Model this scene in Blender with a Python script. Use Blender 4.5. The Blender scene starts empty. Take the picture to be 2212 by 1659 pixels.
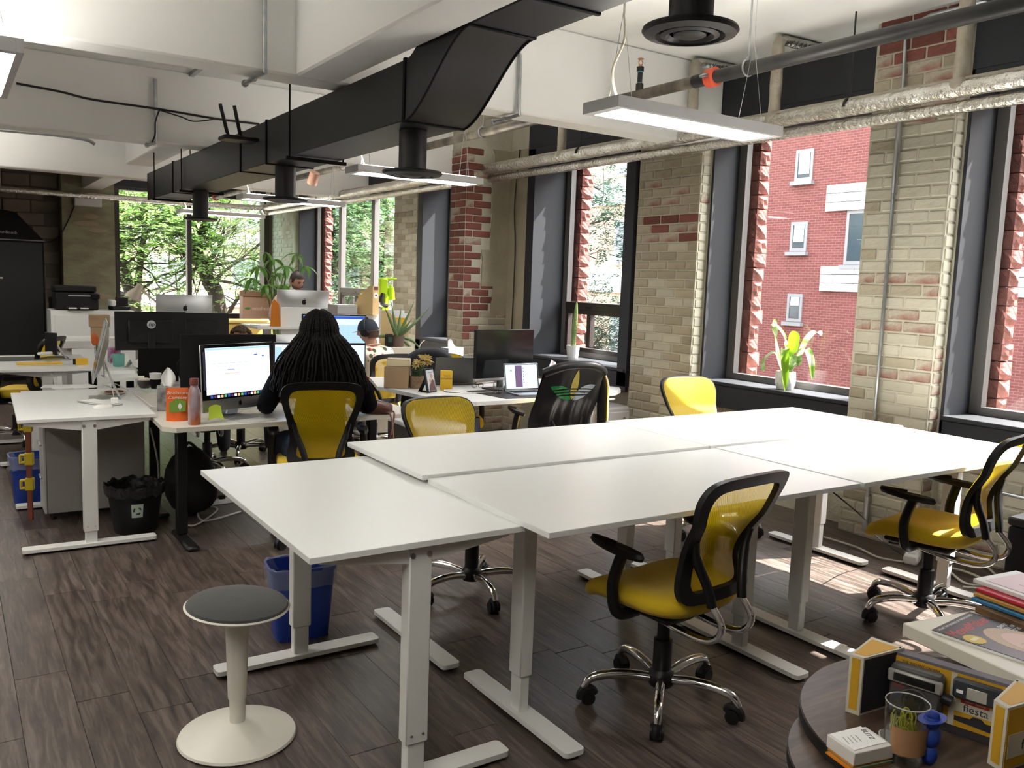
import bpy, bmesh, math, random
import numpy as np
from mathutils import Vector, Matrix
rnd = random.Random(7)
sc = bpy.context.scene
COL = sc.collection
PI = math.pi
# ------------------------------------------------------------------ camera
FW, FH, FPX = 2212, 1659, 1854.51
PITCH, ROLL, YAW, CH = 0.116498, -0.035654, 0.58443, 1.58
def _rot():
    cols = []
    for x, y, z in ((1,0,0),(0,1,0),(0,0,1)):
        cy, sy = math.cos(YAW), math.sin(YAW)
        xr = cy*x - sy*y; yf = sy*x + cy*y
        cp, sp = math.cos(PITCH), math.sin(PITCH)
        fwd = cp*yf - sp*z; up = sp*yf + cp*z
        cr, sr = math.cos(ROLL), math.sin(ROLL)
        cols.append((cr*xr - sr*up, sr*xr + cr*up, fwd))
    return np.array(cols).T
ROT = _rot()
cam = bpy.data.cameras.new('camera'); camo = bpy.data.objects.new('camera', cam); COL.objects.link(camo)
cam.sensor_width = 36; cam.sensor_fit = 'HORIZONTAL'; cam.lens = FPX/FW*36; cam.clip_start = .02; cam.clip_end = 400
mw = Matrix.Identity(4)
for i in range(3):
    mw[i][0] = ROT[0][i]; mw[i][1] = ROT[1][i]; mw[i][2] = -ROT[2][i]
mw[2][3] = CH
camo.matrix_world = mw
sc.camera = camo
# ------------------------------------------------------------------ light
world = bpy.data.worlds.new('world'); sc.world = world; world.use_nodes = True
wn = world.node_tree; bgn = wn.nodes['Background']
sky = wn.nodes.new('ShaderNodeTexSky'); sky.sky_type = 'NISHITA'; sky.sun_disc = False
SUN = Vector((1.0, -.36, 1.2)).normalized()
sky.sun_elevation = math.asin(SUN.z); sky.sun_rotation = math.atan2(SUN.x, SUN.y); sky.air_density = 1.6; sky.dust_density = 3.5; sky.ozone_density = .6
skh = wn.nodes.new('ShaderNodeHueSaturation'); skh.inputs['Saturation'].default_value = .45; wn.links.new(sky.outputs[0], skh.inputs['Color']); wn.links.new(skh.outputs[0], bgn.inputs[0]); bgn.inputs[1].default_value = .8
sl = bpy.data.lights.new('sun', 'SUN'); sl.energy = 16.0; sl.angle = .009; sl.color = (1, .95, .87)
so = bpy.data.objects.new('sun', sl); COL.objects.link(so); so.rotation_euler = (-SUN).to_track_quat('-Z', 'Y').to_euler(); so.location = (30, -10, 36)
PEND = 9.0          # strength of the pendant lamps' diffusers
sc.view_settings.view_transform = 'Standard'; sc.view_settings.look = 'None'
sc.view_settings.exposure = 1.36; sc.view_settings.gamma = 1.0; sc.view_settings.use_curve_mapping = False
cy_ = sc.cycles
cy_.max_bounces = 7; cy_.diffuse_bounces = 4; cy_.glossy_bounces = 3; cy_.transmission_bounces = 4; cy_.transparent_max_bounces = 10
cy_.caustics_reflective = False; cy_.caustics_refractive = False; cy_.sample_clamp_indirect = 6
cy_.use_denoising = True; cy_.use_adaptive_sampling = True; cy_.adaptive_threshold = .03
# ------------------------------------------------------------------ pixel -> place in the room (layout only)
def ray(px, py): return ROT.T @ np.array([(px-FW/2)/FPX, -(py-FH/2)/FPX, 1.0])
def at(px, py, x=None, y=None, z=None, d=None):
    r = ray(px, py)
    t = d if d is not None else (z-CH)/r[2] if z is not None else x/r[0] if x is not None else y/r[1]
    p = r*t; return Vector((p[0], p[1], p[2]+CH))
def depth(p): return float(ROT[2] @ np.array([p[0], p[1], p[2]-CH]))
# ------------------------------------------------------------------ materials
MATS = {}
def mat(name, col=(.8,.8,.8), rough=.5, metal=0, noise=None, bump=None, rand=0, emit=None, es=0, coat=0, spec=.5, alpha=None, trans=None, sheen=0):
    """noise=(scale, colour2, sharpness[,(stretch)]) ; bump=(scale, strength) ; rand=value jitter per object"""
    if name in MATS: return MATS[name]
    m = bpy.data.materials.new(name); m.use_nodes = True; MATS[name] = m
    nt = m.node_tree; b = nt.nodes['Principled BSDF']
    b.inputs['Base Color'].default_value = (*col, 1); b.inputs['Roughness'].default_value = rough; b.inputs['Metallic'].default_value = metal
    b.inputs['Coat Weight'].default_value = coat; b.inputs['Specular IOR Level'].default_value = spec
    if sheen: b.inputs['Sheen Weight'].default_value = sheen
    if emit: b.inputs['Emission Color'].default_value = (*emit, 1); b.inputs['Emission Strength'].default_value = es
    out = None
    if noise or bump:
        tc = nt.nodes.new('ShaderNodeTexCoord'); mp = nt.nodes.new('ShaderNodeMapping'); nt.links.new(tc.outputs['Object'], mp.inputs[0])
    if noise:
        if len(noise) > 3: mp.inputs['Scale'].default_value = noise[3]
        n = nt.nodes.new('ShaderNodeTexNoise'); n.inputs['Scale'].default_value = noise[0]; n.inputs['Detail'].default_value = 6
        nt.links.new(mp.outputs[0], n.inputs['Vector'])
        r = nt.nodes.new('ShaderNodeMapRange'); w = noise[2]; r.inputs[1].default_value = .5-w; r.inputs[2].default_value = .5+w
        nt.links.new(n.outputs[0], r.inputs[0])
        mx = nt.nodes.new('ShaderNodeMix'); mx.data_type = 'RGBA'; mx.inputs[6].default_value = (*col, 1); mx.inputs[7].default_value = (*noise[1], 1)
        nt.links.new(r.outputs[0], mx.inputs[0]); out = mx.outputs[2]
    if rand:
        oi = nt.nodes.new('ShaderNodeObjectInfo'); mr = nt.nodes.new('ShaderNodeMapRange')
        mr.inputs[3].default_value = 1-rand; mr.inputs[4].default_value = 1+rand; nt.links.new(oi.outputs['Random'], mr.inputs[0])
        hv = nt.nodes.new('ShaderNodeHueSaturation'); hv.inputs['Color'].default_value = (*col, 1)
        nt.links.new(mr.outputs[0], hv.inputs['Value'])
        if out: nt.links.new(out, hv.inputs['Color'])
        out = hv.outputs[0]
    if out: nt.links.new(out, b.inputs['Base Color'])
    if bump:
        n2 = nt.nodes.new('ShaderNodeTexNoise'); n2.inputs['Scale'].default_value = bump[0]; n2.inputs['Detail'].default_value = 5
        nt.links.new(mp.outputs[0], n2.inputs['Vector'])
        bn = nt.nodes.new('ShaderNodeBump'); bn.inputs['Strength'].default_value = bump[1]; bn.inputs['Distance'].default_value = .02
        nt.links.new(n2.outputs[0], bn.inputs['Height']); nt.links.new(bn.outputs[0], b.inputs['Normal'])
    if trans:      # leaf / cloth: part of the light passes through
        tl = nt.nodes.new('ShaderNodeBsdfTranslucent'); tl.inputs[0].default_value = (*col, 1)
        if out: nt.links.new(out, tl.inputs[0])
        ms = nt.nodes.new('ShaderNodeMixShader'); ms.inputs[0].default_value = trans
        nt.links.new(b.outputs[0], ms.inputs[1]); nt.links.new(tl.outputs[0], ms.inputs[2]); nt.links.new(ms.outputs[0], nt.nodes['Material Output'].inputs[0])
    if alpha is not None: b.inputs['Alpha'].default_value = alpha
    return m
def glassmat(name, tint=(1,1,1), refl=1.0):
    m = bpy.data.materials.new(name); m.use_nodes = True; nt = m.node_tree; nt.nodes.remove(nt.nodes['Principled BSDF'])
    t = nt.nodes.new('ShaderNodeBsdfTransparent'); t.inputs[0].default_value = (*tint, 1)
    g = nt.nodes.new('ShaderNodeBsdfGlossy'); g.inputs['Roughness'].default_value = .01
    f = nt.nodes.new('ShaderNodeLayerWeight'); f.inputs[0].default_value = .5
    pw = nt.nodes.new('ShaderNodeMath'); pw.operation = 'POWER'; pw.inputs[1].default_value = 4.5; nt.links.new(f.outputs['Facing'], pw.inputs[0])
    mu = nt.nodes.new('ShaderNodeMath'); mu.operation = 'MULTIPLY_ADD'; mu.inputs[1].default_value = refl*.7; mu.inputs[2].default_value = .035*refl; nt.links.new(pw.outputs[0], mu.inputs[0])
    ms = nt.nodes.new('ShaderNodeMixShader'); nt.links.new(mu.outputs[0], ms.inputs[0]); nt.links.new(t.outputs[0], ms.inputs[1]); nt.links.new(g.outputs[0], ms.inputs[2])
    nt.links.new(ms.outputs[0], nt.nodes['Material Output'].inputs[0]); return m
GLASS = glassmat('window_glass', (.96,.97,.97), .6); CLEAR = glassmat('clear_glass', (.95,.96,.96), 1.7)
def meshcloth(name, col, hole=.38, period=.0045):
    """open weave: threads of a real colour with gaps one sees through"""
    m = bpy.data.materials.new(name); m.use_nodes = True; nt = m.node_tree; b = nt.nodes['Principled BSDF']
    b.inputs['Base Color'].default_value = (*col, 1); b.inputs['Roughness'].default_value = .55
    tl = nt.nodes.new('ShaderNodeBsdfTranslucent'); tl.inputs[0].default_value = (*col, 1)
    m1 = nt.nodes.new('ShaderNodeMixShader'); m1.inputs[0].default_value = .5; nt.links.new(b.outputs[0], m1.inputs[1]); nt.links.new(tl.outputs[0], m1.inputs[2])
    tr = nt.nodes.new('ShaderNodeBsdfTransparent'); tc = nt.nodes.new('ShaderNodeTexCoord')
    w = nt.nodes.new('ShaderNodeTexWave'); w.bands_direction = 'DIAGONAL'; w.inputs['Scale'].default_value = .314/period
    nt.links.new(tc.outputs['Object'], w.inputs[0])
    r = nt.nodes.new('ShaderNodeMapRange'); r.inputs[3].default_value = hole+.16; r.inputs[4].default_value = hole-.16; nt.links.new(w.outputs['Fac'], r.inputs[0])
    m2 = nt.nodes.new('ShaderNodeMixShader'); nt.links.new(r.outputs[0], m2.inputs[0]); nt.links.new(m1.outputs[0], m2.inputs[1]); nt.links.new(tr.outputs[0], m2.inputs[2])
    nt.links.new(m2.outputs[0], nt.nodes['Material Output'].inputs[0]); MATS[name] = m; return m
# ------------------------------------------------------------------ mesh builder
class MB:
    def __init__(s, M=None): s.v = []; s.f = []; s.M = M or Matrix.Identity(4)
    def add(s, vs, fs):
        o = len(s.v); M = s.M
        s.v += [tuple(M @ Vector(v)) for v in vs]; s.f += [tuple(i+o for i in f) for f in fs]; return s
    def box(s, x0, x1, y0, y1, z0, z1, r=0, seg=1):
        if x0 > x1: x0, x1 = x1, x0
        if y0 > y1: y0, y1 = y1, y0
        if z0 > z1: z0, z1 = z1, z0
        if r:
            r = min(r, (x1-x0)*.49, (y1-y0)*.49, (z1-z0)*.49)
            bm = bmesh.new(); bmesh.ops.create_cube(bm, size=1)
            for v in bm.verts: v.co = ((x0+x1)/2+v.co.x*(x1-x0), (y0+y1)/2+v.co.y*(y1-y0), (z0+z1)/2+v.co.z*(z1-z0))
            bmesh.ops.bevel(bm, geom=bm.edges[:], offset=r, segments=seg, affect='EDGES', profile=.5)
            bm.verts.index_update(); s.add([v.co[:] for v in bm.verts], [[v.index for v in f.verts] for f in bm.faces]); bm.free(); return s
        return s.add([(x0,y0,z0),(x1,y0,z0),(x1,y1,z0),(x0,y1,z0),(x0,y0,z1),(x1,y0,z1),(x1,y1,z1),(x0,y1,z1)],
                     [(3,2,1,0),(4,5,6,7),(0,1,5,4),(1,2,6,5),(2,3,7,6),(3,0,4,7)])
    def cb(s, c, sz, r=0, seg=1):
        return s.box(c[0]-sz[0]/2, c[0]+sz[0]/2, c[1]-sz[1]/2, c[1]+sz[1]/2, c[2]-sz[2]/2, c[2]+sz[2]/2, r, seg)
    def tube(s, path, r, n=8, closed=False, caps=True):
        P = [Vector(p) for p in path]; k = len(P); R = r if isinstance(r, (list, tuple)) else [r]*k
        vs = []; fs = []; up = None
        for i in range(k):
            if closed: t = P[(i+1) % k]-P[i-1]
            else: t = P[min(i+1, k-1)]-P[max(i-1, 0)]
            if t.length < 1e-9: t = Vector((0,0,1))
            t.normalize()
            if up is None: up = Vector((0,0,1)) if abs(t.z) < .9 else Vector((1,0,0))
            a = t.cross(up)
            if a.length < 1e-4: a = t.cross(Vector((1,0,0)) if abs(t.x) < .9 else Vector((0,1,0)))
            a.normalize(); b = a.cross(t).normalized(); up = b
            for j in range(n):
                q = 2*PI*j/n; vs.append(tuple(P[i]+a*math.cos(q)*R[i]+b*math.sin(q)*R[i]))
        for i in range(k if closed else k-1):
            for j in range(n):
                i2 = (i+1) % k; fs.append((i*n+j, i*n+(j+1) % n, i2*n+(j+1) % n, i2*n+j))
        if caps and not closed: fs.append(tuple(range(n))[::-1]); fs.append(tuple((k-1)*n+j for j in range(n)))
        return s.add(vs, fs)
    def cyl(s, p0, p1, r0, r1=None, n=16): return s.tube([p0, p1], [r0, r0 if r1 is None else r1], n)
    def lathe(s, prof, n=24, c=(0,0,0), caps=True):
        vs = []; fs = []; k = len(prof)
        for r, z in prof:
            for j in range(n):
                q = 2*PI*j/n; vs.append((c[0]+r*math.cos(q), c[1]+r*math.sin(q), c[2]+z))
        for i in range(k-1):
            for j in range(n): fs.append((i*n+j, i*n+(j+1) % n, (i+1)*n+(j+1) % n, (i+1)*n+j))
        if caps:
            if prof[0][0] > 1e-5: fs.append(tuple(range(n))[::-1])
            if prof[-1][0] > 1e-5: fs.append(tuple((k-1)*n+j for j in range(n)))
        return s.add(vs, fs)
    def prism(s, poly, fn, t):
        """poly: 2-D outline; fn(u,v,w)->3-D; w from 0 to t"""
        n = len(poly); vs = [tuple(fn(u, v, 0)) for u, v in poly]+[tuple(fn(u, v, t)) for u, v in poly]
        fs = [tuple(range(n))[::-1], tuple(range(n, 2*n))]+[(i, (i+1) % n, n+(i+1) % n, n+i) for i in range(n)]
        return s.add(vs, fs)
    def surf(s, fn, nu, nv, closeu=False):
        vs = [tuple(fn(i/(nu if closeu else nu-1), j/(nv-1))) for j in range(nv) for i in range(nu)]
        fs = [(j*nu+i, j*nu+(i+1) % nu, (j+1)*nu+(i+1) % nu, (j+1)*nu+i) for j in range(nv-1) for i in range(nu if closeu else nu-1)]
        return s.add(vs, fs)
    def ball(s, c, r, n=14, m=9):
        r = r if isinstance(r, (tuple, list)) else (r, r, r)
        return s.surf(lambda u, v: (c[0]+r[0]*math.cos(2*PI*u)*math.sin(PI*max(.004, min(.996, v))), c[1]+r[1]*math.sin(2*PI*u)*math.sin(PI*max(.004, min(.996, v))), c[2]-r[2]*math.cos(PI*v)), n, m, True)
def rim(mb, x0, x1, y0, y1, z0, z1, a, b=None, r=0):
    """four bars round an opening in the y-z plane that do not overlap"""
    b = a if b is None else b
    return mb.box(x0, x1, y0, y0+a, z0, z1, r).box(x0, x1, y1-a, y1, z0, z1, r).box(x0, x1, y0+a+.0005, y1-a-.0005, z0, z0+b, r).box(x0, x1, y0+a+.0005, y1-a-.0005, z1-b, z1, r)
def obj(name, mb, m, parent=None, sharp=38, flat=False):
    me = bpy.data.meshes.new(name); me.from_pydata(mb.v, [], mb.f); me.update()
    bm = bmesh.new(); bm.from_mesh(me); bmesh.ops.recalc_face_normals(bm, faces=bm.faces[:]); bm.to_mesh(me); bm.free()
    me.materials.append(m)
    if not flat:
        me.polygons.foreach_set('use_smooth', [True]*len(me.polygons)); me.set_sharp_from_angle(angle=math.radians(sharp))
    o = bpy.data.objects.new(name, me); COL.objects.link(o)
    if parent: o.parent = parent
    return o
def inst(o, parent=None, loc=None, rz=None, scale=None, name=None):
    c = o.copy(); COL.objects.link(c); c.parent = parent
    if name: c.name = name
    if loc is not None: c.location = loc
    if rz is not None: c.rotation_euler = (0, 0, rz)
    if scale is not None: c.scale = scale
    return c
def tag(o, label=None, cat=None, group=None, kind=None):
    if label: o['label'] = label
    if cat: o['category'] = cat
    if group: o['group'] = group
    if kind: o['kind'] = kind
    return o
def thing(name, label, cat, loc=(0,0,0), rz=0, group=None):
    o = bpy.data.objects.new(name, None); COL.objects.link(o); o.empty_display_size = .1
    o.location = loc; o.rotation_euler = (0, 0, rz); return tag(o, label, cat, group)
def dup(root, loc, rz, label, group=None):
    r = root.copy(); COL.objects.link(r); r.location = loc; r.rotation_euler = (0, 0, rz); r['label'] = label
    if group: r['group'] = group
    for ch in list(root.children):
        c = ch.copy(); COL.objects.link(c); c.parent = r
        for g in list(ch.children):
            d = g.copy(); COL.objects.link(d); d.parent = c
    return r
def solo(name, mb, m, label, cat, group=None, loc=None, rz=0, **k):
    o = obj(name, mb, m, None, **k); tag(o, label, cat, group)
    if loc is not None: o.location = loc
    o.rotation_euler = (0, 0, rz); return o
def struct(name, mb, m, parent=None, **k):
    o = obj(name, mb, m, parent, **k)
    if parent is None: o['kind'] = 'structure'
    return o
def frame(o, x, y):
    """matrix: origin o, axes x (right), y (up), normal out of the face"""
    x = Vector(x).normalized(); y = Vector(y); y = (y-x*y.dot(x)).normalized(); z = x.cross(y)
    M = Matrix.Identity(4)
    for i in range(3): M[i][0] = x[i]; M[i][1] = y[i]; M[i][2] = z[i]; M[i][3] = o[i]
    return M
def text(name, body, size, m, parent, M, ext=.0004, align='CENTER', sx=1, shear=0):
    cu = bpy.data.curves.new(name, 'FONT'); cu.body = body; cu.size = size; cu.extrude = ext; cu.align_x = align; cu.align_y = 'CENTER'; cu.resolution_u = 2; cu.shear = shear
    tmp = bpy.data.objects.new('tmp', cu); COL.objects.link(tmp)
    me = bpy.data.meshes.new_from_object(tmp.evaluated_get(bpy.context.evaluated_depsgraph_get())); bpy.data.objects.remove(tmp); bpy.data.curves.remove(cu)
    me.transform(M @ Matrix.Diagonal((sx, 1, 1, 1))); me.materials.clear(); me.materials.append(m); me.name = name
    o = bpy.data.objects.new(name, me); COL.objects.link(o); o.parent = parent; return o
def smooth_path(pts, n=6, closed=False):
    P = [Vector(p) for p in pts]; k = len(P); out = []
    for i in range(k if closed else k-1):
        if closed: a, b, c, d = P[i-1], P[i], P[(i+1) % k], P[(i+2) % k]
        else: a, b, c, d = P[max(i-1, 0)], P[i], P[i+1], P[min(i+2, k-1)]
        for j in range(n):
            t = j/n; out.append(.5*((2*b)+(c-a)*t+(2*a-5*b+4*c-d)*t*t+(3*b-a-3*c+d)*t**3))
    if not closed: out.append(P[-1])
    return out
# common materials
WHITE = mat('white_laminate', (.80,.81,.80), .32, bump=(900,.02)); WEDGE = mat('white_edge_band', (.70,.69,.66), .45)
WMET = mat('white_powder_coat', (.76,.76,.74), .38); BLK = mat('black_plastic', (.010,.010,.011), .42, spec=.35); BLKM = mat('black_matte', (.008,.008,.009), .75, spec=.2)
CHROME = mat('chrome', (.86,.86,.87), .07, 1); STEEL = mat('brushed_steel', (.55,.56,.57), .3, 1); GALV = mat('galvanised_steel', (.50,.52,.54), .3, .9, noise=(14,(.35,.37,.39),.2))
YEL = mat('yellow_fabric', (.82,.56,.008), .75, bump=(700,.25), sheen=.2); YMESH = meshcloth('yellow_mesh', (.95,.67,.008), .27)
ALU = mat('silver_aluminium', (.62,.63,.64), .32, .85); SCRB = mat('black_screen_glass', (.006,.007,.008), .12)
KRAFT = mat('kraft_cardboard', (.42,.29,.17), .8, noise=(9,(.37,.25,.14),.3)); PAPER = mat('white_paper', (.83,.83,.82), .7)
REDP = mat('red_print', (.55,.05,.035), .5); YELP = mat('yellow_print', (.78,.47,.02), .5); DARKP = mat('dark_print', (.03,.03,.04), .5)
BLUEP = mat('blue_plastic', (.012,.045,.30), .4)
# ------------------------------------------------------------------ the room shell
H = 3.30; XW = 5.12; YF = 15.70
def woodmat(name, base, dark, lite, sx, rough, grain='X'):
    m = bpy.data.materials.new(name); m.use_nodes = True; nt = m.node_tree; b = nt.nodes['Principled BSDF']; MATS[name] = m
    tc = nt.nodes.new('ShaderNodeTexCoord'); oi = nt.nodes.new('ShaderNodeObjectInfo')
    add = nt.nodes.new('ShaderNodeVectorMath'); add.operation = 'ADD'
    mu = nt.nodes.new('ShaderNodeVectorMath'); mu.operation = 'SCALE'; mu.inputs[0].default_value = (17, 31, 9); nt.links.new(oi.outputs['Random'], mu.inputs['Scale'])
    nt.links.new(tc.outputs['Object'], add.inputs[0]); nt.links.new(mu.outputs[0], add.inputs[1])
    mp = nt.nodes.new('ShaderNodeMapping'); mp.inputs['Scale'].default_value = (sx[0], sx[1], sx[2]); nt.links.new(add.outputs[0], mp.inputs[0])
    n1 = nt.nodes.new('ShaderNodeTexNoise'); n1.inputs['Scale'].default_value = 3; n1.inputs['Detail'].default_value = 9; n1.inputs['Roughness'].default_value = .62; n1.inputs['Distortion'].default_value = .6
    nt.links.new(mp.outputs[0], n1.inputs['Vector'])
    cr = nt.nodes.new('ShaderNodeValToRGB'); e = cr.color_ramp.elements
    e[0].position = .36; e[0].color = (*dark, 1); e[1].position = .66; e[1].color = (*lite, 1); k = e.new(.5); k.color = (*base, 1)
    nt.links.new(n1.outputs[0], cr.inputs[0])
    mr = nt.nodes.new('ShaderNodeMapRange'); mr.inputs[3].default_value = .86; mr.inputs[4].default_value = 1.16; nt.links.new(oi.outputs['Random'], mr.inputs[0])
    hv = nt.nodes.new('ShaderNodeHueSaturation'); nt.links.new(cr.outputs[0], hv.inputs['Color']); nt.links.new(mr.outputs[0], hv.inputs['Value']); nt.links.new(hv.outputs[0], b.inputs['Base Color'])
    b.inputs['Roughness'].default_value = rough
    n2 = nt.nodes.new('ShaderNodeTexNoise'); n2.inputs['Scale'].default_value = 6; n2.inputs['Detail'].default_value = 6; nt.links.new(mp.outputs[0], n2.inputs['Vector'])
    bn = nt.nodes.new('ShaderNodeBump'); bn.inputs['Strength'].default_value = .18; bn.inputs['Distance'].default_value = .004; nt.links.new(n2.outputs[0], bn.inputs['Height']); nt.links.new(bn.outputs[0], b.inputs['Normal'])
    rr = nt.nodes.new('ShaderNodeMapRange'); rr.inputs[3].default_value = rough-.1; rr.inputs[4].default_value = rough+.16; nt.links.new(n1.outputs[0], rr.inputs[0]); nt.links.new(rr.outputs[0], b.inputs['Roughness'])
    return m
FLOORM = woodmat('dark_vinyl_plank', (.080,.059,.049), (.036,.026,.022), (.155,.120,.102), (14, 1.3, 1), .37)
floor = struct('floor', MB().box(-4.7, 5.9, -3.2, 16.1, -.3, -.006), mat('floor_joint', (.03,.023,.019), .7))
# planks run towards the far wall; the nearest 300 are parts, the rest is one joined part
pm = MB().box(-.0895, .0895, -.6085, .6085, -.012, 0, .001)
cells = []
r2 = random.Random(3); nx = 0
x = -4.6
while x < 5.7:
    off = r2.uniform(0, 1.22); y = -3.1-off
    while y < 16.0:
        cells.append((x, y+.61)); y += 1.22
    x += .18
def seen(c):
    p = Vector((c[0], c[1], 0)); dd = depth(p)
    if dd < 1.2: return 1e9
    q = ROT @ np.array([p.x, p.y, -CH]); u = FW/2+FPX*q[0]/q[2]; v = FH/2-FPX*q[1]/q[2]
    return dd if -120 < u < FW+120 and 900 < v < FH+260 else 1e9
cells.sort(key=seen)
pl0 = None; rest = MB()
for i, (x, y) in enumerate(cells):
    if i < 296:
        if pl0 is None: pl0 = obj('plank', pm, FLOORM, floor, flat=True); pl0.location = (x, y, 0)
        else: inst(pl0, floor, (x, y, 0))
    else: rest.box(x-.0895, x+.0895, max(y-.6085, -3.1), min(y+.6085, 15.9), -.012, 0)
tag(obj('far_planks', rest, FLOORM, floor, flat=True), kind='stuff')
CEILM = mat('ceiling_paint', (.86,.86,.84), .8, noise=(1.3,(.80,.80,.77),.35), bump=(6,.25))
BEAMM = mat('beam_paint', (.88,.88,.86), .75, noise=(1.6,(.84,.83,.80),.35), bump=(5,.12))
ceil = struct('ceiling', MB().box(-4.7, 5.9, -3.2, 16.1, H, H+.3), CEILM)
for b in ((-4.5, 5.12, 4.90, 5.12, 2.70), (-4.5, 5.12, 8.05, 8.30, 2.68), (-4.5, 5.12, 1.55, 1.75, 2.74), (-4.5,5.12,11.6,11.85,2.70)):
    if b[2] < 4 or b[2] > 11:     # outside the view: lies above the camera's frame
        if b[2] < 4: continue
    obj('beam', MB().box(b[0], b[1], b[2], b[3], b[4], H, .012), BEAMM, ceil)
obj('beam', MB().box(1.70, 1.955, -3.1, 4.90, 2.70, H, .012), BEAMM, ceil)
obj('beam', MB().box(1.90, 2.20, 8.30, 15.7, 2.86, H, .012), BEAMM, ceil)
PLAST = mat('left_wall_paint', (.62,.60,.54), .8, bump=(3,.1))
struct('wall_left', MB().box(-4.8, -4.5, -3.2, 16.1, 0, H), PLAST)
struct('wall_near', MB().box(-4.8, 5.9, -3.4, -3.1, 0, H), PLAST)
# --- right wall with its window openings
WIN = [('window_1', 1.32, 2.927), ('window_2', 3.528, 4.968), ('window_3', 5.735, 7.396), ('window_4', 8.075, 9.875), ('window_5', 10.576, 14.50)]
MORT = mat('painted_mortar', (.50,.47,.38), .9, noise=(7,(.43,.40,.31),.25), bump=(26,.5))
wr = MB(); ys = [-3.1]
for n, a, b in WIN: wr.box(XW, 5.62, ys[-1], a, 0, H); wr.box(XW+.05, 5.62, a, b, 0, .80); wr.box(XW+.03, 5.62, a, b, 2.95, H); ys.append(b)
wr.box(XW, 5.62, ys[-1], YF, 0, H)
wall_r = struct('wall_right', wr, MORT)
PB = mat('painted_brick', (.50,.47,.375), .78, noise=(5,(.41,.38,.29),.28), rand=.09, bump=(38,.22))
PB2 = mat('stained_brick', (.40,.355,.26), .82, noise=(6,(.28,.24,.17),.25), rand=.14, bump=(38,.3))
RB = mat('bare_red_brick', (.225,.066,.045), .85, noise=(7,(.125,.045,.035),.22), rand=.25, bump=(30,.5))
RB2 = mat('half_painted_brick', (.44,.40,.315), .85, noise=(5.5,(.26,.12,.09),.10), rand=.1, bump=(30,.5))
GB = mat('green_painted_brick', (.36,.44,.32), .8, noise=(3,(.30,.33,.235),.2), rand=.06, bump=(24,.4))
_bm = {}
def brick_mesh(m):
    if m.name not in _bm:
        o = obj('brick', MB().box(-.1045, .1045, -.03, .0045, -.0325, .0325, .006), m, None, flat=True); me = o.data; bpy.data.objects.remove(o); _bm[m.name] = me
    return _bm[m.name]
def brickface(par, o, u, w, z0, z1, choose, course=.0755, L=.219, first=0):
    rz = math.atan2(u[1], u[0]); k = 0; z = z0
    while z < z1-.03:
        s0 = -(L/2) if (k+first) % 2 else 0.0
        while s0 < w-.015:
            a = max(s0, 0)+.005; b = min(s0+L, w)-.005
            if b-a > .03:
                m = choose((a+b)/2, z+.036, k)
                if m:
                    ob = bpy.data.objects.new('brick', brick_mesh(m)); COL.objects.link(ob); ob.parent = par
                    ob.location = (o[0]+u[0]*(a+b)/2, o[1]+u[1]*(a+b)/2, z+.0375); ob.rotation_euler = (rnd.gauss(0,.006), rnd.gauss(0,.004), rz+rnd.gauss(0,.006))
                    ob.scale = ((b-a)/.209, 1+rnd.uniform(-.25, .35), rnd.uniform(.97, 1.05))
            s0 += L
        z += course; k += 1
# pier beside the near windows
def ch_d(s, z, k):
    r = rnd.random()
    if z > 3.0: return RB if r < .7 else RB2
    if 1.36 < z < 1.50: return RB2 if r < .7 else PB
    if 1.06 < z < 1.22 or 1.62 < z < 1.70: return RB2 if r < .6 else PB2
    if z > 2.62: return PB2 if r < .8 else RB2
    return PB if r < .93 else PB2
def ch_dside(s, z, k): return RB2 if z < 1.3 and rnd.random() < .75 else PB
pier = struct('brick_pier', MB().box(5.02, XW+.02, 2.947, 3.508, 0, H), MORT)
brickface(pier, (5.018, 2.947), (0,1), .561, 0, H, ch_d); brickface(pier, (XW+.02, 2.945), (-1,0), .118, 0, H, ch_dside, first=1)
pier_c = struct('brick_pier', MB().box(5.02, XW+.02, 4.988, 5.715, 0, H), MORT)
def ch_c(s, z, k):
    r = rnd.random()
    if s > .56: return PB2 if r < .85 else PB
    if 1.98 < z < 2.2: return RB if r < .8 else RB2
    if z > 2.2: return PB2 if r < .75 else RB2
    return PB if r < .55 else PB2
brickface(pier_c, (5.018, 4.988), (0,1), .727, 0, 2.85, ch_c); brickface(pier_c, (XW+.02, 4.986), (-1,0), .118, 0, H, lambda s, z, k: PB if rnd.random() < .9 else RB2)
# the thick pier under the second beam: red brick corner, plaster left on part of its near side
pier_b = struct('brick_pier', MB().box(4.482, XW+.02, 7.75, 8.06, 0, H).box(5.02, XW+.02, 7.40, 7.76, 0, H), MORT)
def ch_b(s, z, k):
    r = rnd.random(); xr = 4.482+(.64-s)      # distance out along the near side, s runs towards the room
    edge = .30 if 1.98 < z < 2.75 else .20 if 1.55 < z < 1.98 else .33 if 1.30 < z < 1.55 else .16+.03*(k % 3)
    if s > .64-edge: return RB if z > .98 and r < .93 else PB2 if z < .98 else RB2
    if z < 1.3: return PB2 if r < .8 else RB2
    return None
brickface(pier_b, (XW, 7.748), (-1,0), .64, 0, 2.95, ch_b); brickface(pier_b, (4.480, 7.75), (0,1), .31, 0, 2.95, lambda s, z, k: (RB if rnd.random() < .85 else RB2) if z > 1.25 else PB2, first=1)
plm = mat('old_plaster', (.37,.325,.23), .9, noise=(4,(.27,.235,.16),.3), bump=(14,.5))
pl = MB(); r3 = random.Random(11)
pts = [(4.79,2.95)]
zz = 2.9
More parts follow.
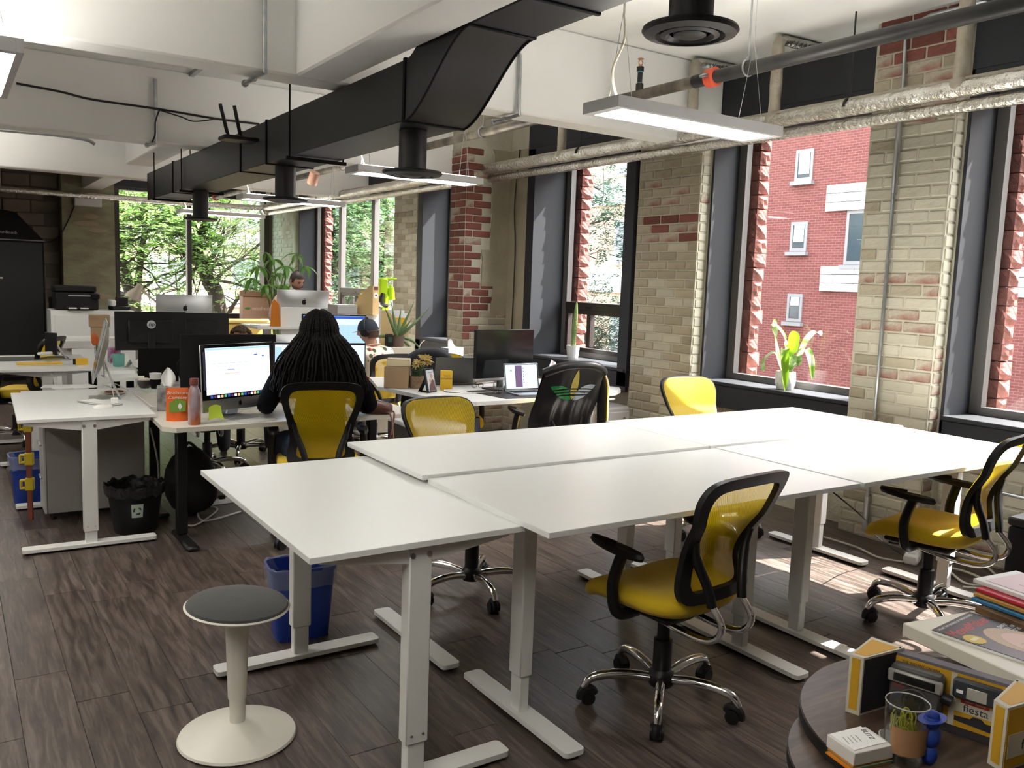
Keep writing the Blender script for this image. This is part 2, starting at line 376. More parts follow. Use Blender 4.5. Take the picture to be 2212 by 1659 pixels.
while zz > 1.24:
    ed = .31 if 1.98 < zz < 2.75 else .21 if 1.55 < zz < 1.98 else .34
    pts += [(4.482+ed+r3.uniform(-.012,.012), zz), (4.482+ed+r3.uniform(-.012,.012), zz-.075)]; zz -= .0755
pts += [(5.02,1.24),(5.02,2.95)]
pl.prism(pts, lambda u, v, w: (u, 7.75-w, v), .014)
obj('plaster_patch', pl, plm, pier_b, flat=True)
brickface(pier_b, (5.018, 7.40), (0,1), .345, 0, 2.9, lambda s, z, k: PB2 if rnd.random() < .3 else None); 
obj('plaster_patch', MB().box(5.008, 5.021, 7.41, 7.745, .95, 2.95, .006), plm, pier_b)
pier_a = struct('brick_pier', MB().box(5.02, XW+.02, 9.895, 10.556, 0, H), MORT)
brickface(pier_a, (5.018, 9.895), (0,1), .661, .5, 2.95, lambda s, z, k: (PB if rnd.random() < .45 else PB2 if rnd.random() < .8 else None))
GRNP = mat('green_paint_mortar', (.40,.47,.36), .8, noise=(1.8,(.27,.25,.17),.14), bump=(12,.5))
pier_e = struct('brick_pier', MB().box(5.01, XW+.02, 14.56, YF+.02, 0, H), GRNP)
brickface(pier_e, (5.008, 14.56), (0,1), 1.13, .7, 2.95, lambda s, z, k: GB if rnd.random() < (.9 if s > .5 else .25) else None)
brickface(wall_r, (XW+.048, 1.32), (0,1), 1.607, 0, .72, lambda s, z, k: PB if rnd.random() < .85 else RB2)
brickface(wall_r, (XW+.048, 3.528), (0,1), 1.44, .38, .68, lambda s, z, k: PB2)
# --- windows: black lined reveal, frame, panes
LIN = mat('black_liner_board', (.020,.022,.027), .55, noise=(2,(.026,.028,.034),.4), spec=.3); FRM = mat('dark_bronze_frame', (.028,.018,.016), .4); MUL = mat('grey_metal_frame', (.16,.15,.145), .45, .3)
GLASSX = 5.47
def window(name, a, b, front, split=None, mulls=(), top=2.93, sill=.865, railz=(1.335, 1.415), sub=None):
    w = bpy.data.objects.new(name, None); COL.objects.link(w); w['kind'] = 'structure'
    t = .022 if front > 5.05 else .13
    obj('jamb', MB().box(front, 5.46, b-t, b, sill-.16, top, .003), LIN, w); obj('jamb', MB().box(front, 5.46, a, a+t, sill-.16, top, .003), LIN, w)
    obj('window_sill', MB().box(front-.012, 5.46, a+t*.2, b-t*.2, sill-.03, sill, .006), LIN, w)
    obj('sill_panel', MB().box(front, front+.03, a+.002, b-.002, .66, sill-.03, .003), LIN, w)
    obj('header_panel', MB().box(front, 5.46, a+.002, b-.002, top-.08, top, .003).box(front, front+.03, a+.002, b-.002, top, H-.005), LIN, w)
    g0, g1 = a+t, b-t; zt = top-.08
    fr = MB().box(5.40, 5.46, g0, g0+.045, sill, zt).box(5.40, 5.46, g1-.075, g1, sill, zt).box(5.40, 5.46, g0+.0455, g1-.0755, sill, sill+.05).box(5.40, 5.46, g0+.0455, g1-.0755, zt-.05, zt)
    obj('frame', fr, MUL, w)
    ed = [g0+.045]+[m for m in mulls]+[g1-.075]
    for m in mulls: obj('mullion', MB().box(5.385, 5.47, m-.055, m+.055, sill+.05, zt-.05, .006), MUL, w)
    for i in range(len(ed)-1):
        p0 = ed[i]+(.055 if i else 0); p1 = ed[i+1]-(.055 if i < len(ed)-2 else 0)
        if split is not None and i == split:
            obj('rail', MB().box(5.385, 5.47, p0, p1, railz[0], railz[1], .006), FRM, w)
            ob = MB(); zb = sill+.05
            rim(ob, 5.395, 5.45, p0+.001, p1-.001, zb+.001, railz[0]-.001, .045, .04)
            mid = sub if sub else (p0+p1)/2
            obj('sliding_sash', ob, FRM, w); obj('meeting_stile', MB().box(5.39, 5.45, mid-.03, mid+.03, zb+.05, railz[0]-.035, .005), FRM, w)
            obj('pane', MB().box(5.425, 5.429, p0, p1, zb, railz[0]), GLASS, w); obj('pane', MB().box(5.425, 5.429, p0, p1, railz[1], zt-.05), GLASS, w)
            obj('latch', MB().box(5.38, 5.395, mid-.05, mid+.05, railz[0]+.02, railz[0]+.035, .003), BLK, w)
        else: obj('pane', MB().box(5.425, 5.429, p0, p1, sill+.05, zt-.05), GLASS, w)
    return w
window('window_1', 1.32, 2.927, 5.115); window('window_2', 3.528, 4.968, 5.115)
window('window_3', 5.735, 7.396, 4.995, split=0, sub=6.80); window('window_4', 8.075, 9.875, 5.02, split=0); window('window_5', 10.576, 14.50, 5.10, split=1, mulls=(12.07, 13.36))
# rock-faced red stone on the outer reveals
STONE = mat('red_sandstone', (.30,.12,.10), .9, noise=(9,(.21,.08,.065),.25), rand=.2, bump=(22,.8))
def quoin(n, y, depth_=.125, x0=5.50):
    t = struct('trim_%d' % n, MB().box(x0+.01, x0+depth_-.01, y+.02, y+.30, -.5, 3.4), STONE)
    z = .74; vs = []
    for k in range(3):
        bm = bmesh.new(); bmesh.ops.create_cube(bm, size=1); bmesh.ops.subdivide_edges(bm, edges=bm.edges[:], cuts=2, use_grid_fill=True)
        rr = random.Random(k+5)
        for v in bm.verts:
            c = v.co
            edge = sum(abs(abs(q)-.5) < .01 for q in c)
            c.x *= depth_*.98; c.y *= .10; c.z *= .105
            if edge < 2: c += Vector((rr.uniform(-.012,.012), rr.uniform(-.028,.004), rr.uniform(-.008,.008)))
        m = MB(); bm.verts.index_update(); m.add([v.co[:] for v in bm.verts], [[v.index for v in f.verts] for f in bm.faces]); bm.free()
        o = obj('stone_block', m, STONE, t, flat=True); vs.append(o)
    first = True; i = 0
    while z < 3.1:
        s = (1+rnd.uniform(-.12,.22), 1, rnd.uniform(.95,1.12))
        loc = (x0+depth_/2*s[0], y, z+.055)
        if i < 3: vs[i].location = loc; vs[i].scale = s
        else: inst(vs[i % 3], t, loc, None, s)
        z += .116; i += 1
quoin(1, 2.84); quoin(2, 4.87); quoin(3, 7.19); quoin(4, 9.77); quoin(5, 14.36)
# --- far wall
FB = mat('far_wall_block', (.20,.175,.145), .9, noise=(3,(.14,.12,.10),.3), rand=.12, bump=(18,.4))
FPM = mat('patched_green_plaster', (.30,.315,.20), .85, noise=(3.2,(.245,.225,.155),.10,(1,1,2.2)), bump=(10,.6))
far = struct('wall_far', MB().box(-4.8, 1.60, 15.95, 16.2, 0, H).box(2.39, 5.7, YF, 16.0, 0, .78).box(2.39, 5.7, YF, 16.0, 2.98, H).box(4.96, 5.7, YF, 16.0, .7, H), mat('far_wall_mortar', (.15,.13,.11), .95))
obj('pier', MB().box(1.60, 2.39, YF-.02, 16.1, 0, H, .01), FPM, far)
obj('patch', MB().ball((1.95, YF-.02, 2.30), (.20,.012,.05)).ball((2.02, YF-.02, 2.42), (.12,.01,.05)).ball((2.12, YF-.02, 2.20), (.16,.012,.045)).ball((2.10, YF-.02, 1.12), (.22,.012,.06)), mat('bare_plaster_patch', (.36,.30,.215), .9, bump=(20,.4)), far)
bb = None; z = .1; k = 0
while z < 3.1:
    x = 1.58-(.2 if k % 2 else 0)
    while x > -1.1:
        x0 = max(x-.385, -1.2)
        m = MB().box(-.19, .19, -.03, .02, -.096, .096, .008)
        if bb is None: bb = obj('concrete_block', m, FB, far, flat=True); bb.location = (x0+.19, 15.945, z)
        else: inst(bb, far, (x0+.19, 15.945+rnd.uniform(-.004,.004), z))
        x -= .395
    z += .203; k += 1
w6 = bpy.data.objects.new('window_6', None); COL.objects.link(w6); w6['kind'] = 'structure'
obj('frame', MB().box(2.39, 2.45, YF-.03, 15.95, .78, 2.98).box(4.87, 4.96, YF-.03, 15.95, .78, 2.98).box(2.4505, 4.8695, YF+.05, 15.95, .78, .86).box(2.4505, 4.8695, YF+.05, 15.95, 2.90, 2.98), FRM, w6)
obj('mullion', MB().box(3.555, 3.63, YF+.08, 15.92, .86, 2.90, .006), FRM, w6)
obj('window_sill', MB().box(2.40, 4.955, YF-.10, YF+.10, .74, .775, .006), LIN, w6); obj('header_panel', MB().box(2.39, 4.99, YF-.035, YF, 2.94, H-.003), LIN, w6)
for a, b in ((2.45, 3.555), (3.63, 4.87)): obj('pane', MB().box(a, b, 15.855, 15.859, .86, 2.90), GLASS, w6)
# ------------------------------------------------------------------ the street outside
GZ = -4.2
struct('street_ground', MB().box(5.7, 70, -30, 75, GZ-.3, GZ).box(-30, 5.7, 16.3, 75, GZ-.3, GZ), mat('street_asphalt', (.20,.19,.18), .9, noise=(.4,(.27,.26,.25),.3)))
def brickwall(name, c1, c2, cm, course=.10, rough=.9):
    m = bpy.data.materials.new(name); m.use_nodes = True; nt = m.node_tree; b = nt.nodes['Principled BSDF']; b.inputs['Roughness'].default_value = rough
    tc = nt.nodes.new('ShaderNodeTexCoord'); sp = nt.nodes.new('ShaderNodeSeparateXYZ'); nt.links.new(tc.outputs['Object'], sp.inputs[0])
    ad = nt.nodes.new('ShaderNodeMath'); ad.operation = 'ADD'; nt.links.new(sp.outputs[0], ad.inputs[0]); nt.links.new(sp.outputs[1], ad.inputs[1])
    cb = nt.nodes.new('ShaderNodeCombineXYZ'); nt.links.new(ad.outputs[0], cb.inputs[0]); nt.links.new(sp.outputs[2], cb.inputs[1])
    br = nt.nodes.new('ShaderNodeTexBrick'); br.inputs['Scale'].default_value = 1; br.inputs['Brick Width'].default_value = course*2.9; br.inputs['Row Height'].default_value = course; br.inputs['Mortar Size'].default_value = course*.085
    br.inputs['Color1'].default_value = (*c1, 1); br.inputs['Color2'].default_value = (*c2, 1); br.inputs['Mortar'].default_value = (*cm, 1)
    nt.links.new(cb.outputs[0], br.inputs[0]); nt.links.new(br.outputs[0], b.inputs['Base Color']); return m
RBW = brickwall('red_building_brick', (.20,.055,.046), (.155,.040,.034), (.27,.14,.125), .06)
CRW = brickwall('cream_building_brick', (.60,.44,.31), (.54,.38,.26), (.64,.53,.42))
PALE = mat('pale_stone', (.62,.58,.56), .8, noise=(1.2,(.66,.62,.59),.3), rand=.06); WFR = mat('grey_window_frame', (.26,.25,.25), .5); WGL = mat('window_pane_dark', (.05,.065,.08), .08); BLIND = mat('white_blind', (.62,.66,.70), .6)
XB = 17.5
rb = thing('brick_building', 'red brick building with pale stone bands across the street outside the near windows', 'building', (XB, 8, GZ))
obj('wall', MB().box(0, 9, -22, 4.6, 0, 13.2), RBW, rb); obj('downpipe', MB().cyl((-.06, 1.05, 0), (-.06, 1.05, 13), .035), WFR, rb)
def bandof(y0, y1, z0, z1, rows, L=.9):
    hh = (z1-z0)/rows
    for k in range(rows):
        y = y0-(L/2 if k % 2 else 0)
        while y < y1:
            a, b = max(y, y0)+.008, min(y+L, y1)-.008
            if b-a > .05:
                o = obj('stone_panel', MB().box(-.09, .04, a, b, z0+k*hh+.008, z0+(k+1)*hh-.008), PALE, rb, flat=True)
            y += L
def pb(px, py): p = at(px, py, x=XB); return p.y-8, p.z-GZ
yd = pb(1772, 500)[0]
rb.children[1].location = (0, yd-1.05, 0)
for ztop, zbot in ((pb(1820, 398)[1], pb(1820, 456)[1]), (pb(1800, 575)[1], pb(1800, 630)[1])): bandof(-21, yd-.15, zbot, ztop, 3, 1.1)
bandof(yd+.1, 4.6, pb(1660, 768)[1], pb(1660, 713)[1], 3, 1.0)
def bwin(x0, y0, x1, y1, blind=0):
    a = pb(x0, y0); b = pb(x1, y1); ya, yb_ = max(a[0], b[0]), min(a[0], b[0]); zt, zb = a[1], b[1]; xm = 0
    f = obj('window', rim(MB(), -.03, .10, yb_, ya, zb, zt, .07, .08).box(-.12, 0, yb_-.06, ya+.06, zb-.10, zb-.01), WFR, rb)
    obj('pane', MB().box(-.012, .0, yb_+.08, ya-.08, zb+.09, zt-.08), WGL, f)
    if blind: obj('blind', MB().box(-.02, -.013, yb_+.1, ya-.1, zb+.09+(zt-zb)*(1-blind), zt-.08), BLIND, f)
    if ya-yb_ > .9: obj('glazing_bar', MB().box(-.04, .0, yb_+.06, ya-.06, (zt+zb)/2-.05, (zt+zb)/2+.03), WFR, f)
bwin(1722, 325, 1755, 389, .9); bwin(1711, 480, 1742, 543, .8); bwin(1703, 634, 1731, 696, .55)
bwin(1832, 455, 1884, 572); bwin(2164, 430, 2200, 570); bwin(2141, 645, 2178, 782, .9); bwin(2188, 130, 2290, 355, .9)
# second building farther up the street, cream brick, seen over the small tree
cb_ = thing('apartment_building', 'sunlit cream brick apartment building up the street behind the small tree', 'building', (19.5, 27, GZ))
obj('wall', MB().box(0, 10, -9.5, 24, 0, 15), CRW, cb_)
PAL2 = mat('pale_band', (.80,.74,.68), .8)
for z in (2.6, 5.6, 8.6, 11.6): obj('floor_band', MB().box(-.12, .05, -9.5, 24, z, z+.75), PAL2, cb_)
for z in (3.8, 6.8, 9.8, 12.8):
    for y in range(-8, 24, 3):
        f = obj('window', MB().box(-.05, .1, y, y+1.3, z-.25, z+1.3), mat('white_window_frame', (.75,.74,.72), .6), cb_); obj('pane', MB().box(-.06, -.04, y+.1, y+.62, z-.15, z+1.2).box(-.06, -.04, y+.7, y+1.2, z-.15, z+1.2), mat('window_pane_pale', (.25,.27,.30), .15), f)
yb = thing('apartment_building', 'pale yellow building far behind the trees outside the far window', 'building', (2, 44, GZ))
obj('wall', MB().box(-24, 16, 0, 8, 0, 17), brickwall('yellow_building_brick', (.50,.42,.27), (.46,.38,.24), (.52,.46,.36)), yb)
for z in (2, 5, 8, 11, 14):
    obj('floor_band', MB().box(-24, 16, -.15, .1, z-.9, z-.2), PAL2, yb)
    for x in range(-22, 15, 4):
        f = obj('window', MB().box(x, x+2, -.08, .1, z, z+1.5), MATS['white_window_frame'], yb); obj('pane', MB().box(x+.1, x+.95, -.1, -.07, z+.1, z+1.4).box(x+1.05, x+1.9, -.1, -.07, z+.1, z+1.4), MATS['window_pane_pale'], f)
# trees
BARK = mat('tree_bark', (.085,.062,.05), .95, noise=(5,(.05,.038,.03),.2,(1,1,.3)), bump=(16,.8))
LEAF = [mat('tree_leaf', (.22,.36,.10), .6, trans=.5), mat('dark_tree_leaf', (.11,.21,.085), .6, trans=.45), mat('blue_green_leaf', (.055,.12,.075), .6, trans=.45)]
def tree(label, limbs, nleaf, lm, spread=.75, size=.105, twigs=13, seed=1, cat='tree', grow=1.0):
    """limbs: [(points, r0, r1)] in world; twigs and leaf sprays grow from them"""
    r = random.Random(seed); base = Vector(limbs[0][0][0]); t = thing('tree', label, cat, base)
    tr = MB(); ends = []
    for pts, r0, r1 in limbs:
        P = [Vector(p)-base for p in pts]; P = smooth_path(P, 5); n = len(P)
        tr.tube(P, [r0+(r1-r0)*i/(n-1) for i in range(n)], 8)
        for k in range(int(twigs*max(1, n/12))):
            i = r.randint(int(n*.3), n-1); o = P[i]
            d = Vector((r.gauss(0,1), r.gauss(0,1), r.gauss(.25,.55))).normalized(); L = r.uniform(.7, 1.9)*grow
            q = [o]; dd = d.copy()
            for s in range(4):
                dd = (dd+Vector((r.gauss(0,.28), r.gauss(0,.28), r.gauss(.02,.2)))).normalized(); q.append(q[-1]+dd*L/4)
            rr = max(.008, (r0+(r1-r0)*i/(n-1))*.32); tr.tube(q, [rr*(1-.2*s) for s in range(5)], 5)
            ends += q[2:]
            for m in range(2):
                dd2 = (dd+Vector((r.gauss(0,.7), r.gauss(0,.7), r.gauss(0,.5)))).normalized(); e = q[3]+dd2*r.uniform(.4,.9)*grow
                tr.tube([q[3], q[3].lerp(e,.5)+Vector((0,0,.05)), e], [rr*.4, rr*.3, rr*.15], 4); ends += [q[3].lerp(e,.5), e]
    obj('trunk', tr, BARK, t)
    lv = []; lf = []
    for k in range(nleaf//7):
        c = r.choice(ends)+Vector((r.gauss(0,1), r.gauss(0,1), r.gauss(0,.8)))*spread*.42
        d = Vector((r.gauss(0,1), r.gauss(0,1), r.gauss(-.15,.35))).normalized(); sd = d.cross(Vector((0,0,1))).normalized(); nn = sd.cross(d)
        for j in range(7):
            s_ = size*r.uniform(.7,1.25); p = c+d*(j//2)*size*.55; sg = 1 if j % 2 else -1
            a = (sd*sg*.9+d*.45+nn*r.uniform(-.25,.25)).normalized(); b_ = a.cross(nn).normalized()*s_*.22
            o = len(lv); lv += [tuple(p), tuple(p+a*s_*.5+b_), tuple(p+a*s_), tuple(p+a*s_*.5-b_)]; lf.append((o, o+1, o+2, o+3))
    m = MB(); m.v = lv; m.f = lf
    me = bpy.data.meshes.new('foliage'); me.from_pydata(lv, [], lf); me.materials.append(lm)
    o = bpy.data.objects.new('foliage', me); COL.objects.link(o); o.parent = t; o['kind'] = 'stuff'
    return t
def A(px, py, y): return at(px, py, y=y)
def B(px, py, d): return at(px, py, d=d)
y0 = 20.5
def P_(*l, d=y0): return [A(px, py, d) for px, py in l]
t1 = A(300, 760, y0); t2 = A(500, 760, y0+.6)
tree('honey locust tree with a forked trunk, behind the left pane of the far window', [([Vector((t1.x+.1, y0, GZ))]+P_((292,700),(283,640),(268,580),(258,530),(262,470),(262,380)), .17, .06), (P_((264,535),(290,505),(305,470),(312,400)), .07, .03), (P_((296,650),(300,590),(312,500),(314,440),(335,390)), .09, .03), (P_((258,540),(235,470),(220,400)), .06, .02)], 18000, LEAF[0], seed=2)
tree('honey locust tree with a leaning trunk, behind the right pane of the far window', [([Vector((t2.x+.3, y0+.6, GZ))]+P_((475,680),(452,610),(432,560),(425,530),(447,480),(458,430),(480,380), d=y0+.6), .21, .06), (P_((428,540),(412,500),(400,450),(388,420), d=y0+.6), .10, .04), (P_((440,570),(462,550),(480,520),(505,490),(560,430), d=y0+.6), .06, .02), (P_((455,620),(480,590),(520,560),(562,525), d=y0+.3), .05, .02), (P_((488,690),(510,650),(540,620),(575,600), d=y0+.8), .06, .02)], 18000, LEAF[0], seed=5)
def Q(*l, d=17): return [B(px, py, d) for px, py in l]
b3 = B(690, 900, 19); b4 = B(860, 900, 21)
tree('bushy dark green tree outside the tall window beside the corner column', [([Vector((b3.x, b3.y, GZ))]+Q((700,720),(708,600),(715,500),(720,420), d=19), .15, .05), (Q((715,520),(695,470),(690,400), d=19), .06, .03), (Q((705,620),(735,560),(750,480), d=18.6), .06, .02)], 20000, LEAF[1], seed=8, spread=.9)
tree('tree with a thick slanting bough outside the middle panes of the tall window', [([Vector((b4.x, b4.y, GZ))]+Q((870,700),(850,620),(835,570),(800,590),(760,610), d=20), .15, .06), (Q((835,570),(838,500),(830,430),(820,360), d=20), .10, .04), (Q((800,590),(785,520),(770,450), d=20), .05, .02)], 20000, LEAF[1], seed=9, spread=.9)
b5 = B(1215, 800, 21)
tree('slender young tree in front of the cream building', [([Vector((b5.x-.6, b5.y, GZ))]+Q((1205,700),(1212,600),(1225,500),(1240,420),(1250,350), d=21), .09, .03), (Q((1215,520),(1250,490),(1290,480),(1320,470), d=20.6), .04, .015), (Q((1222,570),(1255,550),(1290,560), d=20.8), .03, .012), (Q((1235,430),(1270,400),(1310,420), d=21.2), .03, .012)], 9000, LEAF[2], seed=12, twigs=6, spread=.7)
b6 = B(1270, 760, 24)
tree('round green shrub at street level below the slender tree', [([Vector((b6.x, b6.y, GZ)), B(1265, 740, 24), B(1262, 700, 24)], .08, .03), ([B(1265,760,24), B(1225,720,24)], .05, .02), ([B(1265,760,24), B(1310,720,24)], .05, .02), ([B(1265,760,24), B(1340,735,24)], .05, .02)], 9000, LEAF[2], seed=15, cat='shrub', spread=.9)
# ------------------------------------------------------------------ overhead services
DUCT = mat('black_duct_metal', (.016,.016,.017), .48, .2, noise=(2,(.022,.022,.023),.4), bump=(3,.06))
duct = thing('air_duct', 'long black rectangular air duct with an S-bend running under the ceiling', 'duct', (2.145, 0, 2.38))
def duct_seg(y0, y1):
    return obj('duct_section', MB().box(-.172, .172, y0+.004, y1-.004, 0, .30, .004), DUCT, duct)
for a, b in ((4.06, 6.30), (6.30, 6.95), (6.95, 9.35), (9.35, 10.70)): duct_seg(a, b)
for y in (4.06, 6.30, 6.95, 9.35): obj('duct_flange', MB().box(-.18, .18, y-.012, y+.012, -.008, .308, .003), BLKM, duct)
for a, b in ((-2.8, 1.2), (1.2, 2.95), (2.95, 3.42)): obj('duct_section', MB().box(-.172, .172, a+.004, b-.004, .33, .63, .004), DUCT, duct)
for y in (1.2, 2.95, 3.42): obj('duct_flange', MB().box(-.18, .18, y-.012, y+.012, .322, .638, .003), BLKM, duct)
sb = MB(); n = 18
def sz(t): return .33*(1-(3*t*t-2*t*t*t))
vs = []; fs = []
for i in range(n+1):
    t = i/n; y = 3.42+.64*t; z = sz(t)
    dz = .33*(-(6*t-6*t*t)); ln = math.hypot(.64, dz); ny, nz = -dz/ln, .64/ln
    for x, o in ((-.172,0),(.172,0),(.172,.30),(-.172,.30)): vs.append((x, y+ny*o*(.6 if 0 < i < n else 0), z+(nz if 0 < i < n else 1)*o))
for i in range(n):
    for j in range(4): fs.append((i*4+j, i*4+(j+1) % 4, (i+1)*4+(j+1) % 4, (i+1)*4+j))
obj('duct_bend', sb.add(vs, fs), DUCT, duct, sharp=50)
for x in (-.172, .172): obj('bend_seam', MB().tube([(x, 3.42+.64*i/n, sz(i/n)-.002) for i in range(n+1)], .006, 6), BLKM, duct)
for y in (5.75, 8.9, 10.2):
    for x in (-.19, .19): obj('hanger_rod', MB().cyl((x, y, -.01), (x, y, H-2.38), .006, n=6), BLKM, duct)
    obj('hanger_rail', MB().box(-.21, .21, y-.015, y+.015, -.03, -.008), BLKM, duct)
def diffuser(y, z, ztop, label):
    t = thing('duct_diffuser', label, 'air diffuser', (2.135, y, z), 0, 'round black diffusers under the duct')
    h = ztop-z
    obj('neck', MB().lathe([(.075,.03),(.075,h-.004)], 28), DUCT, t)
    obj('collar', MB().lathe([(.078,.035),(.16,.022),(.163,.014),(.155,.004),(.118,-.004),(.110,.010),(.08,.03)], 36, caps=False), BLK, t)
    obj('vent_ring', MB().lathe([(.102,.012),(.100,.0),(.082,-.006),(.068,.006)], 32, caps=False), BLK, t)
    obj('vent_cone', MB().lathe([(.058,.010),(.055,.0),(.035,-.008),(.0,-.004)], 28), BLK, t)
    return t
diffuser(2.214, 2.434, 2.71, 'large round black ceiling diffuser hanging alone near the top right')
diffuser(4.279, 2.14, 2.38, 'round black diffuser under the duct just beyond its S-bend')
diffuser(6.367, 2.125, 2.38, 'round black diffuser in the middle of the straight duct')
diffuser(8.911, 2.09, 2.38, 'round black diffuser near the far end of the duct')
# sprinkler pipe
IRON = mat('black_iron_pipe', (.012,.012,.012), .45, 0, noise=(9,(.03,.028,.026),.18), spec=.35); ORNG = mat('red_coupling', (.50,.07,.03), .5); COP = mat('copper', (.52,.22,.09), .35, 1); TAPE = mat('blue_tape', (.10,.35,.42), .6)
SX, SZ = 3.97, 2.875
sp_ = thing('sprinkler_pipe', 'black sprinkler pipe running the length of the room beside the windows', 'pipe', (SX, 0, SZ))
obj('pipe', MB().cyl((0,-3,0), (0,4.05,0), .040, n=18), IRON, sp_); obj('pipe', MB().cyl((0,4.05,0), (0,15.6,0), .036, n=18), mat('grimy_iron_pipe', (.045,.04,.036), .5, .4, noise=(6,(.20,.17,.13),.16)), sp_)
for y in (3.90, 15.5):
    c = obj('coupling', MB().tube([(0,y-.035,0),(0,y-.03,0),(0,y+.03,0),(0,y+.035,0)], [.042,.058,.058,.042], 18), ORNG, sp_)
    obj('bolt', MB().cyl((-.075,y-.03,.0), (-.075,y+.03,.0), .009, n=8).cyl((.075,y-.03,0), (.075,y+.03,0), .009, n=8).box(-.08,.08,y-.012,y+.012,-.012,.012), STEEL, c)
for y in (3.62, 6.6, 9.8, 13): 
    hgr = obj('hanger', MB().tube([(.046*math.cos(a), y, .046*math.sin(a)+.006) for a in [2*PI*k/20 for k in range(20)]], .006, 6, closed=True), GALV, sp_)
    obj('hanger_rod', MB().cyl((0,y,.05), (0,y,H-SZ), .006, n=6).box(-.012,.012,y-.012,y+.012,.045,.07), GALV, hgr)
for y in (4.57, 8.0):
    hd = obj('sprinkler_head', MB().cyl((0,y,.03), (0,y,.075), .026).cyl((0,y,.07), (0,y,.16), .017).cyl((0,y,.155), (0,y,.185), .024), IRON, sp_)
    obj('tape', MB().cyl((0,y,.070),(0,y,.080),.0185).cyl((0,y,.148),(0,y,.157),.0185), TAPE, hd)
    obj('deflector', MB().cyl((0,y,.185),(0,y,.20),.012).tube([(-.012,y,.2),(-.018,y,.215),(-.006,y,.235)], .003, 6).tube([(.012,y,.2),(.018,y,.215),(.006,y,.235)], .003, 6).lathe([(.0,.236),(.022,.236),(.020,.240),(0,.240)], 12, (0,y,0)), COP, hd)
# foil wrapped heating pipes
FOIL = mat('foil_pipe_wrap', (.80,.79,.75), .24, 1, noise=(8,(.55,.52,.45),.22), bump=(40,.7)); FOILD = mat('dusty_foil_wrap', (.46,.42,.34), .55, .25, noise=(10,(.33,.29,.22),.25), bump=(22,.7))
def crinkle(path, r, n=14, amp=.07, step=.05, seed=1):
    P = [Vector(p) for p in path]; out = []; rr = []; g = random.Random(seed)
    for i in range(len(P)-1):
        k = max(2, int((P[i+1]-P[i]).length/step))
        for j in range(k): out.append(P[i].lerp(P[i+1], j/k)); rr.append(r*(1+g.uniform(-amp, amp)))
    out.append(P[-1]); rr.append(r); return MB().tube(out, rr, n)
PX, PZ = 4.70, 2.70
hp = thing('heating_pipe', 'pair of foil wrapped heating pipes with risers along the window wall', 'pipe', (PX, 0, PZ))
obj('upper_pipe', crinkle([(0,-3,.03),(0,15.05,.03)], .050, seed=2), FOIL, hp); obj('lower_pipe', crinkle([(.06,-3,-.055),(.06,15.02,-.055)], .036, seed=3), FOIL, hp)
obj('dust_layer', MB().tube([(0,-3,.066),(0,15,.066)], .026, 8), FOILD, hp)
obj('end_run', crinkle([(0,15.08,.03),(-.3,15.1,.02),(-6.2,15.1,-.01)], .045, seed=4), FOIL, hp); obj('elbow_wrap', MB().ball((.01,15.06,.0), (.085,.08,.10)), FOIL, hp)
def riser(y, x1=.42, up=.53):
    rs = obj('riser', crinkle([(0,y,.04),(0,y,up),(.015,y,up+.02)], .040, amp=.05, seed=int(y*10)), FOILD, hp)
    if x1: obj('riser_elbow', crinkle([(0,y,up),(.05,y,up+.03),(x1,y-.02,up+.03)], .036, amp=.09, step=.03, seed=int(y*7)), FOIL, rs)
    obj('collar', MB().ball((0,y,.05), (.06,.06,.045)), FOILD, rs)
for y in (2.75, 4.03, 4.80, 6.43, 8.22, 12.5, 14.9): riser(y)
obj('riser', crinkle([(-4.0,15.1,.02),(-4.0,15.1,.58)], .05, seed=9), FOILD, hp)
for y in (3.45, 6.15, 9.0, 12.0):
    st = obj('pipe_clamp', MB().tube([(.055*math.cos(a), y, .03+.055*math.sin(a)) for a in [PI*k/12 for k in range(13)]], .008, 6), IRON, hp)
    obj('hanger_rod', MB().cyl((0,y,.085),(0,y,H-PZ),.006,n=6), IRON, st)
# pendant lamps
LED = mat('lamp_diffuser', (1,1,1), .5, emit=(1,.985,.96), es=PEND)
LEDW = mat('warm_lamp_diffuser', (1,1,1), .5, emit=(1,.96,.88), es=PEND*1.25)
UPL = mat('lamp_uplight', (1,1,1), .5, emit=(1,.96,.88), es=8.0)
def pendant(cx, cy, z, L, W, label, rz=0, led=LED, cord=True):
    t = thing('pendant_light', label, 'pendant light', (cx, cy, z), rz, 'slim white pendant lights')
    obj('housing', MB().box(-L/2, L/2, -W/2, -W/2+.028, 0, .055).box(-L/2, L/2, W/2-.028, W/2, 0, .055).box(-L/2, -L/2+.05, -W/2+.0285, W/2-.0285, 0, .055).box(L/2-.05, L/2, -W/2+.0285, W/2-.0285, 0, .055).box(-L/2+.0505, L/2-.0505, -W/2+.0285, W/2-.0285, .040, .054), mat('lamp_housing', (.72,.72,.73), .4), t)
    obj('diffuser', MB().box(-L/2+.05, L/2-.05, -W/2+.028, W/2-.028, .010, .03), led, t)
    obj('uplight', MB().box(-L/2+.06, L/2-.06, -W/2+.03, W/2-.03, .0585, .062), UPL, t)
    for sx in (-1, 1):
        p = (sx*(L/2-.12), 0, .5)
        obj('suspension_wire', MB().cyl((p[0]-.0, -W*.33, .055), p, .0015, n=5).cyl((p[0], W*.33, .055), p, .0015, n=5).cyl(p, (p[0], 0, H-z), .0015, n=5), STEEL, t)
    if cord: obj('power_cord', MB().tube(smooth_path([(-L/2+.13,.02,.056),(-L/2+.09,.03,.20),(-L/2+.14,.01,.36),(-L/2+.125,.004,.5),(-L/2+.125,.004,H-z)], 6), .006, 6), mat('cream_cord', (.62,.57,.42), .5), t)
    return t
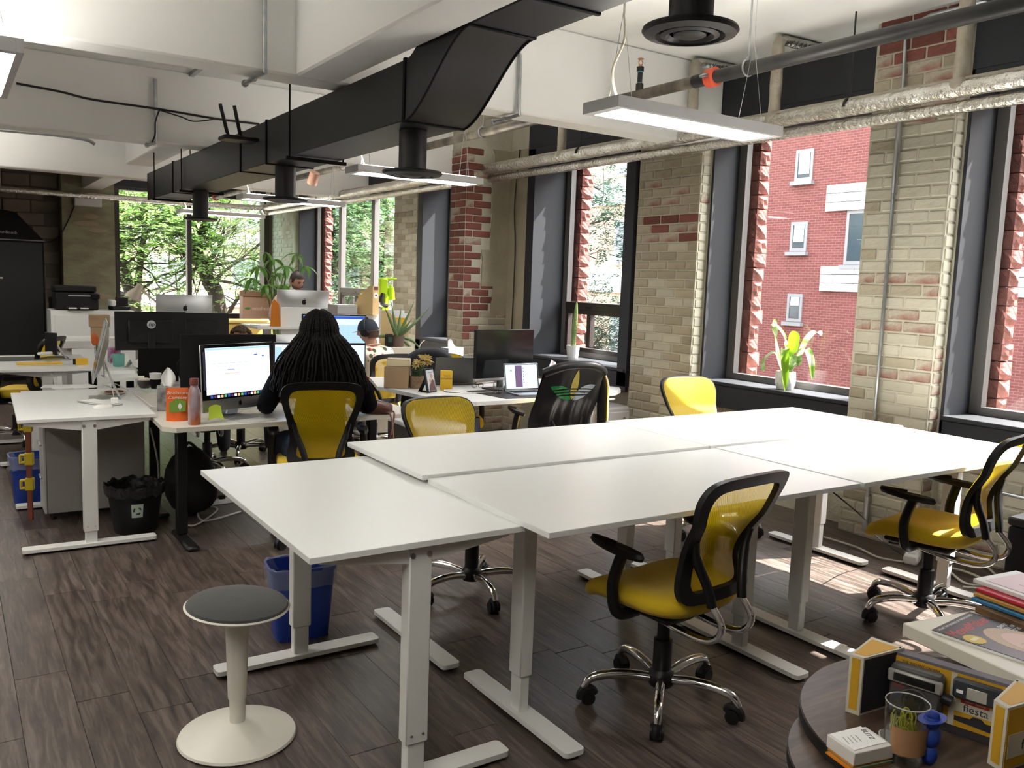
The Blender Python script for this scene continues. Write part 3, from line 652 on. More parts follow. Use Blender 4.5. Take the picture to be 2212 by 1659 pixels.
pendant(3.24, 3.34, 2.42, 1.16, .27, 'nearest slim white pendant light, hanging in front of the right-hand windows')
pendant(3.34, 6.62, 2.42, 1.16, .27, 'slim white pendant light crossing behind the diffuser past the S-bend')
pendant(3.42, 9.95, 2.42, 1.22, .27, 'slim white pendant light, third from the camera in the row by the windows')
pendant(3.45, 13.15, 2.42, 1.22, .27, 'farthest slim white pendant light, in front of the far window')
pendant(.155, 4.62, 2.42, 1.15, .28, 'slim white pendant light cut by the left edge of the picture', PI/2, LEDW)
for i, (x, y) in enumerate(((-1.6, 4.6), (-1.6, 1.2), (-1.6, 8.2), (.2, 10.6), (.2, 1.0), (-3.2, 6.5))): pendant(x, y, 2.42, 1.15, .28, ['unseen pendant light added for fill over the far left desks', 'unseen pendant light added for fill left of the camera', 'unseen pendant light added for fill near the tall black cabinet', 'unseen pendant light added for fill over the middle aisle, far end', 'unseen pendant light added for fill straight above the camera', 'unseen pendant light added for fill by the left wall'][i], PI/2, LEDW, False)  # unseen lamps, added to fill the left side of the room with light
# conduits and small devices under the ceiling
def conduit(label, pts, r=.011, m=GALV, fit=True, name='conduit'):
    P = [Vector(p) for p in pts]; t = thing(name, label, name, P[0])
    obj('tube', MB().tube([p-P[0] for p in P], r, 10), m, t)
    if fit:
        obj('coupling', MB().cyl(P[-2]-P[0]+(P[-1]-P[-2])*.1, P[-2]-P[0]+(P[-1]-P[-2])*.25, r*1.5, n=10), STEEL, t); obj('coupling', MB().cyl(P[-1]-P[0]-(P[-1]-P[-2])*.08, P[-1]-P[0], r*1.6, n=10), STEEL, t)
    return t
c0 = at(570, 150, y=4.88)
conduit('galvanised conduit stub dropping down the face of the white beam', [(c0.x, 4.865, H-.001), (c0.x, 4.865, 2.74), (c0.x, 4.855, 2.685), (c0.x-.02, 4.98, 2.675), (c0.x-.025, 5.16, 2.672)], .013)
c1 = at(1120, 220, y=4.88)
conduit('galvanised conduit on the beam right of the duct bend', [(c1.x-.16, 4.875, 3.14), (c1.x-.04, 4.875, 3.12), (c1.x, 4.875, 3.06), (c1.x, 4.875, 2.74), (c1.x, 4.86, 2.685), (c1.x-.02, 4.98, 2.675), (c1.x-.03, 5.14, 2.672)], .012)
conduit('galvanised conduit running down the painted brick pier by the nearest window', [(4.99, 2.2, 3.27), (4.98, 3.14, 3.26), (4.975, 3.26, 3.22), (4.972, 3.283, 3.14), (4.985, 3.283, 2.95), (4.985, 3.285, .05)], .0115, GALV)
c2 = at(335, 240, y=8.03)
conduit('short conduit on the second beam with a dangling black cable', [(c2.x, 8.02, 3.2), (c2.x, 8.02, 2.73), (c2.x, 8.0, 2.67), (c2.x-.06, 8.1, 2.65)], .014)
CABLE = mat('black_cable', (.012,.012,.014), .6); CABW = mat('white_cable', (.62,.61,.58), .5)
def cable(label, pts, r=.004, m=CABLE, n=6, name='cable', sm=6):
    P = smooth_path(pts, sm); return solo(name, MB().tube([p-P[0] for p in P], r, n), m, label, 'cable', loc=P[0])
cable('bundle of dark cables along the second ceiling beam', [at(35,180,y=8.0), at(130,198,y=8.0), at(200,215,y=8.0), at(345,236,y=8.0), at(470,257,y=8.0), at(560,268,y=8.0)], .010)
cable('thin dark cable drooping under the second ceiling beam', [at(345,238,y=7.95), at(390,252,y=7.9), at(420,262,y=7.9), at(470,256,y=7.95)], .006)
cable('black cable hanging from the beam beside the short conduit', [at(345,236,y=7.95), at(336,262,y=7.93), at(335,290,y=7.93), at(328,308,y=7.93)], .007)
cable('grey surface conduit along the rear ceiling beyond the second beam', [at(0,281,y=10.2), at(120,292,y=10.2), at(185,302,y=10.2), at(205,312,y=10.2)], .018, GALV)
jb = at(372, 186, z=3.25)
t = thing('junction_box', 'galvanised junction box with a black device under the ceiling', 'electrical box', jb)
obj('box', MB().box(-.20,.0,-.05,.05,-.03,.05,.004).box(.0,.16,-.05,.05,-.02,.05,.01), GALV, t); obj('device', MB().box(-.10,-.01,-.04,.04,-.19,-.05,.008), BLK, t)
obj('wire', MB().tube(smooth_path([(.0,0,-.03),(.05,.0,-.1),(.03,0,-.2),(-.05,0,-.22),(-.12,0,-.30)], 6), .006, 6), BLK, t)
obj('ceiling_rail', MB().box(.05,.09,-1.3,-.05,.02,.05), GALV, t)
rt = at(497, 297, y=6.55)
t = thing('wireless_router', 'black wireless router with two antennas beside the duct', 'router', (1.835, 6.5, 2.54), .0)
obj('body', MB().box(-.13,.12,-.09,.09,0,.03,.008), BLK, t)
for x, dx in ((-.09,-.06), (.0,-.05)): obj('antenna', MB().tube([(x,-.05,.03),(x+dx*.2,-.05,.05),(x+dx,-.05,.24)], [.008,.014,.013], 8), BLK, t)
cable('dark cable running down the plastered pier between the windows', [(4.99,7.55,2.95),(4.98,7.6,2.4),(4.985,7.57,2.0),(4.98,7.56,1.6),(4.985,7.58,1.1)], .007)
p = at(190, 437, y=15.60)
solo('emergency_light', MB().box(-.20,.20,-.06,.06,-.07,.07,.01), mat('pale_grey_plastic', (.62,.64,.66), .5), 'pale grey emergency light box on the green plastered pier', 'emergency light', loc=(p.x, 15.615, p.z))
cable('black cable looping down the far wall above the tall black cabinet', [at(168,415,y=15.66), at(158,452,y=15.66), at(135,500,y=15.66), at(115,520,y=15.85), at(92,524,y=15.85)], .010)
sp2 = at(178, 352, y=15.2)
solo('spotlight', MB().cyl((-.13,0,0),(.13,0,0),.045,n=14).cyl((-.05,0,.04),(-.05,0,3.29-sp2.z),.012,n=8), BLK, 'small black spotlight under the ceiling by the far pier', 'light', loc=sp2)
# ------------------------------------------------------------------ desks
def desk_leg(t, fx, D, h, m, bolts=False, outer_bottom=None, bx=0):
    ob_ = h-.66 if outer_bottom is None else outer_bottom
    l = obj('leg', MB().box(fx-.027, fx+.027, -.0385, .0385, ob_, h-.022, .004), m, t)
    obj('inner_column', MB().box(fx-.021, fx+.021, -.031, .031, .02, ob_+.02, .004), m, l)
    if bolts:
        for y in (-.02, .02): obj('bolt', MB().cyl((fx+bx*.027, y, ob_+.03), (fx+bx*.030, y, ob_+.03), .004, n=8), STEEL, l)
    pts = []
    for sx, sy in ((-1,-1),(1,-1),(1,1),(-1,1)):
        for k in range(4):
            a = (math.atan2(sy, sx) if False else {(-1,-1):PI,(1,-1):1.5*PI,(1,1):0,(-1,1):.5*PI}[(sx,sy)])+k*PI/6
            pts.append((fx+sx*(.041-.018)+.018*math.cos(a), sy*(.345-.018)+.018*math.sin(a)))
    f = obj('foot', MB().prism(pts, lambda u, v, w: (u, v, .014+w), .018), m, t)
    obj('foot_pad', MB().cyl((fx,-.29,0),(fx,-.29,.014),.022,n=12).cyl((fx,.29,0),(fx,.29,.014),.022,n=12).box(fx-.03,fx+.03,-.33,.33,.006,.014), BLK, f)
    br = [(-.32,h-.020),(.32,h-.020),(.32,h-.036),(.05,h-.075),(-.05,h-.075),(-.32,h-.036)]
    k_ = obj('bracket', MB().prism(br, lambda u, v, w: (fx-.022+w, u, v), .044), m, t)
    for y in (-.028, .028): obj('bolt', MB().cyl((fx+bx*.022,y,h-.052),(fx+bx*.030,y,h-.052),.009,n=10), STEEL, k_)
def desk(label, cx, cy, L, D, h, rz, inset, group, bolts=False, bx=-1, top=None, metal=None, legs=None):
    metal = metal or WMET
    t = thing('standing_desk', label, 'desk', (cx, cy, 0), rz, group)
    obj('desktop', MB().box(-L/2, L/2, -D/2, D/2, h-.020, h, .0015), top or WHITE, t)
    lg = legs or (-L/2+inset, L/2-inset)
    for s, fx in zip((-1, 1), lg): desk_leg(t, fx, D, h, metal, bolts, None, s)
    obj('crossbar', MB().box(lg[0], lg[1], -.03, .03, h-.075, h-.035, .004), metal, t)
    return t
G1 = 'white standing desks pushed together'
desk('white standing desk nearest the camera, its end facing left, beside the grey stool', 1.18, 2.83, 1.22, .725, .805, PI/2, .10, G1, True, legs=(-.555,.48))
desk('white desk at the front middle of the pushed-together group', 2.30, 2.465, 1.555, .80, .825, 0, .19, G1)
desk('white desk at the back middle of the pushed-together group', 2.275, 3.24, 1.545, .74, .838, 0, .17, G1)
desk('white desk at the back right of the group, its corner by the window sill', 3.845, 3.26, 1.585, .79, .838, 0, .18, G1)
desk('sunlit white desk at the front right of the group, under the nearest window', 3.865, 2.455, 1.56, .81, .828, 0, .17, G1)
desk('white standing desk at the left holding a computer seen edge-on', .665, 5.82, 1.16, .70, .757, PI/2-.03, .10, 'white standing desks at the left', True, legs=(-.545,.48))
# ------------------------------------------------------------------ task chairs
OUT = smooth_path([(0,1.005),(.15,.998),(.213,.972),(.230,.915),(.217,.85),(.197,.775),(.181,.70),(.176,.635),(.188,.575),(.192,.53),(.170,.495),(.085,.486),(0,.485)], 4)
OUT2 = [(p.x, .485+(p.y-.485)*.93) for p in OUT]; FULL = OUT2+[(-x, z) for x, z in OUT2[-2:0:-1]]
INN = smooth_path([(0,.958),(.13,.952),(.172,.933),(.184,.895),(.176,.84),(.152,.765),(.132,.70),(.126,.635),(.134,.59),(.138,.555),(.122,.532),(.07,.527),(0,.527)], 4)
INN2 = [(p.x, .485+(p.y-.485)*.93) for p in INN]; FULLI = INN2+[(-x, z) for x, z in INN2[-2:0:-1]]
def back_y(x, z):
    t = (z-.485)/.484
    return -.225-.045*t-.15*max(0,t-.25)**1.6+.035*math.sin(PI*min(1,t*1.6))*1.0+.42*x*x
def make_chair(label, loc, rz, group):
    t = thing('task_chair', label, 'chair', loc, rz, group)
    m = MB(); nF = len(FULL); vs = []
    for ring, dy in ((FULL,0),(FULLI,0),(FULLI,-.024),(FULL,-.024)):
        for x, z in ring: vs.append((x, back_y(x, z)+dy, z))
    fs = []
    for a, b in ((0,1),(1,2),(2,3),(3,0)):
        for i in range(nF): fs.append((a*nF+i, a*nF+(i+1) % nF, b*nF+(i+1) % nF, b*nF+i))
    fr = obj('backrest_frame', m.add(vs, fs), BLK, t, sharp=60)
    for s in (-1, 1):
        obj('strut', MB().tube(smooth_path([(s*.155,back_y(.155,.715)-.02,.725),(s*.135,back_y(.135,.65)-.04,.65),(s*.10,back_y(.10,.56)-.06,.56),(s*.085,back_y(.1,.5)-.062,.485)], 4), [.014]*4+[.018]*9, 10), BLK, t)
        obj('back_tube', MB().tube(smooth_path([(s*.085,back_y(.1,.5)-.062,.49),(s*.085,-.325,.43),(s*.085,-.30,.375),(s*.085,-.22,.352),(s*.085,-.05,.365),(s*.085,.05,.385)], 5), .0125, 12), CHROME, t)
    # mesh: inset copy of the outline filled by rows
    hw = {}
    def half(z):
        best = 0
        for i in range(len(OUT2)-1):
            (x0,z0),(x1,z1) = OUT2[i], OUT2[i+1]
            if (z0-z)*(z1-z) <= 0 and abs(z0-z1) > 1e-6: best = max(best, x0+(x1-x0)*(z-z0)/(z1-z0))
        return best
    zs = [.500+(.961-.500)*i/26 for i in range(27)]
    hh = [max(.02, half(z)-.010) for z in zs]
    obj('mesh_back', MB().surf(lambda u, v: ((2*u-1)*hh[round(v*26)], back_y((2*u-1)*hh[round(v*26)], zs[round(v*26)])+.006, zs[round(v*26)]), 13, 27), YMESH, t, sharp=80)
    # seat: soft slab with a falling front edge
    def seat_pt(u, v):
        a = 2*PI*u; e = .42
        c, s_ = math.cos(a), math.sin(a)
        X = .245*math.copysign(abs(c)**e, c)*(1-.10*max(0,-s_)); Y = .235*math.copysign(abs(s_)**e, s_)
        lay = [(.0,-.03),(.55,-.035),(.93,-.03),(1.0,-.005),(.985,.018),(.93,.033),(.75,.040),(.35,.034),(.0,.031)]
        k = round(v*8); r, dz = lay[k]
        x, y = X*r, Y*r+.02
        return (x, y, .452+dz-.055*max(0,(y-.10)/.155)**2+.012*(x/.24)**2)
    obj('seat', MB().surf(seat_pt, 40, 9, True), YEL, t, sharp=70)
    obj('seat_pan', MB().box(-.16,.16,-.15,.16,.385,.412,.01).box(-.06,.06,-.10,.10,.35,.39,.01), BLK, t)
    obj('tilt_lever', MB().cyl((.05,.06,.372),(.24,.07,.368),.007,n=8).cyl((.21,.07,.369),(.25,.07,.367),.014,n=10), BLK, t)
    obj('tension_knob', MB().cyl((0,.09,.36),(0,.19,.35),.02,n=12), BLK, t)
    for s in (-1, 1):
        arm = obj('armrest', MB().tube(smooth_path([(s*.15,.01,.395),(s*.235,.01,.40),(s*.268,.015,.44),(s*.272,.02,.52),(s*.268,.0,.60),(s*.262,-.01,.635)], 5), [.022]*26, 10), BLK, t)
        obj('arm_pad', MB().surf(lambda u, v, s=s: (s*.262+[0,.026,.034,.028,0][round(v*4)]*math.cos(2*PI*u)*1.0, .02+[0,.125,.132,.125,0][round(v*4)]*math.sin(2*PI*u), .632+[0,.002,.014,.028,.031][round(v*4)]+.012*math.sin(2*PI*u)*(1 if math.sin(2*PI*u) > 0 else .4)), 20, 5, True), BLK, arm)
    obj('gas_column', MB().lathe([(.024,.365),(.024,.255),(.036,.252),(.036,.135),(.050,.12),(.054,.085),(.045,.07),(.0,.07)][::-1], 20), BLK, t)
    leg0 = None
    for k in range(5):
        a = math.radians(3+72*k); pth = smooth_path([(.035,0,.098),(.12,0,.112),(.21,0,.113),(.275,0,.098),(.303,0,.062)], 4)
        M_ = Matrix.Rotation(a, 4, 'Z')
        if leg0 is None:
            leg0 = obj('leg', MB().tube(pth, [.019,.019,.019,.019,.019,.019,.019,.019,.018,.018,.018,.017,.016,.016,.015,.014,.013], 12), CHROME, t); l = leg0
            c = MB()
            c.cyl((.285,-.024,.027),(.285,-.007,.027),.027,n=16).cyl((.285,.007,.027),(.285,.024,.027),.027,n=16).cyl((.30,0,.03),(.30,0,.068),.008,n=8)
            c.tube([(.285+.026*math.cos(q), 0, .028+.030*math.sin(q)) for q in [PI*i/10 for i in range(-1,10)]], .018, 8)
            cast0 = obj('caster', c, BLK, leg0)
        else:
            l = inst(leg0, t); cc = inst(cast0, l)
        l.rotation_euler = (0, 0, a)
    return t
CG = 'yellow mesh task chairs'
chA = make_chair('yellow mesh task chair nearest the camera, pulled out from the white desks', (2.25, 2.29, 0), .10, CG)
dup(chA, (3.99, 2.275, 0), .16, 'yellow mesh task chair in sunlight at the right edge, by the nearest window', CG).scale = (1,1,1.02)
dup(chA, (2.20, 3.64, 0), math.radians(187), 'empty yellow mesh task chair facing the camera behind the back middle desk', CG)
dup(chA, (4.12, 3.80, 0), math.radians(176), 'empty yellow mesh task chair facing the camera, lit by sun beside the brick pier', CG).scale = (1,1,1.035)
dup(chA, (1.84, 4.86, 0), math.radians(-17), 'yellow mesh task chair that the woman with long braids sits in', CG).scale = (1,1,1.035)
dup(chA, (3.66, 5.02, 0), math.radians(-8), 'yellow task chair with a black track jacket hung over its back', CG).scale = (1,1,1.035)
dup(chA, (3.31, 7.32, 0), math.radians(6), 'yellow mesh task chair of the person in cap and headphones', CG)
# ------------------------------------------------------------------ helpers for things standing on surfaces
def face_cam(p): return -math.atan2(p[0], p[1])
def mpp(p): return depth(p)/FPX
def pix_box(name, label, cat, x0, x1, yt, yb, z, dep, m, rz=None, group=None, r=.003):
    p = at((x0+x1)/2, yb, z=z); k = mpp(p); w = (x1-x0)*k; h = (yb-yt)*k; rz = face_cam(p) if rz is None else rz
    t = thing(name, label, cat, p, rz, group); t['w'] = w; t['h'] = h
    obj('body', MB().box(-w/2, w/2, 0, dep, 0, h, r), m, t); return t, w, h
def emis(name, col, s): return mat(name, (.02,.02,.02), .25, emit=col, es=s)
SCRW = emis('screen_pale_blue', (.56,.70,.92), .62); SCRB2 = emis('screen_light_blue', (.40,.60,.85), .55); SCRD = emis('screen_dark', (.03,.03,.05), .3); SCRN = emis('screen_navy', (.02,.06,.33), .7); SCRX = emis('screen_white', (.72,.80,.95), .75); SCRP = emis('screen_purple', (.10,.03,.13), .5); SCRT = emis('screen_grey_text', (.35,.45,.62), .5); SCRO = emis('screen_orange', (.85,.40,.20), .6); SCRG = emis('screen_green', (.10,.45,.18), .5)
APPLE = [(0,.62),(.16,.70),(.34,.72),(.50,.62),(.56,.52),(.42,.38),(.40,.18),(.46,.04),(.60,-.06),(.50,-.36),(.34,-.60),(.20,-.68),(.02,-.60),(-.14,-.67),(-.30,-.66),(-.48,-.42),(-.58,-.12),(-.58,.22),(-.46,.52),(-.26,.68),(-.10,.68)]
def applelogo(parent, M, s, m):
    b = MB(M); b.prism([(x*s, y*s) for x, y in APPLE], lambda u, v, w: (u, v, w), .0008)
    b.prism([(x*s, y*s) for x, y in ((.02,.76),(.04,.95),(.20,1.12),(.32,1.16),(.30,.98),(.16,.82))], lambda u, v, w: (u, v, w), .0008)
    o = obj('logo', b, m, parent, flat=True); return o
def quadpanel(name, parent, M, x0, x1, y0, y1, m, t=.0006): return obj(name, MB(M).box(x0, x1, y0, y1, 0, t), m, parent, flat=True)
FRONT = lambda o: frame(o, (1,0,0), (0,0,1))     # a face looking towards local -Y
BACK = lambda o: frame(o, (-1,0,0), (0,0,1))     # a face looking towards local +Y
def imac(label, loc, rz, w=.528, group='silver all-in-one computers', content=None, tilt=.06, z0=.115, lv=.58):
    t = thing('desktop_computer', label, 'computer', loc, rz, group); k = w/.528
    hh = .318*k; chin = .068*k
    def shell(u, v):
        x = (2*u-1)*w/2; z = z0+v*(hh+chin); b = max(0, 1-(abs(2*u-1))**2.6)*max(0, 1-(abs(2*v-1))**2.6)
        return (x, .005+.036*b, z)
    TM = Matrix.Translation((0,.02,z0+hh*.5)) @ Matrix.Rotation(-tilt,4,'X') @ Matrix.Translation((0,-.02,-z0-hh*.5))
    b = MB(TM).surf(shell, 17, 13); b.box(-w/2, w/2, -.004, .0055, z0, z0+hh+chin, .002)
    obj('display_shell', b, ALU, t)
    obj('screen', MB(TM).box(-w/2+.001, w/2-.001, -.0055, -.0038, z0+chin, z0+hh+chin-.001), SCRB, t)
    obj('stand', MB().tube([(0,.032,z0+.15),(0,.075,.10),(0,.115,.014)], [.006,.006,.006], 4).prism([(-.095*k,-.06),(.095*k,-.06),(.095*k,.125),(-.095*k,.125)], lambda u, v, w_: (u, v, w_), .006).box(-.085*k,.085*k,.028,.036,.14,.26,.002).add([(-.085*k,.036,.2),(.085*k,.036,.2),(.085*k,.12,.006),(-.085*k,.12,.006),(-.085*k,.042,.2),(.085*k,.042,.2),(.085*k,.126,.006),(-.085*k,.126,.006)], [(0,1,2,3),(7,6,5,4),(0,4,5,1),(1,5,6,2),(2,6,7,3),(3,7,4,0)]), ALU, t)
    applelogo(t, TM @ BACK((0,.0415,z0+(hh+chin)*lv)), .036*k, BLK); applelogo(t, TM @ FRONT((0,-.0046,z0+chin*.5)), .019*k, BLK)
    if content: content(t, w, z0+chin, hh, TM)
    return t
def monitor(label, loc, rz, w=.56, h=.33, z0=.12, content=None, foot=True, chin=None, m=None, group='black monitors'):
    t = thing('monitor', label, 'monitor', loc, rz, group); m = m or BLK
    obj('housing', MB().box(-w/2, w/2, 0, .028, z0, z0+h, .004).box(-w*.32, w*.32, .02, .055, z0+h*.18, z0+h*.8, .012), m, t)
    obj('screen', MB().box(-w/2+.008, w/2-.008, -.0015, .002, z0+(.02 if chin is None else .002), z0+h-.008), SCRB, t)
    if chin: obj('chin', MB().box(-w/2, w/2, -.003, .026, z0-chin, z0, .003), ALU, t)
    obj('stand', MB().box(-.03, .03, .045, .065, .01, z0+h*.5, .005), m, t)
    if foot: obj('stand_foot', MB().box(-.12, .12, -.05, .14, 0, .012, .005), m, t)
    if content: content(t, w, z0+.02, h-.028)
    return t
# --- screens
def scr_browser(t, w, z0, h, TM):
    M = TM @ FRONT((0,-.0062,z0))
    quadpanel('screen_image', t, M, -w/2+.03, w/2-.03, .03, h-.02, SCRX); M2 = TM @ FRONT((0,-.0070,z0))
    quadpanel('menu_bar', t, M2, -w/2+.03, w/2-.03, h-.034, h-.022, SCRB2)
    for i, (a, b, c, d) in enumerate(((.02,.30,.205,.2075),(.02,.22,.19,.192),(.12,.17,.165,.172),(.10,.20,.145,.149))): quadpanel('text_line', t, M2, -w/2+.06+a, -w/2+.06+b, c*h/.318, d*h/.318, SCRO if i == 3 else SCRT)
    quadpanel('button', t, M2, w/2-.15, w/2-.125, h-.075, h-.068, SCRN); quadpanel('button', t, M2, w/2-.09, w/2-.075, h-.085, h-.078, SCRN)
    for i in range(17): quadpanel('dock_icon', t, M2, -w/2+.055+i*.024, -w/2+.071+i*.024, .010, .024, [SCRN, SCRO, SCRP, SCRG, SCRX][i*7 % 5])
    quadpanel('side_strip', t, M2, -w/2+.012, -w/2+.03, .06, h-.04, SCRD)
def scr_sheet(t, w, z0, h):
    M = FRONT((0,-.0022,z0)); quadpanel('screen_image', t, M, -w/2+.012, w/2-.012, .002, h-.004, SCRB2); M2 = FRONT((0,-.0030,z0))
    quadpanel('title_bar', t, M2, -w/2+.012, w/2-.012, h-.030, h-.006, SCRN); quadpanel('toolbar', t, M2, -w/2+.012, w/2-.012, h-.085, h-.034, SCRW)
    for i in range(9): quadpanel('grid_line', t, M2, -w/2+.02, w/2-.02, .02+i*.022, .0212+i*.022, SCRT)
    for i in range(10): quadpanel('grid_line', t, M2, -w/2+.03+i*w/10.5, -w/2+.0312+i*w/10.5, .01, h-.10, SCRT)
def scr_email(t, w, z0, h):
    M = FRONT((0,-.0022,z0)); quadpanel('screen_image', t, M, -w/2+.008, w/2-.008, .002, h-.004, SCRW); M2 = FRONT((0,-.0030,z0))
    quadpanel('side_panel', t, M2, -w/2+.01, -w/2+.05, .0, h-.02, SCRB2)
    for x in (-w/2+.06, w/2-.16):
        quadpanel('dark_banner', t, M2, x, x+.085, h-.075, h-.06, SCRD); quadpanel('dark_banner', t, M2, x, x+.085, h-.125, h-.095, SCRD)
    quadpanel('menu_bar', t, M2, -w/2+.01, w/2-.01, h-.016, h-.006, SCRX)
# --- left desk
zL = .757
p = at(236, 868, z=zL)
def blank(t, w, z0, h): pass
imac('silver all-in-one computer seen edge-on on the left white desk', (.80, 6.0, zL), math.radians(-97), .528, tilt=.23)
k0 = at(216, 872, z=zL)
t = thing('keyboard', 'slim white keyboard lying on the left white desk', 'keyboard', k0, math.radians(-62))
obj('body', MB().box(-.14, .14, -.057, .057, .002, .010, .003), ALU, t)
km = None
for r_ in range(5):
    for c_ in range(13):
        if km is None: km = obj('key', MB().box(-.0085, .0085, -.0085, .0085, 0, .0045, .001), mat('white_key', (.80,.80,.78), .5), t); km.location = (-.125, -.043, .0095)
        else: inst(km, t, (-.125+c_*.0208, -.043+r_*.0215, .0095))
p = at(222, 881, z=zL)
solo('computer_mouse', MB().surf(lambda u, v: (.057*math.cos(2*PI*u)*[0,.98,1,.8,.4,0][round(v*5)], .030*math.sin(2*PI*u)*[0,.98,1,.8,.4,0][round(v*5)], [0,0,.008,.018,.022,.023][round(v*5)]), 18, 6, True), mat('white_gloss_plastic', (.80,.79,.76), .2), 'low white computer mouse in front of the keyboard on the left desk', 'mouse', loc=p, rz=.1)
pix_box('power_adapter', 'square white power adapter beside the keyboard on the left desk', 'charger', 240, 255, 859, 874, zL, .03, mat('white_gloss_plastic', (.80,.79,.76), .2), r=.006)
p = at(247, 851, z=zL)
t = thing('snack_plate', 'small plate with brown biscuits behind the keyboard', 'plate', p)
obj('dish', MB().lathe([(0,.002),(.05,.002),(.085,.014),(.083,.017),(.05,.006),(0,.005)], 24), mat('cream_ceramic', (.68,.62,.5), .4), t); obj('biscuit', MB().ball((-.03,0,.014), (.03,.025,.010)), mat('brown_biscuit', (.16,.055,.03), .8), t); obj('biscuit', MB().ball((.03,.01,.014), (.03,.025,.010)), MATS['brown_biscuit'], t)
cable('white charging cable looping from the edge-on computer', [at(222,830,z=.80), at(245,828,z=.84), at(290,850,z=.79), at(330,880,z=.76), at(318,868,z=.745)], .0035, CABW)
cable('thin white cable looping round the small adapter', [at(247,862,z=.775), at(240,838,z=.83), at(222,832,z=.82)], .003, CABW)
# things standing round the left desk
GREY = mat('grey_cabinet_metal', (.36,.345,.33), .5); LGREY = mat('light_grey_metal', (.55,.55,.56), .45)
t = thing('drawer_cabinet', 'grey metal cabinet on castors under the left white desk', 'cabinet', (.77, 6.10, 0))
obj('body', MB().box(-.285,.285,-.165,.135,.045,.66,.006), GREY, t); obj('front_edge', MB().box(-.297,-.2855,-.165,.135,.05,.655), LGREY, t)
for x in (-.24,.24):
    for y in (-.12,.12): obj('castor', MB().cyl((x-.012,y,.024),(x+.012,y,.024),.024,n=14).box(x-.01,x+.01,y-.015,y+.015,.03,.05), BLK, t)
for z in (.25, .46): obj('handle', MB().box(-.312,-.297,-.06,.06,z,z+.012,.003), STEEL, t)
p = at(302, 1157, z=0)
t = thing('waste_bin', 'black waste bin with a liner and a recycling sticker, beside the left desk', 'bin', (p.x, p.y+.13, 0))
obj('bucket', MB().lathe([(.0,.002),(.118,.0),(.125,.02),(.158,.275),(.164,.29),(.158,.293),(.150,.275),(.118,.02),(0,.012)], 32), BLK, t)
def liner(u, v): a = 2*PI*u; j = math.sin(a*9)*.004+math.sin(a*17+2)*.003; r = [.140,.152,.168,.170,.166][round(v*4)]+j; return (r*math.cos(a), r*math.sin(a), [.22,.292,.300,.265,.235][round(v*4)]+j*2)
obj('bin_liner', MB().surf(liner, 64, 5, True), mat('black_bin_bag', (.014,.014,.015), .25, bump=(30,.6)), t)
st = obj('sticker', MB().surf(lambda u, v: ((.143+.02*v)*math.sin(.25+(u-.5)*.42-.35), -(.143+.02*v)*math.cos(.25+(u-.5)*.42-.35), .115+.085*v), 6, 3), mat('pale_green_sticker', (.50,.62,.54), .6), t)
def rec(a0): return [(math.cos(a0+a)*r, math.sin(a0+a)*r) for a, r in ((.2,.024),(.9,.026),(1.4,.024),(1.4,.014),(.9,.016),(.2,.014))]
lm = frame((.155*math.sin(-.10), -.1575*math.cos(-.10), .160), (math.cos(-.1), math.sin(-.1), 0), (0,.13,1))
b = MB(lm)
for q in range(3): b.prism(rec(q*2.09), lambda u, v, w: (u, v, w), .002)
obj('recycling_mark', b, DARKP, t, flat=True)
def waste_basket(label, cx, cy, rz, w=.285, d=.20, h=.325):
    t = thing('waste_basket', label, 'bin', (cx, cy, 0), rz, 'blue recycling baskets')
    def rr(u, w_, d_): a = 2*PI*u; c, s = math.cos(a), math.sin(a); e = .38; return (w_/2*math.copysign(abs(c)**e, c), d_/2*math.copysign(abs(s)**e, s))
    lay = [(.80,.0),(.82,.012),(.97,h-.03),(1.0,h-.02),(1.03,h-.012),(1.03,h),(.97,h),(.95,h-.03),(.79,.02),(.4,.014)]
    obj('basket', MB().surf(lambda u, v: (*rr(u, w*lay[round(v*9)][0], d*lay[round(v*9)][0]), lay[round(v*9)][1]), 48, 10, True).box(-w*.38,w*.38,-d*.38,d*.38,.004,.012), BLUEP, t)
    lin = [(.93,h-.05),(.98,h+.004),(1.045,h+.006),(1.05,h-.03),(1.02,h-.085)]
    obj('bin_liner', MB().surf(lambda u, v: (*rr(u, w*lin[round(v*4)][0]+.004*math.sin(40*u), d*lin[round(v*4)][0]+.004*math.sin(31*u)), lin[round(v*4)][1]+.003*math.sin(57*u)), 64, 5, True), clearbag, t)
    return t
clearbag = mat('clear_bin_bag', (.55,.60,.72), .25, alpha=.28, bump=(25,.5))
waste_basket('blue recycling basket with a clear liner, behind the grey stool', 1.27, 3.56, -.12)
p = at(70, 1092, z=0); waste_basket('blue recycling basket with a clear liner, behind the grey cabinet at the left', p.x+.02, p.y+.12, .05)
bp = at(90, 1045, z=.2)
t = thing('bar_clamp', 'yellow handled bar clamp with a red bar leaning by the grey cabinet', 'clamp', (.405, 6.02, 0), -.3)
obj('bar', MB().box(-.02,.008,-.012,.012,0,.66,.002), mat('rusty_red_bar', (.24,.06,.03), .6), t)
YTOY = mat('yellow_plastic', (.66,.50,.03), .4)
for z in (.20,.36,.57): obj('handle', MB().box(-.055,-.02,-.016,.016,z,z+.012,.003).box(-.055,-.02,-.016,.016,z+.048,z+.06,.003).box(-.06,-.048,-.016,.016,z,z+.06,.003).box(-.03,.02,-.02,.02,z-.01,z+.07,.005), YTOY, t)
obj('top_jaw', MB().box(-.07,.02,-.02,.02,.65,.69,.004), ORNG, t)
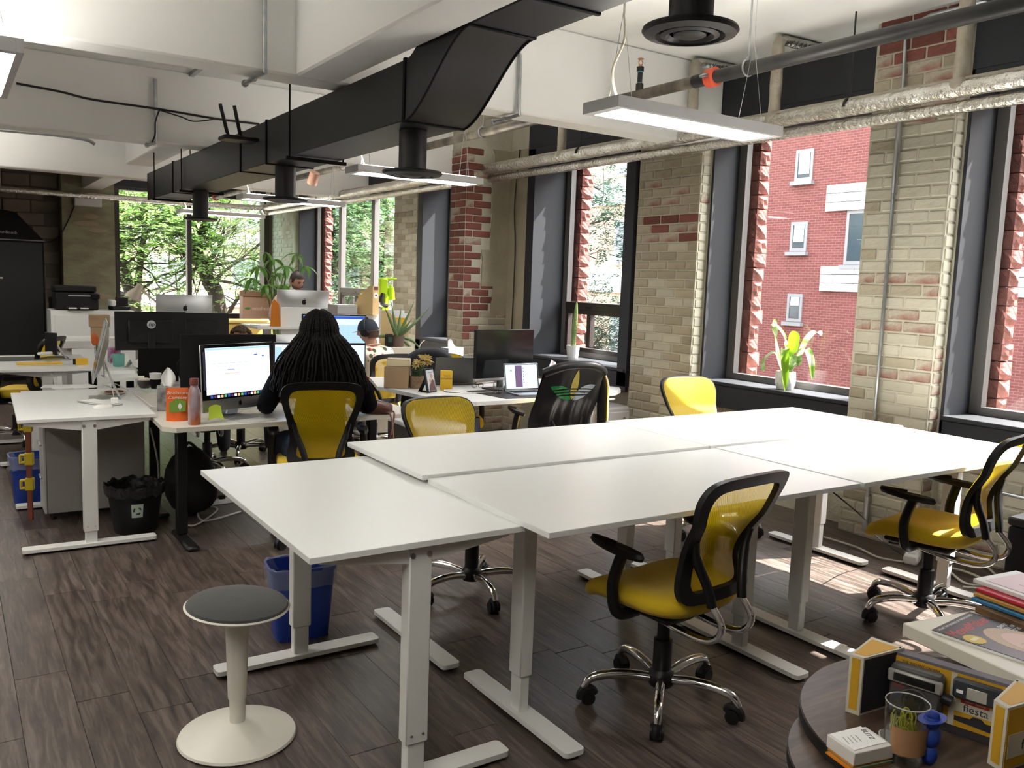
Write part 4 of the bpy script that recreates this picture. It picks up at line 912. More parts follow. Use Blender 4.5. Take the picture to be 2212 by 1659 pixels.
# far left desk and what lies on it
zF = .78
def poly_desk(label, poly, z, th, group, top, legs, lm=BLK, name='office_desk'):
    c = sum((Vector((p.x, p.y, 0)) for p in poly), Vector())/len(poly); t = thing(name, label, 'desk', c, 0, group)
    obj('desktop', MB().prism([(p.x-c.x, p.y-c.y) for p in poly], lambda u, v, w: (u, v, z-th+w), th), top, t, flat=True)
    for x, y in legs:
        obj('leg', MB().box(x-c.x-.03, x-c.x+.03, y-c.y-.03, y-c.y+.03, .03, z-th-.001, .006), lm, t); obj('foot', MB().box(x-c.x-.035, x-c.x+.035, y-c.y-.30, y-c.y+.12, 0, .03, .012), lm, t)
    return t
BEIGE = mat('beige_laminate', (.70,.67,.59), .38)
t = desk('white standing desk at the far left with a yellow pad on it', .66, 8.25, 1.25, .74, zF, PI/2, .12, 'white standing desks at the left', True)
t = thing('writing_pad', 'flat yellow pad lying on the far left desk', 'pad', at(86, 789, z=zF), .02); obj('cover', MB().box(-.165,.165,-.05,.08,.012,.022,.002), YELP, t); obj('pages', MB().box(-.163,.163,-.048,.078,.001,.012), mat('cream_pages', (.72,.62,.40), .8), t)
t, w, h = pix_box('tape_box', 'yellow carton with a black end on the far left desk', 'box', 165, 189, 775, 788, zF, .07, YELP); obj('black_end', MB().box(-w/2-.02,-w/2,.003,.067,.003,h-.003), BLK, t)
t = thing('tablet_stand', 'angled silver stand with white lamp foot on the far left desk', 'stand', at(120, 778, z=zF), .5)
obj('base_plate', MB().box(-.11,.13,-.05,.09,0,.008,.003), STEEL, t); obj('arm', MB().tube([(.10,0,.01),(.0,.02,.17)], .010, 8), ALU, t); obj('holder', MB().box(-.15,.03,-.01,.03,.05,.075,.008), PAPER, t); obj('back_plate', MB().box(-.03,-.015,-.06,.10,.05,.24,.004), BLK, t)
t = thing('desk_pad', 'dark grey desk pad spread on the far left desk', 'desk pad', at(70, 780, z=zF), 0); obj('pad', MB().box(-.32,.30,.02,.40,.0005,.004,.001), mat('charcoal_felt', (.045,.047,.045), .8), t)
t = thing('low_table', 'low white table with loose papers behind the left desk', 'table', (.86, 7.05, 0), 0)
obj('top', MB().box(-.42,.40,-.26,.26,.62,.652,.004), WHITE, t); obj('red_edge', MB().box(-.428,-.42,-.26,.26,.62,.652), REDP, t)
for x in (-.36,.34):
    for y in (-.2,.2): obj('leg', MB().box(x-.02,x+.02,y-.02,y+.02,0,.62,.003), WMET, t)
for i, (px, py, a, s) in enumerate(((155,836,.1,.30),(135,835,-.2,.28),(180,836,.4,.22))): solo('paper_sheet', MB().box(-s/2,s/2,-s*.35,s*.35,0,.006-.001*i), PAPER, ['stack of white paper on the low table behind the left desk', 'loose white sheets at the left on the low table', 'loose white sheets at the right on the low table'][i], 'paper', 'loose papers on the low table', loc=at(px, py, z=.654)+Vector((0,0,.006*(2-i)*.0)), rz=a)
def chairpx(px, py, z, rz, label):
    p = at(px, py, z=z); dup(chA, (p.x, p.y, 0), rz, label, CG)
chairpx(38, 955, 0, math.radians(60), 'yellow task chair at the left edge under the far left desk')
dup(chA, (1.68, 6.85, 0), math.radians(-10), 'yellow task chair half hidden behind the large dark monitor', CG)
p = at(945, 755, d=8.6); 
# tall black cabinet with a pointed top, low cabinet, printer
t = thing('booth_cabinet', 'tall black cabinet with a pointed top against the far wall', 'cabinet', (.62, 14.0, 0), 0)
obj('body', MB().box(-.55,.55,-.35,.35,0,1.93,.01), BLKM, t); obj('roof', MB().prism([(-.55,1.935),(.55,1.935),(.22,2.30),(.06,2.33),(-.22,2.30)], lambda u, v, w: (u, -.35+w, v), .70), BLKM, t, flat=True)
obj('door', MB().box(-.52,.52,-.362,-.35,.05,1.90,.004), mat('black_door_panel', (.013,.013,.014), .5), t)
obj('seam_strip', MB().box(-.55,.55,-.358,-.35,1.925,1.94), mat('grey_seam', (.20,.20,.21), .5), t)
for x, z, w_, h_ in ((-.09,1.62,.10,.07),(-.03,1.40,.07,.022),(-.09,.98,.06,.012),(-.12,.62,.10,.012)): obj('label_plate', MB().box(x,x+w_,-.366,-.362,z,z+h_), PAPER, t)
cm = frame((-.17,-.355,2.035), (1,0,0), (0,0,1)); b = MB(cm); b.prism([(math.cos(a)*.042, math.sin(a)*.036) for a in [.5+k*.35 for k in range(16)]]+[(math.cos(a)*.024, math.sin(a)*.02) for a in [5.75-k*.35 for k in range(16)]], lambda u, v, w: (u, v, w), .004); obj('logo', b, mat('pale_print', (.5,.5,.52), .5), t, flat=True)
text('lettering', 'CreationBooth', .055, MATS['pale_print'], t, frame((-.11,-.356,2.03), (1,0,0), (0,0,1)), .002, 'LEFT')
t = thing('black_locker', 'lower black cabinet beside the tall pointed one', 'cabinet', (1.30, 13.3, 0)); obj('body', MB().box(-.10,.10,-.3,.3,0,1.17,.01), BLKM, t); obj('door', MB().box(-.08,.08,-.31,-.3,.05,1.13,.003), MATS['black_door_panel'], t); obj('handle', MB().box(.05,.065,-.325,-.31,.6,.75,.003), STEEL, t)
t = thing('storage_cabinet', 'white storage cabinet under the black printer by the far pier', 'cabinet', (1.46, 12.05, 0), 0)
obj('body', MB().box(-.40,.55,-.25,.25,.0,1.06,.006), WHITE, t); obj('door', MB().box(-.36,.08,-.262,-.25,.08,1.0,.003), WHITE, t); obj('door', MB().box(.10,.52,-.262,-.25,.08,1.0,.003), WHITE, t); obj('handle', MB().box(.05,.06,-.275,-.262,.6,.72), STEEL, t)
t = thing('printer', 'black office printer on the white storage cabinet', 'printer', (1.36, 12.05, 1.062), 0)
obj('body', MB().box(-.24,.24,-.20,.20,0,.22,.015), BLK, t); obj('scanner_lid', MB().box(-.25,.22,-.21,.20,.225,.30,.015), BLK, t); obj('paper_tray', MB().box(-.14,.14,-.30,-.20,.015,.05,.006), BLK, t); obj('output_slot', MB().box(-.10,.16,-.205,-.199,.17,.185), ALU, t); obj('tray_label', MB().box(-.11,-.02,-.303,-.30,.02,.035).box(.02,.11,-.303,-.30,.02,.035), PAPER, t); obj('control_panel', MB().box(.15,.25,-.23,-.19,.14,.20,.006), BLKM, t)
t = thing('desk_phone', 'black desk telephone with a white handset cradle beside the printer', 'telephone', (1.86, 12.05, 1.062), .2); obj('base', MB().box(-.10,.12,-.08,.10,0,.05,.01), BLK, t); obj('screen', MB().box(-.02,.14,.05,.07,.04,.16,.005), BLK, t); obj('handset', MB().box(-.11,-.06,-.09,.10,.05,.13,.015), PAPER, t)
t, w, h = pix_box('cardboard_box', 'small brown carton, the lower of two stacked left of the black monitors', 'box', 198, 232, 707, 733, .88, .2, KRAFT)
t2, w2, h2 = pix_box('cardboard_box', 'small brown carton on top of another left of the black monitors', 'box', 198, 232, 686, 707, .88, .2, KRAFT); t2.location = t.location+Vector((0,0,h+.002))
t['group'] = t2['group'] = 'two stacked brown cartons'
pc = t.location; solo('side_table', MB().box(-.35,.9,-.12,.5,.80-.0,.878,.004).box(-.3,-.25,0,.05,0,.80).box(.8,.85,0,.05,0,.80).box(-.3,-.25,.4,.45,0,.80).box(.8,.85,.4,.45,0,.80), WHITE, 'white table behind the black monitors, carrying the stacked cartons', 'table', loc=(pc.x, pc.y, 0))
# middle rows of desks
DTOP = .73
d1 = [Vector((1.03,4.86,0)),Vector((2.50,4.90,0)),Vector((2.54,4.97,0)),Vector((2.54,5.64,0)),Vector((1.0,5.64,0)),Vector((.97,4.94,0))]
poly_desk('beige bench desk of the woman with long braids', d1, DTOP, .026, 'beige bench desks', BEIGE, ((1.13,5.22),(2.40,5.35)))
d2 = [Vector((.98,5.66,0)),Vector((2.54,5.66,0)),Vector((2.54,6.36,0)),Vector((.98,6.36,0))]
poly_desk('beige bench desk facing the woman, hidden behind the dark monitor', d2, DTOP, .026, 'beige bench desks', BEIGE, ((1.13,6.0),(2.40,6.0)))
d3 = [Vector((1.05,7.30,0)),Vector((3.15,7.30,0)),Vector((3.15,8.75,0)),Vector((1.05,8.75,0))]
poly_desk('white bench desk in the middle row behind the black monitors', d3, DTOP, .026, 'white bench desks', WHITE, ((1.2,8.0),(2.9,8.0)))
def bench4(): pass
imac('silver all-in-one computer with a lit screen in front of the woman with braids', (1.435, 5.10, DTOP), math.radians(24), .528, content=scr_browser, z0=.055)
monitor('black monitor with a pale page open, behind the head of the woman with braids', (2.06, 5.42, DTOP), math.radians(-12), .60, .35, .065, scr_email)
p = at(610, 800, d=6.3); imac('silver all-in-one computer turned away, partly hidden by the braids', (2.13, 6.08, DTOP), math.radians(178), .50, z0=.06)
monitor('large dark monitor with its back to the camera behind the lit computer', (1.60, 5.93, DTOP), math.radians(176), .63, .39, .05, m=BLKM)
p = at(326, 756, d=7.5); hp = monitor('black monitor with a round pale badge on its back', (p.x, p.y, DTOP), math.radians(176), .575, .335, p.z-DTOP)
b = MB(BACK((0,.0565,p.z-DTOP+.225))); b.prism([(.036*math.cos(a), .036*math.sin(a)) for a in [2*PI*k/24 for k in range(24)]], lambda u, v, w: (u, v, w), .001); obj('badge', b, mat('pale_badge', (.55,.57,.60), .4), hp, flat=True)
text('badge_lettering', 'hp', .052, BLK, hp, BACK((0,.0576,p.z-DTOP+.226)), .0004, shear=.3)
p = at(422, 750, d=8.0); monitor('second black monitor seen from behind, right of the badged one', (p.x, p.y, DTOP), math.radians(178), .60, .34, p.z-DTOP-.02)
p = at(398, 637, d=8.7); p.z -= .39; imac('silver all-in-one computer seen from behind against the far window, above the black monitors', (p.x, p.y, p.z-.12), math.radians(177), .54, lv=.66)
solo('monitor_riser', MB().box(-.3,.3,-.12,.2,p.z-.12-.03,p.z-.121,.003).box(-.3,-.27,-.12,.2,DTOP,p.z-.15).box(.27,.3,-.12,.2,DTOP,p.z-.15), WMET, 'white riser under the silver computer by the far window', 'monitor riser', loc=(p.x, p.y, 0))
p = at(722, 745, d=8.1); monitor('black monitor showing a blue spreadsheet beside the person in a cap', (p.x, p.y, DTOP), math.radians(-14), .60, .34, p.z-DTOP-.055, scr_sheet)
p = at(350, 790, d=6.6); t = thing('laptop', 'dark open laptop seen from behind, left of the large dark monitor', 'laptop', (p.x, p.y, DTOP), math.radians(172)); obj('lid', MB(Matrix.Rotation(-.25, 4, 'X')).box(-.17,.17,0,.008,.06,.28,.003), BLKM, t); obj('base', MB().box(-.17,.17,-.23,.0,.05,.064,.003).box(-.12,.12,-.2,-.02,0,.05), BLKM, t)
# desk lamp
p = at(362, 672, d=8.9); h0 = at(295, 630, d=8.9)
t = thing('desk_lamp', 'cream desk lamp with a tilted shade in front of the far window', 'lamp', (p.x, p.y, DTOP))
q = h0-Vector((p.x, p.y, DTOP)); CREAM = mat('cream_enamel', (.66,.58,.46), .35)
obj('base', MB().lathe([(0,0),(.08,0),(.08,.02),(.02,.03),(0,.03)], 20), CREAM, t)
obj('arm', MB().tube([(0,0,.02),(0,0,at(362,672,d=8.9).z-DTOP)], .009, 8).tube([(0,0,at(362,672,d=8.9).z-DTOP),(q.x+.03,q.y,q.z+.03)], .009, 8).tube([(0,.02,at(362,672,d=8.9).z-DTOP),(q.x+.03,q.y+.02,q.z+.05)], .007, 8), CREAM, t)
M = Matrix.Translation(q) @ Matrix.Rotation(math.radians(28), 4, 'Y')
obj('shade', MB(M).lathe([(.085,-.09),(.080,-.05),(.055,-.0),(.035,.03),(.035,.075),(.028,.085),(.0,.086)], 24, caps=False).lathe([(.083,-.088),(.076,-.048),(.05,.0),(.0,.02)], 24, caps=False), CREAM, t); obj('bulb', MB(M).ball((0,0,-.04), .03), PAPER, t)
# small things between the left desks
pix_box('tissue_box', 'mottled purple tissue box on the desk behind the left computer', 'tissue box', 234, 260, 752, 782, DTOP+.0255, .12, mat('purple_pattern', (.32,.10,.30), .6, noise=(16,(.55,.35,.5),.08)))
t, w, h = pix_box('mug', 'turquoise mug beside the left computer', 'mug', 244, 269, 764, 791, DTOP+.0255, .01, mat('turquoise_glaze', (.14,.40,.36), .35)); bpy.data.objects.remove(t.children[0])
TQ = MATS['turquoise_glaze']; obj('cup', MB().lathe([(0,.0),(w*.42,.0),(w*.47,.02),(w*.5,h),(w*.45,h),(w*.42,.02),(0,.012)], 24), TQ, t); obj('handle', MB().tube([(-w*.5+.045*-math.sin(a)*.6, 0, h*.5+.03*math.cos(a)) for a in [PI*k/8 for k in range(9)]], .005, 8), TQ, t)
p = at(212, 772, z=DTOP+.0255); t = thing('flower_vase', 'glass of orange flowers behind the left computer', 'vase', p); obj('glass', MB().lathe([(.03,0),(.032,.10),(.029,.10),(.027,.006),(0,.005)], 18), CLEAR, t); obj('stems', MB().tube([(0,0,.01),(-.01,0,.14)], .012, 6), mat('stem_green', (.06,.14,.03), .6), t); obj('petals', MB().ball((-.03,0,.17), (.028,.02,.06)).ball((.0,0,.15), (.02,.02,.05)), mat('orange_petals', (.62,.14,.03), .6), t)
solo('ruler', MB().box(-.008,.008,-.002,.002,0,.24), mat('red_wood', (.30,.06,.04), .5), 'thin red stick standing in the clutter left of the badged monitor', 'stick', loc=at(240, 785, z=DTOP+.0255)).rotation_euler = (0, .3, 0)
for i, (px, py, a, w, lab) in enumerate(((310,780,.3,.24,'crumpled white sheet standing up on the desk left of the dark laptop'),(285,790,-.4,.2,'folded white sheet behind the turquoise mug'))):
    q = at(px, py+2, z=DTOP+.0255); g = random.Random(i); solo('paper_sheet', MB().surf(lambda u, v, g=g: ((u-.5)*w, (v-.5)*.15, .07*math.exp(-((u-.5)/.12)**2)*(1-v*.6)+.001), 13, 5), PAPER, lab, 'paper', loc=q, rz=a, sharp=60)
poly_desk('small white desk carrying the turquoise mug and tissue box', [at(px, py, z=.755) for px, py in ((197,803),(291,800),(276,764),(196,764))], .755, .03, 'white bench desks', WHITE, ((1.02,8.0),(1.38,8.4)))
# woman's desk
t, w, h = pix_box('tissue_box', 'grey patterned tissue box behind the orange pouch', 'tissue box', 341, 388, 836, 888, DTOP, .12, mat('grey_map_print', (.32,.31,.30), .7, noise=(20,(.12,.12,.13),.12)))
obj('tissue', MB().surf(lambda u, v: (-.0+(u-.5)*.085*math.sin(PI*(.2+.75*v)), .05+.02*math.sin(6*u), h+.115*v), 7, 8), PAPER, t, sharp=80)
ORP = mat('orange_pouch_foil', (.72,.13,.02), .3, bump=(30,.3))
p = at(384, 910, z=DTOP); k = mpp(p); t = thing('snack_pouch', 'shiny orange snack pouch with a green panel beside the bottle', 'pouch', p, face_cam(p))
obj('pouch', MB().surf(lambda u, v: ((u-.5)*(.125-.006*v), .03-(.034*math.sin(PI*u)**.6*(1-v)**.55), .19*v), 15, 9).surf(lambda u, v: ((u-.5)*(.125-.006*v), .03+(.034*math.sin(PI*u)**.6*(1-v)**.55), .19*v), 15, 9), ORP, t, sharp=70)
pf = lambda x, z: frame((x, .03-.034*(1-z/.19)**.55-.0015, z), (1,0,0), (0,.10,1))
obj('green_panel', MB(pf(0,.085)).prism([(-.045,-.035),(.042,-.028),(.045,.03),(.0,.045),(-.045,.022)], lambda u, v, w: (u, v, w), .0012), mat('green_print', (.16,.30,.03), .5), t, flat=True)
obj('window', MB(pf(.012,.085)).prism([(-.012,0),(0,-.022),(.013,0),(0,.022)], lambda u, v, w: (u, v, w), .0022), PAPER, t, flat=True)
text('lettering', 'Bookstore\nCompany', .026, mat('cream_print', (.85,.75,.6), .5), t, pf(0,.148), .0006, shear=.2)
p = at(420, 917, z=DTOP); t = thing('water_bottle', 'translucent bottle with an orange drink and a dark red cap', 'bottle', p)
obj('bottle', MB().lathe([(0,0),(.031,0),(.034,.008),(.034,.165),(.030,.195),(.021,.215),(.021,.225),(0,.225)], 24), mat('cloudy_bottle', (.40,.33,.38), .18, noise=(9,(.42,.11,.04),.08,(1,1,.6))), t); obj('cap', MB().lathe([(0,.225),(.025,.225),(.025,.256),(.022,.262),(0,.262)], 20), mat('dark_red_cap', (.16,.035,.025), .45), t)
p = at(458, 889, z=DTOP); t = thing('sticky_note', 'lime green sticky note curling off the lower edge of the lit computer', 'note', at(455, 873, x=1.28)); t.location = (1.262, 4.993, DTOP+.055)
obj('note', MB().surf(lambda u, v: ((u-.5)*.085, -.010-.03*(1-v)**2*u, .035-.075*(1-v)+.012*math.sin(PI*u)), 7, 6), mat('lime_paper', (.62,.80,.06), .6), t)
t.rotation_euler = (0, 0, math.radians(24))
cable('white earphone cable coiled on the desk by the lit computer', [at(545,872,z=.735), at(520,890,z=.735), at(505,905,z=.735), at(545,912,z=.735), at(600,905,z=.735), at(560,898,z=.735), at(505,902,z=.735), at(490,910,z=.735)], .002, CABW)
p = at(557, 884, z=DTOP); t = thing('headphones', 'white headphones lying on the desk by the woman\'s hand', 'headphones', p); WG = MATS['white_gloss_plastic']
obj('ear_cup', MB(Matrix.Rotation(-.5,4,'Z')).cyl((0,-.02,.034),(0,.012,.034),.034,n=20), WG, t); obj('ear_cup', MB().cyl((-.05,.10,.03),(-.05,.13,.03),.034,n=20), WG, t); obj('band', MB().tube(smooth_path([(0,.01,.03),(-.06,-.01,.012),(-.16,.02,.012),(-.14,.10,.012),(-.05,.12,.02)], 5), .008, 8), WG, t)
t, w, h = pix_box('handbag', 'brown leather pouch bag with a hanging strap at the end of the woman\'s desk', 'bag', 786, 848, 866, 893, DTOP, .01, BLK); bpy.data.objects.remove(t.children[0])
LEA = mat('brown_leather', (.105,.035,.024), .45, bump=(40,.3))
def bag(u, v): a = 2*PI*u; prof = [(0,.0),(.9,.0),(1,.02),(1,.05),(.9,.065),(.55,.078),(0,.08)]; r, z = prof[round(v*6)]; c, s = math.cos(a), math.sin(a); e = .55; return (w/2*r*math.copysign(abs(c)**e, c), .09*r*math.copysign(abs(s)**e, s)+.03, z*(h/.085)*(1-.12*math.cos(a)))
obj('body', MB().surf(bag, 32, 7, True), LEA, t, sharp=70)
obj('strap', MB().tube(smooth_path([(w*.48,-.02,.02),(w*.55,-.08,.006),(w*.45,-.13,-.10),(w*.30,-.14,-.22)], 6), .006, 6).tube(smooth_path([(w*.2,-.04,.01),(w*.42,-.10,.006),(w*.52,-.13,-.12),(w*.58,-.14,-.21)], 6), .006, 6), mat('tan_strap', (.24,.10,.075), .5), t)
t = thing('drawer_pedestal', 'light grey drawer pedestal below the brown bag', 'cabinet', (2.80, 5.25, 0), -.05); obj('body', MB().box(-.21,.21,-.22,.28,.03,.60,.02), LGREY, t)
for z in (.08,.25,.42):
    dr = obj('drawer', MB().box(-.195,.195,-.232,-.22,z,z+.155,.01), LGREY, t); obj('handle', MB().box(-.07,.07,-.246,-.232,z+.10,z+.112,.003), STEEL, dr)
dr = None
p = at(313, 838, z=DTOP); t = thing('metal_bowl', 'small steel bowl at the back of the woman\'s desk', 'bowl', p); obj('bowl', MB().lathe([(0,0),(.03,.0),(.06,.03),(.066,.062),(.063,.062),(.056,.03),(.028,.005),(0,.004)], 24), STEEL, t); obj('contents', MB().ball((0,0,.055), (.05,.05,.02)), mat('cream_dip', (.70,.64,.5), .6), t)
p = at(336, 840, z=DTOP); t = thing('coffee_cup', 'white paper cup with a dark sleeve behind the tissue box', 'cup', p); obj('cup', MB().lathe([(0,0),(.030,0),(.042,.115),(.039,.115),(.028,.005),(0,.004)], 22), PAPER, t); obj('sleeve', MB().lathe([(.031,.005),(.0385,.072)], 22, caps=False), BLKM, t)
t = thing('backpack', 'black backpack on the floor behind the black desk leg', 'bag', (1.30, 5.75, 0), .3); BP = mat('black_nylon', (.012,.012,.013), .75, bump=(60,.3)); obj('body', MB().ball((0,0,.22), (.17,.14,.23)), BP, t); obj('front_pocket', MB().ball((.0,-.10,.15), (.13,.08,.12)), BP, t); obj('strap', MB().tube(smooth_path([(-.06,-.02,.42),(-.02,-.02,.48),(.05,-.02,.42)], 5), .010, 6), BP, t)
t = thing('power_strip', 'white power strip with cables under the woman\'s desk', 'power strip', at(500, 1085, z=0), .15); obj('body', MB().box(-.22,.22,-.025,.025,0,.035,.006), PAPER, t)
for i in range(5): obj('plug', MB().box(-.17+i*.08,-.13+i*.08,-.018,.018,.035,.06,.004), BLK if i % 2 else PAPER, t)
cable('white cable lying on the floor round the black desk foot', [at(385,1125,z=.01), at(420,1135,z=.01), at(470,1100,z=.01), at(430,1095,z=.01), at(440,1125,z=.01), at(520,1105,z=.01)], .006, CABW)
cable('grey cable hanging behind the waste bin', [at(325,925,z=.60), at(341,1000,z=.35), at(343,1060,z=.12)], .006, CABW)
# ------------------------------------------------------------------ desk with the laptops
ZL = .745
ft = [at(px, py, z=ZL) for px, py in ((815,835),(838,838),(868,845),(945,862),(985,868),(1030,868),(1091,865),(1200,857),(1330,847),(1341,841),(1337,836),(1290,832))]
lap_poly = ft+[Vector((4.60,6.15,0)), Vector((3.0,6.75,0)), Vector((2.92,6.5,0))]
lp = poly_desk('white desk with the flowers, laptops and large monitor by the windows', lap_poly, ZL, .028, 'white bench desks', WHITE, ((3.2,6.0),(4.3,5.75)), name='office_desk')
obj('desk_clip', MB().cb((at(1318,853,z=ZL).x-lp.location.x, at(1318,853,z=ZL).y-lp.location.y, ZL-.038), (.09,.03,.018), .004), STEEL, lp)
t = thing('desk_pad', 'dark leather desk pad under the open laptop', 'desk pad', (0,0,ZL+.0008)); pp = [at(px, py, z=ZL) for px, py in ((1008,846),(1090,839),(1215,846),(1190,858),(1093,862))]
obj('pad', MB().prism([(p.x, p.y) for p in pp], lambda u, v, w: (u, v, w), .003), mat('dark_leather', (.03,.026,.024), .6), t, flat=True)
t, w, h = pix_box('cardboard_box', 'square kraft box with a book on it, left of the yellow flowers', 'box', 829, 882, 793, 839, ZL, .17, KRAFT, rz=-.55)
bk, w2, h2 = pix_box('book', 'thick pale book lying on the square kraft box', 'book', 838, 878, 780, 793, ZL, .15, mat('kraft_book', (.45,.36,.27), .7), rz=-.5); bk.location = t.location+Vector((.02,.01,h+.001))
obj('pages', MB().box(-w2/2+.004,w2/2+.002,-.001,.14,.008,h2-.008), mat('cream_pages', (.72,.62,.40), .8), bk)
p = at(900, 838, z=ZL); WICK = mat('woven_basket', (.36,.24,.15), .85, noise=(60,(.22,.14,.08),.2), bump=(90,.6))
t = thing('flower_pot', 'woven pot of pale yellow flowers with a twine bow on the laptop desk', 'flowers', p)
obj('pot', MB().lathe([(0,0),(.052,0),(.058,.02),(.060,.095),(.054,.095),(.05,.02),(0,.01)], 24), WICK, t); obj('glass_jar', MB().lathe([(.045,.09),(.050,.11),(.040,.14),(.042,.15)], 20, caps=False), CLEAR, t)
obj('twine_bow', MB().tube(smooth_path([(.05,-.03,.07),(.085,-.04,.11),(.10,-.04,.08),(.06,-.035,.065),(.10,-.04,.03),(.09,-.04,.0)], 5), .005, 6), mat('tan_strap', (.24,.10,.075), .5), t)
g = random.Random(4); FL = mat('yellow_petals', (.62,.45,.16), .6, trans=.3); LFG = mat('plant_leaf_green', (.055,.13,.03), .5, trans=.3)
fl0 = None
for i in range(7):
    m = MB()
    for k in range(9):
        a = 2*PI*k/9; m.add([(0,0,0),(.030*math.cos(a-.3),.030*math.sin(a-.3),.010),(.048*math.cos(a),.048*math.sin(a),.006),(.030*math.cos(a+.3),.030*math.sin(a+.3),.010)], [(0,1,2,3)])
    m.ball((0,0,.008), (.012,.012,.008), 8, 5)
    if fl0 is None: fl0 = obj('flower', m, FL, t)
    f = fl0 if i == 0 else inst(fl0, t)
    f.location = (g.uniform(-.05,.10), g.uniform(-.05,.05), .20+g.uniform(-.03,.04)); f.rotation_euler = (g.uniform(-.6,.9), g.uniform(-.7,.7), g.uniform(0,6))
obj('stems', MB().tube([(0,0,.03),(.02,0,.2)], .012, 6).tube([(0,0,.03),(-.04,0,.18)], .010, 6).tube([(0,0,.05),(.06,.0,.19)], .010, 6), LFG, t)
lm_ = MB()
for k in range(12):
    a = g.uniform(0, 6.28); q = Vector((.02+.04*math.cos(a), .04*math.sin(a), .16+g.uniform(-.04,.03))); d = Vector((math.cos(a), math.sin(a), g.uniform(-.2,.4)))*.06; s = Vector((-math.sin(a), math.cos(a), 0))*.018
    lm_.add([q, q+d*.5+s, q+d, q+d*.5-s], [(0,1,2,3)])
obj('leaves', lm_, LFG, t, flat=True)
p = at(935, 848, z=ZL); t = thing('framed_photograph', 'black framed photograph of two people leaning on a stand', 'picture frame', p, .55)
Mf = Matrix.Rotation(-.22, 4, 'X'); obj('frame', MB(Mf).box(-.065,.065,0,.016,.0,.185,.003), mat('black_lacquer', (.015,.013,.018), .3), t)
Mp = Mf @ FRONT((0,-.001,0)); quadpanel('photo', t, Mp, -.052, .052, .014, .172, mat('photo_print', (.52,.56,.60), .35))
SKP = mat('printed_skin', (.48,.25,.15), .5); Mq = Mp @ Matrix.Translation((0,0,.0007))
obj('printed_people', MB(Mq).prism([(.012+.015*math.cos(a), .125+.021*math.sin(a)) for a in [k*.524 for k in range(12)]], lambda u, v, w: (u, v, w), .0005).prism([(-.012+.013*math.cos(a), .088+.019*math.sin(a)) for a in [k*.524 for k in range(12)]], lambda u, v, w: (u, v, w), .0005), SKP, t, flat=True)
obj('printed_clothes', MB(Mq).prism([(-.045,.016),(.050,.016),(.045,.085),(.018,.103),(-.03,.06)], lambda u, v, w: (u, v, w), .0003), mat('printed_dark', (.10,.05,.05), .5), t, flat=True)
obj('easel', MB().box(-.02,.02,.02,.10,0,.006).add([(-.03,.03,.15),(.03,.03,.15),(.025,.11,0),(-.025,.11,0),(-.03,.036,.15),(.03,.036,.15),(.025,.116,0),(-.025,.116,0)], [(0,1,2,3),(7,6,5,4),(0,4,5,1),(1,5,6,2),(2,6,7,3),(3,7,4,0)]), BLKM, t)
t, w, h = pix_box('gift_box', 'yellow card box with dark lettering beside the photo frame', 'box', 952, 977, 801, 843, ZL, .05, YELP, rz=-.35)
text('lettering', "THAT'S", .016, DARKP, t, FRONT((0,-.0006,h*.74))); text('lettering', 'BANANAS', .021, DARKP, t, FRONT((0,-.0006,h*.60)))
p = at(965, 845, z=ZL); t = thing('small_plate', 'flat white dish under the yellow card box', 'plate', p+Vector((.03,-.05,0))); obj('dish', MB().lathe([(0,.001),(.055,.001),(.075,.010),(.073,.012),(.05,.004),(0,.004)], 24), PAPER, t)
p = at(968, 836, z=ZL); t = thing('laptop', 'dark grey laptop seen from behind, left of the large monitor', 'laptop', p+Vector((.14,.22,0)), math.radians(165)); Ml = Matrix.Rotation(.32, 4, 'X')
obj('lid', MB(Matrix.Translation((0,.11,.014)) @ Matrix.Rotation(-.30,4,'X')).box(-.165,.165,-.003,.003,0,.225,.0025), mat('space_grey', (.12,.12,.115), .4, .7), t); obj('base', MB().box(-.165,.165,-.12,.11,0,.014,.003), MATS['space_grey'], t)
p = at(1090, 838, z=ZL); mq = at(1090, 815, d=6.75)
t = monitor('large dark monitor with a silver foot edge facing the jacket chair', (mq.x, mq.y, ZL), math.radians(8), .60, .375, mq.z-ZL, chin=.022, group='black monitors')
t2 = thing('red_pouch', 'small red pouch beside the foot of the large monitor', 'pouch', at(1010, 812, z=ZL+.03)); obj('body', MB().ball((0,0,.02), (.05,.03,.022)), mat('red_cloth', (.45,.06,.06), .7), t2)
st0 = at(1060, 833, z=ZL); t = thing('paper_stack', 'untidy stack of papers under the large monitor', 'papers', st0+Vector((.05,.25,0)), .2)
for i in range(6): obj('sheet', MB(Matrix.Rotation(g.uniform(-.25,.25),4,'Z')).box(-.2,.2,-.10,.10,.004+i*.012,.012+i*.012), [PAPER, KRAFT, mat('pale_orange_paper', (.62,.24,.13), .6), PAPER, mat('lilac_paper', (.42,.40,.60), .7), KRAFT][i], t)
p = at(1128, 850, z=ZL); t = thing('laptop', 'open silver laptop showing a chat window, in front of the large monitor', 'laptop', p+Vector((.03,.03,0)), math.radians(-4))
obj('base', MB().box(-.152,.152,-.20,.01,.004,.016,.003), ALU, t); kb = obj('keyboard', MB().box(-.135,.135,-.10,-.005,.016,.0175), BLKM, t); obj('trackpad', MB().box(-.05,.05,-.18,-.115,.016,.0168), STEEL, t)
Ml = Matrix.Translation((0,.012,.016)) @ Matrix.Rotation(-.20,4,'X'); obj('lid', MB(Ml).box(-.152,.152,0,.006,0,.212,.002), ALU, t); obj('bezel', MB(Ml).box(-.149,.149,-.001,.0,.004,.209), SCRB, t)
Ms = Ml @ FRONT((0,-.0012,.0)); quadpanel('screen_image', t, Ms, -.140, .140, .018, .200, SCRW); Ms2 = Ml @ FRONT((0,-.0020,0))
